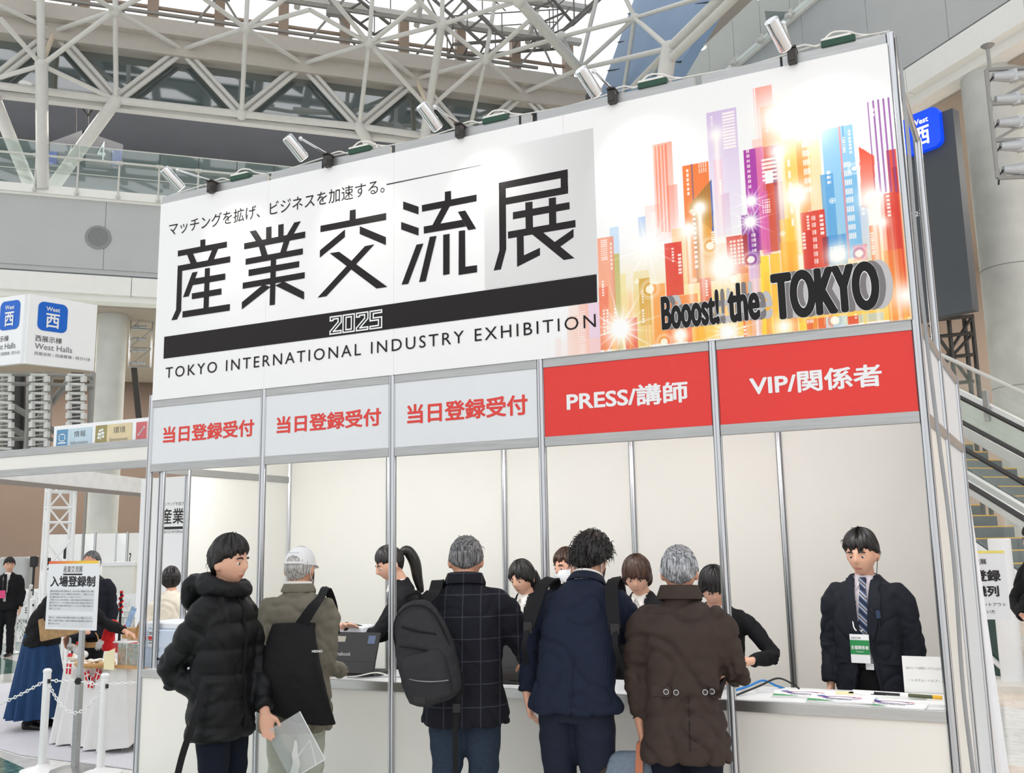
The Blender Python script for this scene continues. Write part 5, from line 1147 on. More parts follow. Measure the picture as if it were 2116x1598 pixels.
def lined(name, base, line, px, pz, wx, wz, amt):
    m = mat(name, base, .85, var=.08, scale=120, bump=.2, bscale=420, spec=.25); nt = m.node_tree; b = nt.nodes['Principled BSDF']; N = nt.nodes.new; K = nt.links.new
    old = b.inputs['Base Color'].links[0].from_socket; co = N('ShaderNodeTexCoord'); sx = N('ShaderNodeSeparateXYZ'); K(co.outputs['Object'], sx.inputs[0]); acc = None
    for ax, p, w in ((0, px, wx), (2, pz, wz)):
        if not p: continue
        d = N('ShaderNodeMath'); d.operation = 'DIVIDE'; d.inputs[1].default_value = p; K(sx.outputs[ax], d.inputs[0])
        f = N('ShaderNodeMath'); f.operation = 'FRACT'; K(d.outputs[0], f.inputs[0]); l = N('ShaderNodeMath'); l.operation = 'LESS_THAN'; l.inputs[1].default_value = w/p; K(f.outputs[0], l.inputs[0])
        if acc is None: acc = l
        else: mx = N('ShaderNodeMath'); mx.operation = 'MAXIMUM'; K(acc.outputs[0], mx.inputs[0]); K(l.outputs[0], mx.inputs[1]); acc = mx
    s = N('ShaderNodeMath'); s.operation = 'MULTIPLY'; s.inputs[1].default_value = amt; K(acc.outputs[0], s.inputs[0])
    mx = N('ShaderNodeMix'); mx.data_type = 'RGBA'; mx.inputs[7].default_value = RGB(*line); K(s.outputs[0], mx.inputs[0]); K(old, mx.inputs[6]); K(mx.outputs[2], b.inputs['Base Color']); return m
F_plaid = lined('navy_windowpane_wool', (27, 28, 36), (84, 86, 96), .088, .104, .005, .005, .42); F_pin = lined('navy_pinstripe', (27, 34, 52), (52, 61, 84), .011, 0, .0018, 0, .28)
def cut(o, fn):
    """open a garment where fn(centres, normals) is true"""
    me = o.data; bm = bmesh.new(); bm.from_mesh(me)
    c = np.array([f.calc_center_median() for f in bm.faces]); n = np.array([f.normal for f in bm.faces]); k = fn(c, n)
    bmesh.ops.delete(bm, geom=[f for f, q in zip(bm.faces, k) if q], context='FACES'); bm.to_mesh(me); bm.free()
def front_open(F, z0, z1, w0, w1, x0=0.):
    k = F.k
    def fn(c, n):
        z = c[:, 2]/k; t = np.clip((z-z0)/(z1-z0), 0, 1); w = (w0+(w1-w0)*t)*k
        return (np.abs(c[:, 0]-x0) < w) & (c[:, 1] > .03) & (z > z0) & (z < z1+.1)
    cut(F.jk, fn)
def surf_y(o, x, z, front=True):
    """y of a garment's surface over (x,z), in the figure's frame"""
    h, p, n, i = o.ray_cast(Vector((x, 1.2 if front else -1.2, z)), Vector((0, -1 if front else 1, 0)))
    return p.y if h else (.12 if front else -.12)
def lapels(F, m, zb=1.05, zt=1.45, gap0=.0, gap1=.05, w=.05):
    for sd in (-1, 1):
        mb = MB(); n = 12; vs = []; fs = []
        for i in range(n+1):
            t = i/n; z = (zb+(zt-zb)*t)*F.k; yb_ = .5*(surf_y(F.jk, sd*.088*F.k, z)+surf_y(F.jk, sd*.075*F.k, z)); x0 = sd*(gap0+(gap1-gap0)*t)*F.k; ww = w*F.k*math.sin(PI*min(1, .12+.62*t))
            if .80 < t < .88: ww *= .8
            x1 = x0+sd*ww
            y0 = yb_+.012+.10*max(0, .08-abs(x0)); y1 = yb_+.008+.10*max(0, .08-abs(x1))
            vs += [(x0, y0, z), (x1, y1, z), (x1, y1-.004, z), (x0, y0-.006, z)]
        for i in range(n):
            for k in range(4): fs.append((i*4+k, i*4+(k+1) % 4, (i+1)*4+(k+1) % 4, (i+1)*4+k))
        fs += [(3, 2, 1, 0), (n*4, n*4+1, n*4+2, n*4+3)]
        mb.add(vs, fs).build('lapel', m, F.o, local=True, smooth=True)
def shirt_collar(F, m):
    for sd in (-1, 1):
        p = [F.nb+Vector((sd*x, y, z))*F.k for x, y, z in ((.062, -.01, .015), (.050, .045, .005), (.012, .082, -.028), (.034, .092, -.075), (.066, .060, -.045), (.074, .0, -.025))]
        mb = MB(); mb.add(p+[q+Vector((0, .006, .002)) for q in p], [(5, 4, 3, 2, 1, 0), (6, 7, 8, 9, 10, 11)]+[(i, (i+1) % 6, 6+(i+1) % 6, 6+i) for i in range(6)]); mb.build('shirt_collar', m, F.o, local=True)
def facemask(F):
    k = F.k; mb = MB(); vs = []; nx, nz = 13, 7
    for j in range(nz):
        z = -.098+.088*j/(nz-1)
        for i in range(nx):
            a = (i/(nx-1)-.5)*2.5; r = .088+.010*math.cos(a)-.012*abs((j-3)/3)**2
            vs.append(F.hc+F.HR @ (Vector((math.sin(a)*.080, math.cos(a)*r+.012, z))*k))
    mb.add(vs, [(j*nx+i, j*nx+i+1, (j+1)*nx+i+1, (j+1)*nx+i) for j in range(nz-1) for i in range(nx-1)])
    o = mb.build('face_mask', m_mask, F.o, local=True, smooth=True); md = None
    for sd in (-1, 1):
        pts = [F.hc+F.HR @ (Vector((sd*x, y, z))*k) for x, y, z in ((.074, .036, -.02), (.080, .005, .014), (.083, -.026, .020), (.083, -.036, -.012), (.078, -.012, -.048), (.072, .034, -.075))]
        MB().path(spline(pts, 4), .0022, 5).build('ear_loop', m_mask, o, local=True)
def hanging_loop(F, card_mat, z=1.0, on=None, x=0., w=.085, h=.12, strapm=None, name='badge'):
    k = F.k; y = surf_y(on or F.jk, x, z)+(.048 if on else .018)
    pts = []
    for sd in (-1, 1):
        q = [F.nb+Vector((sd*.055, -.02, .0)), F.nb+Vector((sd*.062, .06, -.06)), Vector((x*.5+sd*.04, surf_y(F.jk, x+sd*.04, 1.2*k)+.012, 1.2*k)), Vector((x+sd*.012, y, z+h*.62))]
        MB().path(spline(q, 4), .0035, 5).build('lanyard', strapm or m_wht, F.o, local=True, smooth=True)
    M = Matrix.Translation((x, y, z)); b = MB().box((x, y, z), (w, .004, h)).build('badge_holder', m_wht, F.o, local=True)
    return x, y, z, b

# ---- man in the black puffer jacket
F = Fig((1.60, -1.0), math.radians(-80), 1.655, 'person in black puffer jacket and navy trousers facing right, hand in pocket', neck=(.04, -.08), sh=.170)
F.arms(L=((1.66, -.80, 1.00), (1.79, -.90, .79), 'w'), R=((1.40, -1.18, .98), (1.62, -1.11, .905), 'w'))
F.body(m_skin, {-1: dict(d=(.1, .25, -1), back=(-.3, -.2, .0), side=(.4, 1, 0), curl=.6), 1: dict(d=(-.6, .35, -.5), back=(.3, .8, .2), side=(0, .4, .9), curl=.5)}).face()
F.hair(H_black, front=.050, side=-.004, nape=-.072, thick=.016, top=.030, rough=.004, tufts=.015, tl=.03, seed=2)
F.trousers(F_navy).shoes(F_shoe)
F.jacket(F_puf, hem=.70, puff=.020, fit=1.05, sleeve=1.06, voxel=.011, crease=.005, neck=.085, name='puffer_jacket')
mb = MB(); c = F.nb
ring = [c+Vector((math.sin(a)*.105, .012-math.cos(a)*.098, .012+.018*math.cos(a)))*F.k for a in [2*PI*i/28 for i in range(29)]]
mb.path(ring, [(.052+.012*math.cos(2*PI*i/28)) for i in range(29)], 14)
mb.loft([c+Vector((0, -.135, .075)), c+Vector((0, -.145, .03)), c+Vector((0, -.150, -.06)), c+Vector((0, -.125, -.13))], [(.085, .035), (.13, .05), (.125, .045), (.06, .02)], 18)
put('hood', remesh(mb, .011, 3, lambda P, N: .007*vnoise(P, 34, 8)+.004*vnoise(P, 80, 4)), F_puf, F.o)
zp = [Vector((.012, surf_y(F.jk, .012, z)+.004, z)) for z in np.linspace(.72, 1.40, 14)]
strap(MB(), zp, .022, .006, (0, 1, 0)).build('zip_placket', F_blk, F.o, local=True)
mb = strap(MB(), spline([F.W @ Vector((.235, .045, .93)), F.W @ Vector((.262, .02, .80)), F.W @ Vector((.285, -.03, .62)), F.W @ Vector((.295, -.06, .42)), F.W @ Vector((.29, -.07, .12))], 5), .034, .004, F.W.to_3x3() @ Vector((1, 0, 0)))
tag(mb.build('hanging_strap', F_blk, smooth=True), 'long black webbing strap hanging from the pocket of the puffer jacket', 'strap')
h = F.arm[-1][2]; hw = F.W @ (h+Vector((.02, .02, -.12)))
m_clear = pane_mat('clear_plastic', (236, 240, 242), .06, .08, .16)
fb = empty('clear_plastic_folder', hw, 'clear plastic folder held at the side of the person in the puffer jacket', 'folder')
e1_ = Vector((.80, .5, 0)).normalized(); q = hw+Vector((0, .0, .02))
def sheetq(q, w, h_, tilt, bow=.01):
    rows = []; d = Matrix.Rotation(tilt, 3, e1_.cross(UP)) @ e1_; u = Matrix.Rotation(tilt, 3, e1_.cross(UP)) @ UP; n = e1_.cross(UP); mb = MB(); nx = 8
    vs = [q+d*(w*i/nx)-u*(h_*j)+n*(bow*math.sin(PI*i/nx)+s) for s in (-.003, .003) for j in (0, 1) for i in range(nx+1)]; m = nx+1
    fs = [(i, i+1, m+i+1, m+i) for i in range(nx)]+[(2*m+i+1, 2*m+i, 3*m+i, 3*m+i+1) for i in range(nx)]
    return mb.add(vs, fs), d, u, n
mb, d_, u_, n_ = sheetq(q, .19, .27, .5); mb.build('sleeve', m_clear, fb, smooth=True)
mb = MB(); mb.path([q+d_*.19-u_*.0, q+d_*.19-u_*.27], .003, 5); mb.path([q-u_*.27, q+d_*.19-u_*.27], .003, 5); mb.path([q+d_*.05-u_*.20, q+d_*.17-u_*.15, q+d_*.14-u_*.27], .0035, 5); mb.build('white_edging', m_wht, fb)

# ---- man in the white cap with the tote bag
F = Fig((1.69, -.52), math.radians(24), 1.605, 'person in olive grey jacket and white cap, seen from behind at the counter', lean=.06, neck=(.10, -.22))
F.arms(L=((1.40, -.40, .99), (1.46, -.12, .90), 'w'), R=((1.84, -.44, .96), (1.74, -.16, .89), 'w'))
F.body(m_skin2, {1: dict(d=(-.2, 1, -.2), back=(0, .1, 1), side=(-1, 0, 0), curl=.4), -1: dict(d=(.2, 1, -.2), back=(0, .1, 1), side=(1, 0, 0), curl=.4)}); facemask(F)
F.hair(H_white, front=.02, side=.004, nape=-.082, thick=.008, top=.008, rough=.0025, seed=4)
F.trousers(F_pale, crease=.006).shoes(F_shoe)
F.jacket(F_khaki, hem=.66, fit=1.08, crease=.008, flare=1.03, name='jacket', disp=lambda P, N: np.where(P[:, 1] < 0, .004/(1+np.exp(-(P[:, 2]-1.215)/.003)), 0)); F.collar(F_khaki, r=.080, h=.045); F.collar(F_white, r=.070, h=.058, name='shirt_collar')
k = F.k; mb = MB(); rows = []
for i in range(41):
    th = PI/2*i/40; row = []
    for j in range(150):
        a = 2*PI*j/150; z = .020+.112*math.sin(th)*1.0-.012*math.cos(a)*0; r = math.cos(th)**.8
        row.append(F.hc+F.HR @ (Vector((math.sin(a)*.090*r, math.cos(a)*.108*r-.004, z))*k))
    rows.append(row)
o_ = add_grid(mb, rows); cp = mb.build('cap', mat('white_cotton_cap', (236, 237, 238), .8, var=.02, bump=.1, bscale=200), F.o, local=True, smooth=True)
cc = np.array(F.hc); HRn = np.array(F.HR)
def hole(c, n):
    q = (c-cc)@HRn/k; return (q[:, 1] < -.05) & ((q[:, 0]/.042)**2+((q[:, 2]-.040)/.030)**2 < 1) & (q[:, 2] > .035)
cut(cp, hole)
mb = MB(); strap(mb, [F.hc+F.HR @ (Vector((math.sin(a)*.091, -math.cos(a)*.110-.004, .026))*k) for a in np.linspace(-1.9, 1.9, 21)], .017, .003, (0, 0, 1)) if False else mb
pts = [F.hc+F.HR @ (Vector((math.sin(a)*.0925, -math.cos(a)*.111-.004, .027))*k) for a in np.linspace(-.75, .75, 13)]
mb.path(pts, .0085*k, 6); mb.build('cap_strap', MATS['white_cotton_cap'], cp, local=True, smooth=True)
br = MB(); vs = []
for j in range(4):
    for i in range(13):
        a = (i/12-.5)*2.1; rr = 1+.62*(j/3)*math.cos(a)**.8; vs.append(F.hc+F.HR @ (Vector((math.sin(a)*.088*(1+.12*j/3), math.cos(a)*.104*rr, .024-.012*j/3+.01*math.cos(a)*0))*k))
br.add(vs+[v+F.HR @ Vector((0, 0, .004)) for v in vs], [(j*13+i, j*13+i+1, (j+1)*13+i+1, (j+1)*13+i) for j in range(3) for i in range(12)]+[(52+j*13+i+1, 52+j*13+i, 52+(j+1)*13+i, 52+(j+1)*13+i+1) for j in range(3) for i in range(12)]); br.build('cap_brim', MATS['white_cotton_cap'], cp, local=True, smooth=True)
q0 = F.hc+F.HR @ (Vector((-.038, -.103, .082))*k); ex_ = (F.HR @ Vector((1, 0, .0))).normalized(); ez_ = (F.HR @ Vector((0, .55, .83))).normalized()
letter(MB(), 'WWW.ATLI.COM', F.W @ q0, F.W.to_3x3() @ ex_, F.W.to_3x3() @ ez_, w=.074*k, lift=.004).build('cap_lettering', mat('print_navy', (52, 62, 92), .6, var=0), cp)
# tote bag on his right shoulder
W3 = F.W.to_3x3(); sh = F.W @ F.bend((.165, -.02, 1.415))
tb = empty('tote_bag', F.W @ Vector((.10, -.22, .76)), 'black cloth tote bag slung on the shoulder of the person in the white cap', 'bag')
X_ = W3 @ Vector((1, 0, 0)); Y_ = W3 @ Vector((0, 1, 0)); tl = F.W @ Vector((.055, -.175, 1.045))
def tote_surface():
    mb = MB(); rows = []; nz = 16
    for j in range(nz+1):
        t = j/nz; x0 = -.085-.07*t+.02*t*t; x1 = .150+.125*t**1.3; z = 1.205-.465*t; dth = .018+.065*math.sin(PI*min(1, t*.93))**.9*(1-.25*t)
        row = []
        for i in range(36):
            a = 2*PI*i/36; c, d = math.cos(a), math.sin(a); xx = (x0+x1)/2+(x1-x0)/2*math.copysign(abs(c)**.55, c); yy = math.copysign(abs(d)**.75, d)*dth
            zz = z+(-.055*(xx-.02)/.2*t if t > 0 else 0)-.03*t*math.cos((xx-.05)*9)*(t > .6)
            back = -.165-.02*t; row.append(F.W @ Vector((xx, back-dth+yy-.018, zz)))
        rows.append(row)
    add_grid(mb, rows); n = 36; m = len(mb.v); mb.f.append(tuple(range(m-n, m))); mb.f.append(tuple(range(n))[::-1]); mb.mi += [0, 0]; return mb
me = remesh(tote_surface(), .010, 2, lambda P, N: .006*vnoise(P, 22, 9)+.003*vnoise(P, 60, 2)); me.transform(Matrix.Translation(-tb.location)); put('bag_body', me, F_blk, tb)
for dx, yo in ((0., 0.), (.045, -.022)):
    p0 = F.W @ Vector((.045+dx, -.200+yo, 1.185)); p2 = F.W @ Vector((.115+dx*.7, -.205+yo*.3, 1.28)); s1 = F.W @ (F.bend((.155+dx*.35, -.105, 1.40))+Vector((0, -.028, .018))); s2 = F.W @ (F.bend((.160+dx*.35, -.01, 1.435))+Vector((0, 0, .035))); s3 = F.W @ (F.bend((.165+dx*.35, .10, 1.36))+Vector((.01, .03, 0))); s4 = F.W @ (F.bend((.17+dx*.3, .135, 1.2))+Vector((.02, .02, 0)))
    mb = MB(); pts = spline([p0, p2, s1, s2, s3, s4], 5); vs = []; fs = []
    strap(mb, pts, .032, .004, -Y_+UP*.35); mb.build('handle', F_blk, tb, smooth=True)
letter(MB(), 'NIDNO', F.W @ Vector((.155, -.306, 1.06)), X_, UP, w=.055, bold=.03, lift=0).build('tote_lettering', m_wht, tb)

# ---- man in the plaid coat with the backpack
F = Fig((2.79, -.62), math.radians(22), 1.66, 'person in dark navy windowpane plaid coat and jeans, seen from behind', lean=.17, neck=(.42, .02))
F.arms(L=((2.42, -.36, 1.08), (2.58, -.10, .97), 'w'), R=((3.04, -.42, 1.06), (2.93, -.12, .97), 'w'))
F.body(m_skin2, {1: dict(d=(-.3, 1, -.3), back=(0, .3, 1), side=(-1, 0, 0), curl=.5), -1: dict(d=(.3, 1, -.3), back=(0, .3, 1), side=(1, 0, 0), curl=.5)})
F.hair(H_salt, front=.05, side=.0, nape=-.066, thick=.012, top=.012, rough=.0035, tufts=.03, tl=.02, seed=6)
F.trousers(F_denim, crease=.009, r0=1.04).shoes(F_shoe)
F.jacket(F_plaid, hem=.765, fit=1.10, crease=.006, flare=1.06, sleeve=1.12, name='plaid_coat'); F.collar(F_plaid, r=.086, h=.055)
def backpack(F, label):
    k = F.k; o = empty('backpack', F.W @ Vector((-.15, -.30, .62)), label, 'backpack'); R_ = Matrix.Rotation(math.radians(-14), 3, 'Y')
    c0 = Vector((-.160, -.255, 1.12))
    def T(x, y, z): return F.W @ (c0+R_ @ Vector((x*.93, y*.95, z*.93)))
    mb = MB(); rows = []
    prof = [(-.27, .04, .03), (-.262, .10, .055), (-.23, .135, .085), (-.15, .152, .105), (-.03, .150, .105), (.09, .135, .092), (.17, .112, .072), (.215, .085, .05), (.24, .05, .03), (.246, .015, .012)]
    for z, w, d in prof:
        rows.append([T(math.copysign(abs(math.cos(a))**.72, math.cos(a))*w, math.copysign(abs(math.sin(a))**.8, math.sin(a))*d, z) for a in [2*PI*i/32 for i in range(32)]])
    add_grid(mb, rows); mb.f += [tuple(range(32))[::-1], tuple(range(9*32, 10*32))]; mb.mi += [0, 0]
    m = fabric('backpack_nylon', (48, 48, 51), .7, .06, 60)
    def shell(mb, vox, amp): me = remesh(mb, vox, 2, lambda P, N: amp*vnoise(P, 26, 3)+amp*.6*vnoise(P, 70, 5)); me.transform(Matrix.Translation(-o.location)); return me
    put('bag_body', shell(mb, .010, .006), m, o)
    mb = MB(); rows = []
    for z, w, d in ((-.25, .05, .02), (-.235, .105, .05), (-.15, .118, .066), (-.05, .112, .058), (-.005, .09, .03), (.0, .05, .01)): rows.append([T(math.copysign(abs(math.cos(a))**.7, math.cos(a))*w-.005, -.085+math.copysign(abs(math.sin(a))**.8, math.sin(a))*d, z) for a in [2*PI*i/24 for i in range(24)]])
    add_grid(mb, rows); mb.f += [tuple(range(24))[::-1], tuple(range(5*24, 6*24))]; mb.mi += [0, 0]; pk = put('front_pocket', shell(mb, .009, .004), m, o)
    mb = MB(); mb.path(spline([T(-.105, -.118, -.10), T(-.05, -.152, -.125), T(.03, -.155, -.15), T(.10, -.128, -.165)], 5), .0035, 6); mb.build('pocket_zip', mat('zip_silver', (120, 120, 124), .35, .6), pk)
    mb = MB(); mb.path(spline([T(-.128, -.04, .02), T(-.12, -.062, .12), T(-.08, -.066, .195), T(0, -.062, .224), T(.08, -.066, .19), T(.12, -.062, .10), T(.135, -.05, -.02)], 5), .004, 6); mb.build('main_zip', F_blk, o)
    mb = MB(); mb.path(spline([T(-.07, -.085, .14), T(0, -.095, .10), T(.09, -.085, .06)], 5), .0045, 6); mb.path(spline([T(-.10, -.10, .05), T(-.02, -.112, .02), T(.08, -.10, -.03)], 5), .004, 6); mb.build('seam_piping', F_blk, o)
    MB().path(spline([T(-.03, .04, .235), T(-.03, .03, .275), T(.03, .03, .28), T(.04, .04, .235)], 5), .010, 8).build('grab_handle', F_blk, o, smooth=True)
    q = [T(.02, .05, .21), F.W @ Vector((-.14, -.150, 1.365)), F.W @ (F.bend((-.140, -.100, 1.39))+Vector((0, -.032, .022))), F.W @ (F.bend((-.140, -.01, 1.435))+Vector((0, 0, .036))), F.W @ (F.bend((-.145, .10, 1.36))+Vector((0, .035, 0))), F.W @ (F.bend((-.15, .13, 1.15))+Vector((0, .03, 0)))]
    strap(MB(), spline(q, 6), .062, .012, F.W.to_3x3() @ Vector((0, -1, .4))).build('shoulder_strap', F_blk, o, smooth=True)
    q = [T(.11, .05, -.10), T(.145, .02, -.20), F.W @ Vector((-.01, -.235, .86)), F.W @ Vector((-.02, -.235, .74)), F.W @ Vector((-.02, -.235, .46))]
    ls = strap(MB(), spline(q, 5), .024, .004, F.W.to_3x3() @ Vector((0, -1, 0))).build('loose_strap', F_blk, o); MB().box(F.W @ Vector((-.012, -.24, .85)), (.034, .014, .04), math.radians(22)).build('strap_buckle', m_blk, ls)
    MB().box(T(-.06, -.135, -.215), (.055, .004, .035), math.radians(20)).build('label_patch', m_blk, pk)
backpack(F, 'dark grey backpack hanging from the left shoulder of the person in the plaid coat')

# ---- man in the navy suit leaning on the counter
F = Fig((3.38, -.64), math.radians(2), 1.70, 'person in navy pinstripe suit with tousled black hair leaning over the counter', lean=.50, neck=(.45, -.10), hroll=.05)
F.arms(L=((3.10, -.47, 1.14), (3.10, -.56, .88), 'w'), R=((3.64, -.40, 1.04), (3.60, -.12, .93), 'w'))
F.body(m_skin, {-1: dict(d=(.15, .1, -1), back=(-1, -.2, 0), side=(0, 1, 0), curl=.7), 1: dict(d=(-.2, 1, -.2), back=(0, .2, 1), side=(-1, 0, 0), curl=.4)}); facemask(F)
F.hair(H_black, front=.05, side=-.002, nape=-.072, thick=.014, top=.030, rough=.006, tufts=.34, tl=.024, seed=9)
F.trousers(F_suitn, crease=.007, r0=1.05).shoes(F_shoe)
F.jacket(F_pin, hem=.84, fit=1.06, crease=.007, flare=1.10, name='suit_jacket', disp=lambda P, N: np.where((P[:, 1] < -.02) & (np.abs(P[:, 0]-.03) < .004) & (P[:, 2] < 1.08), -.010, 0)); F.collar(F_suitn, r=.078, h=.04); F.collar(F_white, r=.068, h=.055, name='shirt_collar')
bp_ = empty('bag_straps', F.W @ F.bend((0, -.14, 1.30)), 'black padded shoulder straps of a bag worn on the front over the navy suit', 'straps')
for sd in (-1, 1):
    q = [F.W @ (F.bend((sd*.19, .10, 1.28))), F.W @ (F.bend((sd*.165, .0, 1.435))+Vector((0, 0, .036))), F.W @ (F.bend((sd*.175, -.095, 1.39))+Vector((0, -.03, .022))), F.W @ (F.bend((sd*.192, -.120, 1.29))+Vector((0, -.022, .008))), F.W @ (F.bend((sd*.205, -.118, 1.18))+Vector((sd*.012, -.018, 0)))]
    st_ = strap(MB(), spline(q, 6), .058, .012, F.W.to_3x3() @ Vector((0, -1, .3))).build('shoulder_strap', F_blk, bp_, smooth=True)
    q2 = [q[-1], F.W @ (F.bend((sd*.207, -.112, 1.10))+Vector((sd*.02, -.014, 0))), F.W @ (F.bend((sd*.21, -.02, 1.04))+Vector((sd*.028, -.01, 0)))]
    strap(MB(), spline(q2, 5), .026, .004, F.W.to_3x3() @ Vector((0, -1, 0))).build('webbing', F_blk, bp_); MB().box(q[-1], (.04, .016, .05), math.radians(12)).build('buckle', m_blk, st_)

# ---- man in the brown coat with the grey bag
F = Fig((3.87, -.56), math.radians(9), 1.58, 'person in long dark brown coat with grey hair, seen from behind at the counter', lean=.10, neck=(.24, .05))
F.arms(L=((3.65, -.56, 1.00), (3.665, -.57, .78), 'w'), R=((4.10, -.47, 1.00), (4.02, -.17, .95), 'w'))
F.body(m_skin2, {-1: dict(d=(.1, .05, -1), back=(-1, -.25, 0), side=(0, 1, 0), curl=1.15), 1: dict(d=(-.3, 1, -.2), back=(0, .2, 1), side=(-1, 0, 0), curl=.4)})
F.hair(H_grey, front=.05, side=.002, nape=-.07, thick=.013, top=.012, rough=.005, tufts=.03, tl=.014, seed=12)
F.trousers(F_navy).shoes(F_shoe)
k = F.k
def vent(P, N): return np.where((P[:, 1] < 0) & (np.abs(P[:, 0]-.035) < .005) & (P[:, 2] < .93), -.012, 0)
F.jacket(F_brown, hem=.69, fit=1.02, crease=.010, flare=1.12, sleeve=1.06, name='coat'); MB().path([Vector((.035, surf_y(F.jk, .035, z, False)-.001, z)) for z in np.linspace(.705, .93, 9)], .0028, 6).build('back_vent', mat('coat_seam_dark', (36, 29, 26), .9), F.o, local=True); F.collar(F_brown, r=.086, h=.065, th=.014)
for x0, x1, xb in ((-.125, -.045, (-.060, -.015)), (.125, .175, (.135, .108))):
    z = .945; vs = [Vector((x, surf_y(F.jk, x, zz, False)-.006, zz)) for x, zz in ((x0, z-.022), (x1, z-.022), (x1+.012*(1 if x0 < 0 else 0), z), (x1, z+.022), (x0, z+.022))]
    tabo = MB().prism(vs, (0, -.005, 0)).build('waist_tab', F_brown, F.o, local=True)
    for x in xb:
        b = MB(); c = Vector((x, surf_y(F.jk, x, z, False)-.012, z)); disc(b, c, Vector((0, -1, 0)), .0125, .005, 18); b.build('button', m_horn, tabo, local=True); b = MB(); disc(b, c+Vector((0, -.005, 0)), Vector((0, -1, 0)), .0125, .003, 18, .009); b.build('button_rim', m_alu, tabo, local=True)
h = F.arm[-1][2]; hp = F.W @ (h+Vector((.002, -.01, -.085)))
gb_ = empty('shoulder_bag', hp-Vector((0, 0, .30)), 'blue grey fabric bag with tan leather handle held beside the brown coat', 'bag')
X_ = Vector((.82, .42, 0)).normalized(); Y_ = X_.cross(UP)*-1
mb = MB(); rows = []
for z, w, d in ((-.44, .13, .05), (-.42, .15, .07), (-.30, .155, .075), (-.14, .135, .062), (-.05, .10, .045), (-.030, .06, .03)): rows.append([hp+X_*(math.copysign(abs(math.cos(a))**.6, math.cos(a))*w-.05)+Y_*math.copysign(abs(math.sin(a))**.8, math.sin(a))*d+UP*z for a in [2*PI*i/28 for i in range(28)]])
add_grid(mb, rows); mb.f += [tuple(range(28))[::-1], tuple(range(5*28, 6*28))]; mb.mi += [0, 0]
me = remesh(mb, .010, 2, lambda P, N: .005*vnoise(P, 30, 3)); me.transform(Matrix.Translation(-gb_.location)); put('bag_body', me, fabric('blue_grey_canvas', (112, 124, 138), .85, .12, 60), gb_)
m_tan = mat('tan_leather', (184, 112, 78), .5, var=.06)
strap(MB(), spline([hp+X_*-.03-Y_*.075-UP*.20, hp-X_*.02-Y_*.06-UP*.08, hp-X_*.005-Y_*.012+UP*.005, hp+X_*.005+Y_*.03-UP*.03, hp+X_*.0+Y_*.05-UP*.12], 6), .034, .005, Vector((0, -1, .5))).build('handle', m_tan, gb_, smooth=True)
mb = MB().path(spline([hp-X_*.14-UP*.10, hp-X_*.21-UP*.16, hp-X_*.22-UP*.32, hp-X_*.16-UP*.42], 5), [.03]*16, 10); mb.build('side_pouch', fabric('dark_olive_canvas', (58, 52, 44)), gb_, smooth=True)

# ---- organiser in suit and striped tie behind the VIP counter
F = Fig((4.555, .82), math.radians(172), 1.635, 'person in dark navy suit with striped tie and green badge behind the VIP counter', lean=.03, neck=(.16, -.10))
F.arms(L=None, R=None); F.body(m_skin).face()
F.hair(H_black, front=.048, side=-.002, nape=-.07, thick=.015, top=.028, rough=.005, tufts=.02, tl=.018, seed=15)
F.trousers(F_suitb).shoes(F_shoe)
F.jacket(F_shirt, hem=.955, fit=.90, crease=.003, name='shirt', sleeve=.8, sleeves=()); sh_ = F.jk
bl = MB(); k = F.k; pts = [F.bend((math.sin(a)*.168, math.cos(a)*.122, .965)) for a in np.linspace(0, 2*PI, 33)]; strap(bl, pts, .032, .006, (0, 1, 0)) if False else bl.path(pts, .014, 6); bl.build('belt', F_shoe, F.o, local=True, smooth=True)
MB().box(F.bend((-.02, .136, .962)), (.042, .008, .032)).build('belt_buckle', m_chrome, F.o, local=True)
F.jacket(F_char, hem=.80, fit=1.06, crease=.005, name='suit_jacket', voxel=.009)
def opn(c, n):
    z = c[:, 2]/k; w = np.where(z > 1.08, .022+.030*np.clip((z-1.08)/.36, 0, 1), .022+.050*np.clip((1.08-z)/.28, 0, 1))*k; return (np.abs(c[:, 0]+.004) < w) & (c[:, 1] > .02)
cut(F.jk, opn); lapels(F, F_char, 1.08, 1.45, .016, .045, .066); lapels(F, F_char, .80, 1.10, .076, .020, .020); shirt_collar(F, F_shirt)
m_tie = mat('tie_navy', (42, 62, 104), .5, var=.04); nt = m_tie.node_tree; b = nt.nodes['Principled BSDF']; co = nt.nodes.new('ShaderNodeTexCoord'); wv = nt.nodes.new('ShaderNodeTexWave'); wv.bands_direction = 'DIAGONAL'; wv.inputs['Scale'].default_value = 9.5; rp = nt.nodes.new('ShaderNodeValToRGB'); rp.color_ramp.interpolation = 'CONSTANT'
mp = nt.nodes.new('ShaderNodeMapping'); mp.inputs['Scale'].default_value = (-1, 0, 1); nt.links.new(co.outputs['Object'], mp.inputs[0]); nt.links.new(mp.outputs[0], wv.inputs[0]); nt.links.new(wv.outputs[0], rp.inputs[0]); nt.links.new(rp.outputs[0], b.inputs['Base Color'])
E_ = rp.color_ramp.elements; E_[0].position = 0; E_[0].color = RGB(24, 32, 58); E_[1].position = .32; E_[1].color = RGB(74, 104, 150)
for p_, c_ in ((.70, (226, 224, 220)), (.80, (28, 34, 58)), (.88, (226, 224, 220)), (.95, (24, 32, 58))): q = E_.new(p_); q.color = RGB(*c_)
vs = []; n = 16
for i in range(n+1):
    t = i/n; z = (1.425-.36*t)*k; w = (.014+.026*t)*k if i else .018*k; y = surf_y(sh_, 0, z)+.016; x = -.004; vs += [(x-w, y, z), (x+w, y, z)]
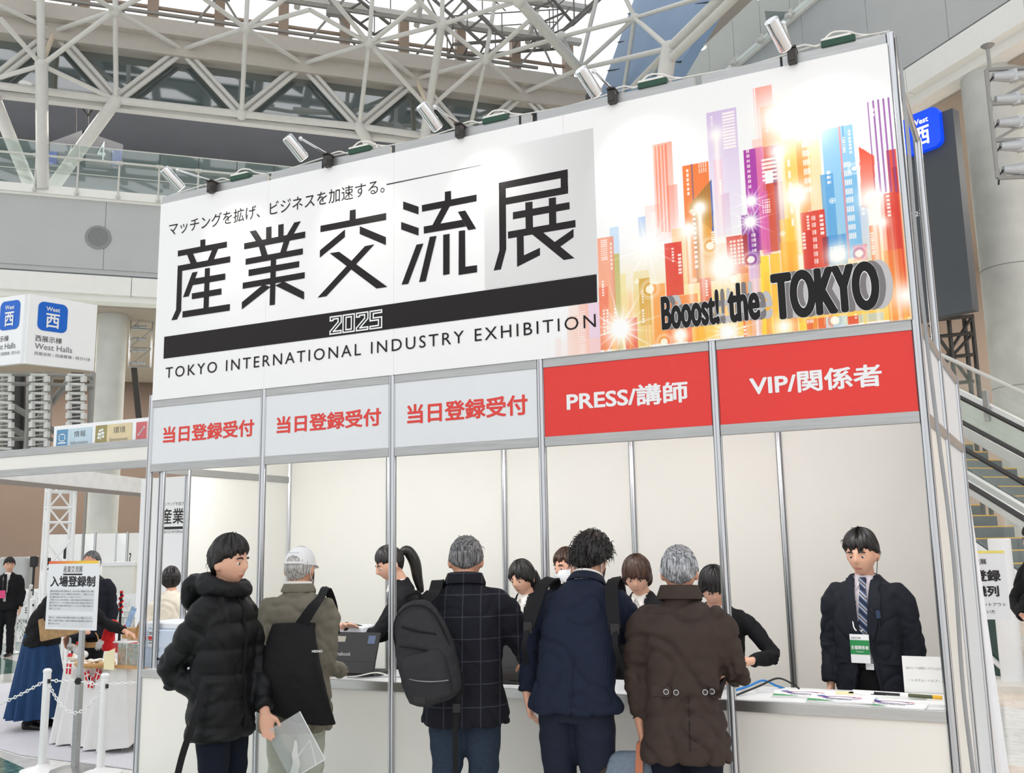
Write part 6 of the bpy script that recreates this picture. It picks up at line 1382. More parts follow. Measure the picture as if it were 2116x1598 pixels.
mb = MB(); m_ = len(vs); vs2 = [(a, b_-.006, c) for a, b_, c in vs]; mb.add(vs+vs2, [(2*i, 2*i+1, 2*i+3, 2*i+2) for i in range(n)]+[(m_+2*i+1, m_+2*i, m_+2*i+2, m_+2*i+3) for i in range(n)]+[(2*i, 2*i+2, m_+2*i+2, m_+2*i) for i in range(n)]+[(2*i+3, 2*i+1, m_+2*i+1, m_+2*i+3) for i in range(n)])
ti = mb.build('tie', m_tie, F.o, local=True); MB().loft([Vector((-.004, surf_y(sh_, 0, 1.43*k)+.012, z*k)) for z in (1.405, 1.42, 1.445, 1.455)], [(.014, .010), (.019, .013), (.022, .013), (.018, .010)], 12).build('tie_knot', m_tie, ti, local=True, smooth=True)
MB().box((.012, surf_y(sh_, 0, 1.13*k)+.022, 1.13*k), (.06, .004, .006)).build('tie_clip', m_alu, F.o, local=True)
x, y, z, bd = hanging_loop(F, None, 1.06*k, sh_, .020, .100, .150)
y += .003
MB().add([(x-.05, y, z-.03), (x-.05, y, z+.045), (x+.05, y, z+.045), (x+.05, y, z-.03)], [(0, 1, 2, 3)]).build('green_band', mat('badge_green', (40, 140, 76), .5, var=.02), bd, local=True)
W3 = F.W.to_3x3(); ex_ = W3 @ Vector((-1, 0, 0))
letter(MB(), '主催関係者', F.W @ Vector((x+.046, y+.001, z-.004)), ex_, UP, w=.092, h=.021, bold=.02, lift=.001).build('badge_title', m_wht, bd)
letter(MB(), 'Organizer', F.W @ Vector((x+.02, y+.001, z-.02)), ex_, UP, w=.04, lift=.001).build('badge_subtitle', m_wht, bd)
letter(MB(), '産業交流展', F.W @ Vector((x+.042, y+.001, z+.052)), ex_, UP, w=.05, lift=.001).build('badge_header', m_blk, bd)
for sd in (-1, 1): 
    xx = sd*.13*k; yy = surf_y(F.jk, xx, .985*k)+.004; MB().box((xx, yy, .985*k), (.085, .008, .022), sd*-.25).build('pocket_flap', F_char, F.o, local=True)
mc = Vector((-.085, surf_y(F.jk, -.085, 1.25*k)+.016, 1.25*k)); MB().path([mc-Vector((0, 0, .02)), mc+Vector((0, .002, .02))], [.012, .012], 10).build('clip_microphone', mat('navy_foam', (52, 66, 92), .9, var=.2, scale=300), F.o, local=True, smooth=True)
MB().path(spline([mc-Vector((0, 0, .02)), mc+Vector((0, .0, -.09)), Vector((-.05, surf_y(F.jk, -.06, 1.09*k)+.01, 1.09*k)), Vector((-.02, surf_y(sh_, -.02, 1.10*k)+.03, 1.10*k))], 5), .0022, 5).build('microphone_wire', m_cable, F.o, local=True)
MB().path(spline([F.hc+F.HR @ Vector((-.084, 0, -.02)), F.nb+Vector((-.07, .03, .03)), F.nb+Vector((-.066, .06, -.04)), Vector((-.05, surf_y(F.jk, -.06, 1.28*k)+.012, 1.28*k)), mc], 5), .002, 5).build('earpiece_wire', m_cable, F.o, local=True)
# ---- counter staff, all in black suits
def staff(loc, rz, H, label, L, R, lean, neck, hair, style, seed, hands=None, face=True, girth=.9, mask=False, voxel=.0075, jm=F_suitb, name='suit_jacket', open_=True, skirt=False):
    F = Fig(loc, math.radians(rz), H, label, lean=lean, neck=neck, girth=girth, sh=.170, female=True)
    F.arms(L=L, R=R); F.body(m_skin, hands, voxel)
    if face: F.face(hair)
    k = F.k
    if style == 'ponytail':
        F.hair(hair, front=.048, side=-.008, nape=-.072, thick=.008, top=.012, rough=.0025, seed=seed)
        q = [F.hc+F.HR @ Vector((0, -.098, .035)), F.hc+F.HR @ Vector((0, -.145, .03)), F.hc+F.HR @ Vector((0, -.16, -.06)), F.hc+F.HR @ Vector((0, -.135, -.17)), F.hc+F.HR @ Vector((0, -.12, -.27))]
        MB().path(spline(q, 5), [.014+.026*math.sin(PI*min(1, (i+1)/21))**.7 for i in range(21)], 14).build('ponytail', hair, F.o, local=True, smooth=True)
    elif style == 'bob':
        F.hair(hair, front=.022, side=-.05, nape=-.10, thick=.016, top=.022, rough=.0035, seed=seed, bulk=lambda a, z: .010*max(0, -z/.1)*(1-math.cos(a))/2+.012*max(0, abs(math.sin(a)))*max(0, min(1, -z/.06)))
    elif style == 'long':
        F.hair(hair, front=.030, side=-.05, nape=-.11, thick=.014, top=.018, rough=.003, seed=seed)
        mb = MB(); c = F.hc
        mb.loft([c+F.HR @ Vector((0, -.075, .02)), c+F.HR @ Vector((0, -.085, -.08)), c+F.HR @ Vector((0, -.10, -.2)), c+F.HR @ Vector((0, -.09, -.32)), c+F.HR @ Vector((0, -.08, -.40))], [(.075, .03), (.098, .045), (.105, .04), (.09, .03), (.05, .015)], 22)
        mb.build('long_hair', hair, F.o, local=True, smooth=True)
    else: F.hair(hair, front=.045, side=-.004, nape=-.07, thick=.013, top=.02, rough=.004, tufts=.01, tl=.015, seed=seed)
    if mask: facemask(F)
    F.trousers(F_suitb, voxel=.016).shoes(F_shoe)
    F.jacket(F_white, hem=.84, fit=.90, crease=.003, name='blouse', voxel=.015, sleeves=())
    F.jacket(jm, hem=.80, fit=1.03, crease=.005, name=name, voxel=.0125, sleeve=.95)
    if open_:
        front_open(F, 1.14, 1.44, .004, .055); shirt_collar(F, F_white)
    return F
F = staff((1.64, .74), 128, 1.62, 'person in black suit with ponytail and pink staff badge reaching over the counter', ((1.58, .42, 1.02), (1.42, .28, 1.10), 'w'), ((1.42, .90, 1.0), (1.32, .62, .97), 'w'), .16, (.42, .15), H_black, 'ponytail', 21, {-1: dict(d=(-.65, -.75, .08), back=(.3, -.2, .9), side=(-.6, .5, .3), curl=.35), 1: dict(d=(0, 1, -.1), back=(0, .2, 1), side=(-1, 0, 0), curl=.5)})
x, y, z, bd = hanging_loop(F, None, 1.0*F.k, None, -.02, .085, .135, mat('lanyard_pale', (212, 212, 206), .6))
MB().add([(x-.0425, y+.003, z-.035), (x-.0425, y+.003, z+.035), (x+.0425, y+.003, z+.035), (x+.0425, y+.003, z-.035)], [(0, 1, 2, 3)]).build('pink_band', mat('badge_pink', (226, 74, 128), .5, var=.02), bd, local=True)
letter(MB(), 'STAFF', F.W @ Vector((x+.03, y+.004, z-.012)), F.W.to_3x3() @ Vector((-1, 0, 0)), UP, w=.06, bold=.02, lift=.001).build('badge_title', m_wht, bd)
staff((2.44, .98), 165, 1.50, 'person with long black hair behind the counter beside the plaid coat', None, None, .12, (.30, .1), H_black, 'long', 22)
staff((2.66, 1.16), 160, 1.56, 'person in white face mask behind the long haired clerk', None, None, .04, (.12, -.1), H_brown, 'short', 23, mask=True, open_=False)
staff((3.32, .72), 170, 1.53, 'person with brown fringe bobbed hair bending behind the counter between two customers', None, None, .18, (.35, .35), H_brown, 'bob', 24)
staff((3.74, .72), 190, 1.50, 'person in black suit behind the brown coat, hands together over the counter', ((4.08, .60, .96), (3.99, .36, .96), 'w'), ((3.60, .45, 1.0), (3.84, .30, .96), 'w'), .45, (.45, .1), H_black, 'bob', 25, {-1: dict(d=(.9, .3, -.05), back=(.2, .9, .3), side=(0, 0, 1), curl=.6), 1: dict(d=(-.9, .25, 0), back=(-.2, .9, .3), side=(0, 0, 1), curl=.6)})
# ---- bystanders further off
p = atD(2168, 1300, 7.6)
F = Fig((p.x, p.y), math.radians(120), 1.68, 'person in black suit cut off by the right picture edge, hands clasped', neck=(.1, 0))
F.arms(L=((p.x-.16, p.y-.16, 1.04), (p.x-.10, p.y-.32, .98), 'w'), R=((p.x-.22, p.y+.02, 1.04), (p.x-.18, p.y-.26, .96), 'w')); F.body(m_skin, None, .008).face(); F.hair(H_black, seed=31); F.trousers(F_suitb, voxel=.016).shoes(F_shoe); F.jacket(F_suitb, fit=1.03, name='suit_jacket')
p = atD(16, 1230, 15.0)
F = Fig((p.x, p.y), math.radians(-150), 1.52, 'person in black suit with pink badge standing at the far left rope barrier', neck=(.0, .5))
F.arms(L=None, R=None); F.body(m_skin, None, .012).face(); F.hair(H_black, seed=32); F.trousers(F_suitb, voxel=.02).shoes(F_shoe); F.jacket(F_white, hem=.84, fit=.9, name='shirt', voxel=.018, sleeves=()); F.jacket(F_suitb, fit=1.03, name='suit_jacket', voxel=.015); front_open(F, .96, 1.44, .02, .06)
MB().box((0, .125, 1.12), (.045, .012, .30)).build('tie', F_suitb, F.o, local=True); MB().box((.02, .165, .96), (.10, .006, .12)).build('badge', mat('badge_pink', (226, 74, 128)), F.o, local=True)
p = atD(190, 1200, 9.6)
F = Fig((p.x, p.y), math.radians(-160), 1.60, 'person in dark suit standing behind the registration notice board', neck=(.1, 0))
F.arms(L=None, R=None); F.body(m_skin2, None, .010).face(); F.hair(H_salt, front=.075, side=.0, seed=33, thick=.01, top=.012); F.trousers(F_suitb, voxel=.018).shoes(F_shoe); F.jacket(F_char, fit=1.03, name='suit_jacket', voxel=.014)
p = atD(356, 1230, 8.6)
F = Fig((p.x, p.y), math.radians(60), 1.44, 'person with short black hair in cream top beyond the printer', lean=.1, neck=(.1, -.3), girth=.92, sh=.17, female=True)
F.arms(L=None, R=None); F.body(m_skin, None, .009).face(); F.hair(H_black, front=.03, side=-.04, nape=-.09, thick=.018, top=.024, seed=34); F.trousers(F_navy, voxel=.018).shoes(F_shoe); F.jacket(F_cream, fit=1.08, name='blouse', voxel=.013, crease=.008)
# woman in the long blue skirt bending to the table
p = atZ(66, 1508, 0)
F = Fig((p.x, p.y+.05), math.radians(-78), 1.63, 'person in black cardigan and long blue skirt bending towards the gift table', lean=.86, neck=(.5, 0), girth=.95, sh=.17, female=True)
w = F.W
F.arms(L=(w @ Vector((-.20, .50, .93)), w @ Vector((-.14, .78, .86)), 'w'), R=(w @ Vector((.20, .22, .98)), w @ Vector((.10, .42, .90)), 'w'))
F.body(m_skin, {1: dict(d=(-.5, .8, -.2), back=(.6, .2, .8), side=(-.2, -.2, .9), curl=.6), -1: dict(d=(.1, .9, -.3), back=(-.1, .4, .9), side=(1, 0, 0), curl=.5)}, .009); F.hair(H_black, front=.03, side=-.04, nape=-.09, thick=.014, top=.02, seed=35)
F.trousers(F_blk, voxel=.018).shoes(F_shoe)
mb = MB(); rows = []
for j in range(22):
    t = j/21; z = .90-.78*t; row = []
    for i in range(96):
        a = 2*PI*i/96; f = 1+(.02+.075*t)*math.sin(a*11+2*math.sin(a*2)+t); row.append(F.bend((0, 0, z))+Vector((math.cos(a)*(.155+.13*t)*f, math.sin(a)*(.125+.115*t)*f-.02*(1-t), 0)))
    rows.append(row)
add_grid(mb, rows); mb.f.append(tuple(range(96))[::-1]); mb.mi.append(0); mb.build('long_skirt', F_blue, F.o, local=True, smooth=True)
F.jacket(F_blk, fit=1.06, hem=.78, name='cardigan', voxel=.013, crease=.008)
c = w @ Vector((.17, .30, .93))
cb = empty('patterned_folder_bag', c, 'brown patterned clutch bag under the arm of the bending person', 'bag')
M_ = Matrix.Rotation(math.radians(-70), 3, 'Z') @ Matrix.Rotation(math.radians(12), 3, 'Y')
MB().rbox(c, (.06, .38, .20), .02, M=Matrix.Rotation(math.radians(-78), 3, 'Z') @ Matrix.Rotation(.2, 3, 'X')).build('bag_body', mat('brown_pattern', (168, 134, 92), .6, var=.22, scale=24), cb)

# ================================================================ THINGS ON AND AROUND THE COUNTERS
m_pl = mat('printer_plastic', (196, 206, 222), .45, var=.02); m_pl2 = mat('printer_plastic_white', (228, 230, 234), .45, var=.02); m_blkpl = mat('black_plastic', (30, 30, 32), .35, var=.04); m_paper = mat('white_paper', (244, 244, 243), .7, var=.01)
def printer(c, d, rz, label, m=m_pl, sticker=False):
    c = Vector(c); o = empty('printer', c, label, 'printer', rz=rz); Q = o.matrix_basis; w, dp, h = d
    MB().rbox((0, 0, h*.42), (w, dp, h*.84), .015).build('housing', m, o, local=True, bevel=.0)
    MB().rbox((0, .01, h*.92), (w*.96, dp*.94, h*.16), .02).build('lid', m_pl2, o, local=True)
    MB().box((0, -dp/2-.002, h*.22), (w*.86, .006, h*.26)).build('paper_tray', m, o, local=True)
    MB().box((0, -dp/2-.006, h*.20), (w*.3, .006, h*.05)).build('tray_handle', m_gap, o, local=True)
    MB().box((0, -dp/2-.002, h*.60), (w*.90, .005, h*.30)).build('front_door', m, o, local=True)
    mb = MB()
    for k in range(9): mb.box((w/2+.001, -.02, h*(.30+.035*k)), (.003, dp*.22, h*.012))
    mb.build('vent_slots', mat('slot_grey', (120, 126, 138), .6), o, local=True)
    if sticker:
        s = MB().box((-w*.22, -dp/2-.006, h*.64), (.085, .002, .11)).build('sticker', m_paper, o, local=True); MB().box((-w*.22, -dp/2-.0075, h*.655), (.085, .001, .022)).build('red_stripe', m_red, s, local=True)
        mb = MB()
        for k in range(4): mb.box((-w*.22-.01, -dp/2-.0075, h*.64+(.040, .030, -.012, -.028)[k]), (.055, .001, .006))
        mb.build('print_lines', m_greytx, s, local=True)
    return o
printer((.13, .25, ZC), (.40, .38, .30), 0, 'pale blue grey office printer with red sticker on the leftmost counter', m_pl, True)
printer((1.40, .36, ZC), (.34, .20, .28), .1, 'pale box-like printer on the counter under the clerk\'s reaching hand')
printer((3.52, .26, ZC), (.30, .30, .31), 0, 'pale printer with vent slots between the navy suit and the brown coat')
printer((2.10, .36, ZC), (.16, .18, .26), 0, 'small white label printer behind the second bay post', m_pl2)
def laptop(c, rz, label, letters=None, w=.36, tilt=22):
    o = empty('laptop', Vector(c), label, 'laptop', rz=rz)
    MB().rbox((0, .08, .012), (w, .25, .022), .01).build('base', m_blkpl, o, local=True)
    mb = MB(); mb.rbox((0, .02, .030), (w*.9, .12, .004), .004); mb.build('keyboard', m_blk, o, local=True)
    M = Matrix.Rotation(math.radians(-90+0+tilt), 3, 'X'); hc = Vector((0, -.045, .022))
    T = Matrix.Rotation(math.radians(tilt), 3, 'X')
    ld = MB().rbox(hc+T @ Vector((0, 0, .125)), (w, .012, .25), .004, M=T).build('screen_lid', mat('laptop_lid', (44, 42, 41), .22, var=.03), o, local=True)
    MB().box(hc+T @ Vector((-w*.30, -.0075, .205)), (.10, .001, .035), M=T).build('asset_tag', mat('tag_silver', (176, 172, 160), .5), ld, local=True)
    MB().box(hc+T @ Vector((w*.36, -.0075, .205)), (.05, .001, .05), M=T).build('blue_sticker', mat('sticker_blue', (96, 110, 140), .5), ld, local=True)
    MB().box(hc+T @ Vector((0, -.007, .075)), (w, .002, .006), M=T).build('lid_band', m_iron, ld, local=True)
    if letters: 
        Q = Matrix.Rotation(rz, 3, 'Z'); letter(MB(), letters, o.location+Q @ (hc+T @ Vector((-.13, -.0085, .095))), Q @ Vector((1, 0, 0)), Q @ (T @ Vector((0, 0, 1))), w=.13, bold=.01, lift=.0).build('lid_lettering', mat('print_silver', (196, 196, 196), .4), ld)
    return o
laptop((1.60, .14, ZC), .04, 'black laptop with open lid turned away, on the counter below the ponytailed clerk', 'dynabook', .36, -20)
laptop((2.62, .16, ZC), .05, 'black laptop with open lid, between the plaid coat and the navy suit', 'dynabook', .36, -20)
def cableon(pts, m, label, r=.004):
    tag(MB().path(spline([(x, y, ZC+.006+z) for x, y, z in pts], 7), r, 6).build('cable', m, smooth=True), label, 'cable')
cableon([(1.44, .03, 0), (1.55, .012, .004), (1.7, .03, .01), (1.82, .08, .03), (1.92, .10, .004), (1.98, .06, 0)], m_wc, 'white cable curling in front of the laptop by the second bay post')
cableon([(1.40, .05, 0), (1.58, .03, .006), (1.74, .014, .004), (1.88, .05, .012), (1.96, .16, 0)], MATS['grey_cable'], 'grey cable lying in front of the laptop by the second bay post')
cableon([(2.40, .03, 0), (2.52, .012, .006), (2.66, .03, .03), (2.78, .05, .01), (2.84, .1, 0)], m_cable, 'black cable in front of the laptop beside the plaid coat')
cableon([(3.90, .16, 0), (4.00, .22, .03), (4.06, .30, .05), (4.12, .34, .02), (4.15, .40, 0)], mat('blue_cable', (40, 130, 206), .45), 'blue cable looped at the left end of the VIP counter', .006)
cableon([(3.96, .10, 0), (4.05, .24, .03), (4.13, .33, .06), (4.20, .36, .03), (4.22, .42, 0)], m_cable, 'black cable looped at the left end of the VIP counter', .005)
def brochure(c, rz, w, h, t, label, n=1):
    o = empty('brochure', Vector(c), label, 'brochure', 'brochures on the VIP counter', rz=rz)
    for k in range(n):
        a = (.03*((k*7) % 3-1)); MB().box((.002*k, .003*((k*5) % 3), t*(k+.5)), (w, h, t*.9), a).build('booklet', m_paper, o, local=True)
    z = t*n+.0006; mb = MB(); mb.cur = 0
    def band(c0, c1, r0, r1, a0, a1, mi, sx=1., sy=.42):
        mb.cur = mi; N_ = 26; P = []
        for i in range(N_+1):
            a = a0+(a1-a0)*i/N_; P.append((c0+sx*r0*math.cos(a), c1+sy*r0*math.sin(a), z+mi*.0001))
        for i in range(N_, -1, -1):
            a = a0+(a1-a0)*i/N_; P.append((c0+sx*r1*math.cos(a), c1+sy*r1*math.sin(a), z+mi*.0001))
        for i in range(N_): mb.add([P[i], P[i+1], P[2*N_-i], P[2*N_+1-i]], [(0, 1, 2, 3)])
    s = w
    band(0, 0, s*.30, s*.36, .2, 2.9, 0); band(.01, 0, s*.25, s*.31, 2.6, 6.0, 1); band(0, .01, s*.20, s*.24, 0, 5.2, 2); band(-s*.18, h*.22, s*.08, s*.20, 2.2, 4.4, 3)
    mb.cur = 4; mb.add([(-w*.48, -h*.5, z), (-w*.05, -h*.5, z), (-w*.3, -h*.28, z), (-w*.48, -h*.22, z)], [(0, 1, 2, 3)])
    mb.build('cover_print', [mat('print_pink', (232, 66, 110)), mat('print_violet', (110, 70, 150)), mat('print_indigo', (76, 80, 150)), mat('print_mid_blue', (84, 128, 184)), mat('print_green', (70, 160, 96))], o, local=True)
    Q = Matrix.Rotation(rz, 3, 'Z'); letter(MB(), 'SHIN ASU NO', o.location+Q @ Vector((-.06, -h*.32, z+.0008)), Q @ Vector((1, 0, 0)), Q @ Vector((0, 1, 0)), w=.12, bold=.02, lift=0).build('cover_title', m_blk, o)
    return o
brochure((4.27, .24, ZC), .10, .30, .21, .004, 'stack of colourful swirl brochures bundled with a band, leftmost on the VIP counter', 3)
brochure((4.46, .115, ZC), .02, .30, .21, .004, 'middle stack of brochures with pink and blue swirl at the VIP counter edge', 4)
brochure((4.70, .115, ZC), -.06, .30, .21, .003, 'right stack of swirl brochures nearest the booth corner post', 2)
for x, y, w, h, a, nm, lb in ((4.10, .34, .16, .12, .2, 'note_pad', 'blank white note pad beside the cables on the VIP counter'), (4.45, .33, .10, .07, .1, 'sticky_note', 'pale yellow sticky notes behind the middle brochures'), (4.86, .15, .13, .10, -.05, 'paper_pad', 'blank white paper pad beside the right corner post'), (4.66, .36, .36, .13, -.1, 'paper_sheet', 'long white paper sheet lying behind the right brochures'), (4.62, .30, .07, .05, .1, 'name_card', 'small white card behind the right brochure stack')):
    tag(MB().box((x, y, ZC+.0055), (w, h, .01), a).build(nm, mat('pale_yellow', (250, 240, 190), .7) if nm == 'sticky_note' else m_paper), lb, 'paper')
tag(MB().path([(4.60, .31, ZC+.018), (4.72, .29, ZC+.018)], .006, 8).build('pen', m_blkpl), 'black pen lying on the paper sheet of the VIP counter', 'pen')
o = empty('highlighter', (4.84, .27, ZC+.02), 'dark green marker with yellow cap beside the right corner post', 'pen')
MB().path([(4.76, .285, ZC+.018), (4.87, .265, ZC+.018)], .009, 10).build('barrel', mat('marker_olive', (84, 92, 60), .4), o); MB().path([(4.87, .265, ZC+.018), (4.91, .258, ZC+.018)], .010, 10).build('cap', m_yel, o)
a = Vector((4.80, .56, ZC)); o = empty('paper_notice', a, 'white paper notice leaning at the back of the VIP counter by the corner', 'notice')
MB().box((4.85, .50, ZC+.09), (.24, .004, .18)).build('sheet', m_paper, o)
letter(MB(), 'QRコード読取システムはスタッフ', (4.745, .4975, ZC+.115), (1, 0, 0), UP, w=.21, lift=.0).build('text_line', m_greytx, o); letter(MB(), '・システム・ヘルプ・入力', (4.755, .4975, ZC+.055), (1, 0, 0), UP, w=.18, lift=0).build('text_line', m_greytx, o)

# ================================================================ LEFT FOREGROUND
# --- registration notice on a pole
nb_ = empty('notice_stand', (-1.00, .36, 0), 'white notice board on a pole reading 入場登録制 at the left', 'sign')
xl, xr, z0_, z1_ = -1.362, -.828, 1.018, 1.530
MB().box(((xl+xr)/2, .345, (z0_+z1_)/2), (xr-xl, .014, z1_-z0_)).build('board', mat('notice_white', (233, 234, 237), .5, var=.01), nb_)
yb = .3375
def lt(s, x, z, w, h=None, m=m_blk, bold=0., nm='text_line'): letter(MB(), s, (xl+x, yb, z0_+z), (1, 0, 0), UP, w=w, h=h, bold=bold, lift=.0006).build(nm, m, nb_)
def grad_fn(X, Z): t = np.clip((X-xl)/(xr-xl), 0, 1); return np.stack([230+20*t, 90+110*np.clip(t*1.4, 0, 1), 60-10*t], -1)
sheet('colour_strip', xl, xr, z1_-.020, z1_, .01, grad_fn, nb_, yb-.0004)
MB().add([(xl+.03, yb-.0003, z0_+.14), (xr-.03, yb-.0003, z0_+.14), (xr-.03, yb-.0003, z0_+.30), (xl+.03, yb-.0003, z0_+.30)], [(0, 1, 2, 3)]).build('grey_field', mat('notice_grey', (216, 218, 222), .5), nb_); MB().add([(xl+.03, yb-.0003, z0_+.02), (xr-.03, yb-.0003, z0_+.02), (xr-.03, yb-.0003, z0_+.105), (xl+.03, yb-.0003, z0_+.105)], [(0, 1, 2, 3)]).build('grey_field', MATS['notice_grey'], nb_)
lt('産業交流展', .165, .425, .205, .05, nm='event_name'); MB().add([(xl+.165, yb-.0006, z0_+.405), (xl+.37, yb-.0006, z0_+.405), (xl+.37, yb-.0006, z0_+.417), (xl+.165, yb-.0006, z0_+.417)], [(0, 1, 2, 3)]).build('underline', m_blk, nb_)
lt('入場登録制', .03, .318, .48, .082, bold=.03, nm='heading')
for i, (s, w) in enumerate((('産業交流展2025実行委員会は、当社の個人情報取り扱い規約', .47), ('「個人情報保護法」及びその他関連法令等を遵守し、ご登録いただいた', .47), ('個人情報を適正に取り扱うように努めております。', .34), ('ご登録いただいた個人情報は、産業交流展2025実行委員会が行う', .47), ('展示会やセミナー及び産業交流展2025実行委員会が発行する', .47), ('媒体に関連する情報を郵便や電子メールなどのご案内に使用する', .47), ('場合がございます。', .13))): lt(s, .032, .278-.0215*i, w, .0135)
for i, (s, w) in enumerate((('本展では、主催者が会場の模様を記録のために撮影いたします。', .47), ('撮影した画像や映像は、本展の各種広報や報告書等に使用する', .47), ('場合があります。', .13))): lt(s, .032, .082-.0225*i, w, .0135)
MB().box((-1.00, .372, .80), (.035, .03, .46)).build('upper_pole', m_alu, nb_); MB().box((-1.00, .372, .36), (.044, .04, .66)).build('lower_pole', m_rail, nb_)
MB().path([(-1.0, .36, .655), (-.965, .33, .65)], [.02, .026], 10).build('clamp_knob', m_blkpl, nb_); MB().lathe((-1.0, .372, 0), [(.17, 0), (.17, .02), (.03, .035)], 24).build('foot', m_rail, nb_)
# --- white chain barrier
m_st = mat('barrier_white', (238, 238, 238), .4, var=.02)
def stanchion(p, h, label):
    o = empty('barrier_post', Vector((p[0], p[1], 0)), label, 'post', 'white chain barrier posts'); q = o.location
    MB().lathe(q, [(.028, 0), (.028, h-.03), (.031, h-.028), (.031, h-.012), (.018, h), ], 16).build('tube', m_st, o, smooth=True); MB().lathe(q, [(.15, 0), (.15, .012), (.05, .035), (.03, .05)], 24).build('foot', m_st, o, smooth=True)
    MB().box(q+Vector((.036, -.01, h-.09)), (.012, .02, .03)).build('hook', m_blkpl, o); return q+Vector((0, 0, h-.08))
A = stanchion((-1.26, .30), .735, 'white barrier post left of the notice stand, in front of the long skirt')
B = stanchion((-.755, .385), .71, 'white barrier post right of the notice stand, in front of the gift table')
p = atD(67, 1238, 13.5); C_ = stanchion((p.x, p.y), .95, 'white barrier post standing among the folding chairs')
p = atD(37, 1200, 15.5); D_ = stanchion((p.x, p.y), 1.05, 'white barrier post beside the far left person'); p = atD(65, 1195, 15.6); E2 = stanchion((p.x, p.y), 1.08, 'white barrier post in front of the black loudspeakers')
def chain(a, b, sag, label, pitch=.030, m=m_st, n=None):
    a, b = Vector(a), Vector(b); L0 = (b-a).length; n = int((L0+2.2*sag*sag/max(L0, .1))/pitch); mb = MB(); up = UP
    P = [a.lerp(b, i/n)-UP*sag*4*(i/n)*(1-i/n) for i in range(n+1)]
    for i in range(n):
        c = (P[i]+P[i+1])/2; d = (P[i+1]-P[i]).normalized(); s = d.cross(UP); s = s.normalized() if s.length > .01 else Vector((1, 0, 0)); s = s if i % 2 else d.cross(s).normalized()
        l = pitch*.78; w = pitch*.36
        pts = [c+d*(l*.55*math.cos(t))+s*w*math.sin(t) for t in [2*PI*k/10 for k in range(11)]]; mb.path(pts, .0042, 5)
    return tag(mb.build('barrier_chain', m, smooth=True), label, 'chain', 'white plastic barrier chains')
cl = Vector((-1.0, .35, .655))
chain(A, cl, .01, 'white plastic chain stretched from the left barrier post to the notice pole'); chain(cl, B, .01, 'white plastic chain stretched from the notice pole to the right barrier post')
chain(A, (-2.05, .22, .36), .03, 'white plastic chain running down left out of the picture'); chain(A, (-1.01, .34, .42), .05, 'white plastic chain sagging from the left post to the notice pole'); chain((-1.0, .34, .42), B, .05, 'white plastic chain sagging from the notice pole up to the right post')
chain(B, (-.05, .62, .70), .012, 'white plastic chain from the right barrier post behind the booth corner'); chain(B+Vector((.01, -.01, 0)), (-.745, .37, .44), .0, 'loose white chain end hanging down the right barrier post')
chain(D_+UP*.05, E2, .25, 'white rope sagging between the two far posts by the loudspeakers', .06); chain(D_+UP*.05, D_+Vector((-1.6, .2, -.15)), .2, 'white rope running left from the far post past the black suit', .06)
# --- carpet under the table
mb = MB().prism([(-6.5, 1.9, .003), (-1.9, .62, .003), (-.15, .55, .003), (-.2, 3.8, .003), (-5.5, 4.2, .003)], UP*.006)
tag(mb.build('carpet', mat('pale_lilac_carpet', (214, 213, 220), .95, var=.05, scale=60, bump=.3, bscale=500)), 'pale lilac grey carpet under the gift table and the bending person', 'carpet')
# --- gift table
TZ = .655; A0, A1 = Vector((-2.0, 1.10, 0)), Vector((-1.2, .97, 0)); dx = (A1-A0).normalized(); dy = Vector((-dx.y, dx.x, 0)); TW, TD = .82, 1.7
gt = empty('gift_table', (A0+A1)/2+dy*.8, 'table with white cloth to the floor and small gifts on it, left of the booth', 'table')
def TP(x, y, z): return A0+dx*x+dy*y+UP*z
MB().prism([TP(0.02, .02, TZ-.03), TP(TW-.02, .02, TZ-.03), TP(TW-.02, TD, TZ-.03), TP(.02, TD, TZ-.03)], UP*.02).build('table_top', m_steelw, gt)
for x in (.06, TW-.06):
    for y in (.06, TD-.06): MB().tube(TP(x, y, 0), TP(x, y, TZ-.03), .015, n=8).build('leg', m_alu, gt)
tc_ = empty('tablecloth', (A0+A1)/2, 'white cloth draped over the gift table with loose folds', 'tablecloth')
per = []; N_ = 40
for k in range(N_): per.append((TW*k/N_, 0, 0, -1))
for k in range(N_): per.append((TW, TD*k/N_, 1, 0))
for k in range(N_): per.append((TW-TW*k/N_, TD, 0, 1))
for k in range(N_): per.append((0, TD-TD*k/N_, -1, 0))
vs = []; n = len(per); R_ = 14
for j in range(R_+1):
    t = j/R_
    for i, (x, y, nx, ny) in enumerate(per):
        s = 2*PI*i/n; w = (.012+.05*t)*(.5+.5*math.sin(s*21+1.8*math.sin(s*4)))*(1+.4*math.sin(s*7)); e = .02+.05*t
        lift = .28*math.exp(-((i-N_-9)/6.)**2)*t
        vs.append(TP(x+nx*(e+w), y+ny*(e+w), max(.012, TZ+.004-(TZ-.02)*t+lift)))
mb = MB(); mb.add(vs, [(j*n+i, j*n+(i+1) % n, (j+1)*n+(i+1) % n, (j+1)*n+i) for j in range(R_) for i in range(n)]); mb.add(vs[:n], [tuple(range(n))])
mb.build('cloth', mat('table_linen', (226, 225, 224), .85, var=.03, bump=.15, bscale=250), tc_, smooth=True)
rp_ = TP(TW+.06, .42, .52); mb = MB()
for sx in (-1, 1): mb.path(spline([rp_, rp_+dy*sx*.07+UP*.06-dx*-.02, rp_+dy*sx*.10+UP*.01, rp_+dy*sx*.03-UP*.01, rp_], 5), .010, 6)
mb.path(spline([rp_, rp_+dy*-.03-UP*.14, rp_-dy*.06-UP*.28], 5), .012, 6); mb.sphere(rp_, .022, 10); mb.build('ribbon_bow', mat('red_organza', (226, 84, 92), .6, var=.1), tc_, smooth=True)
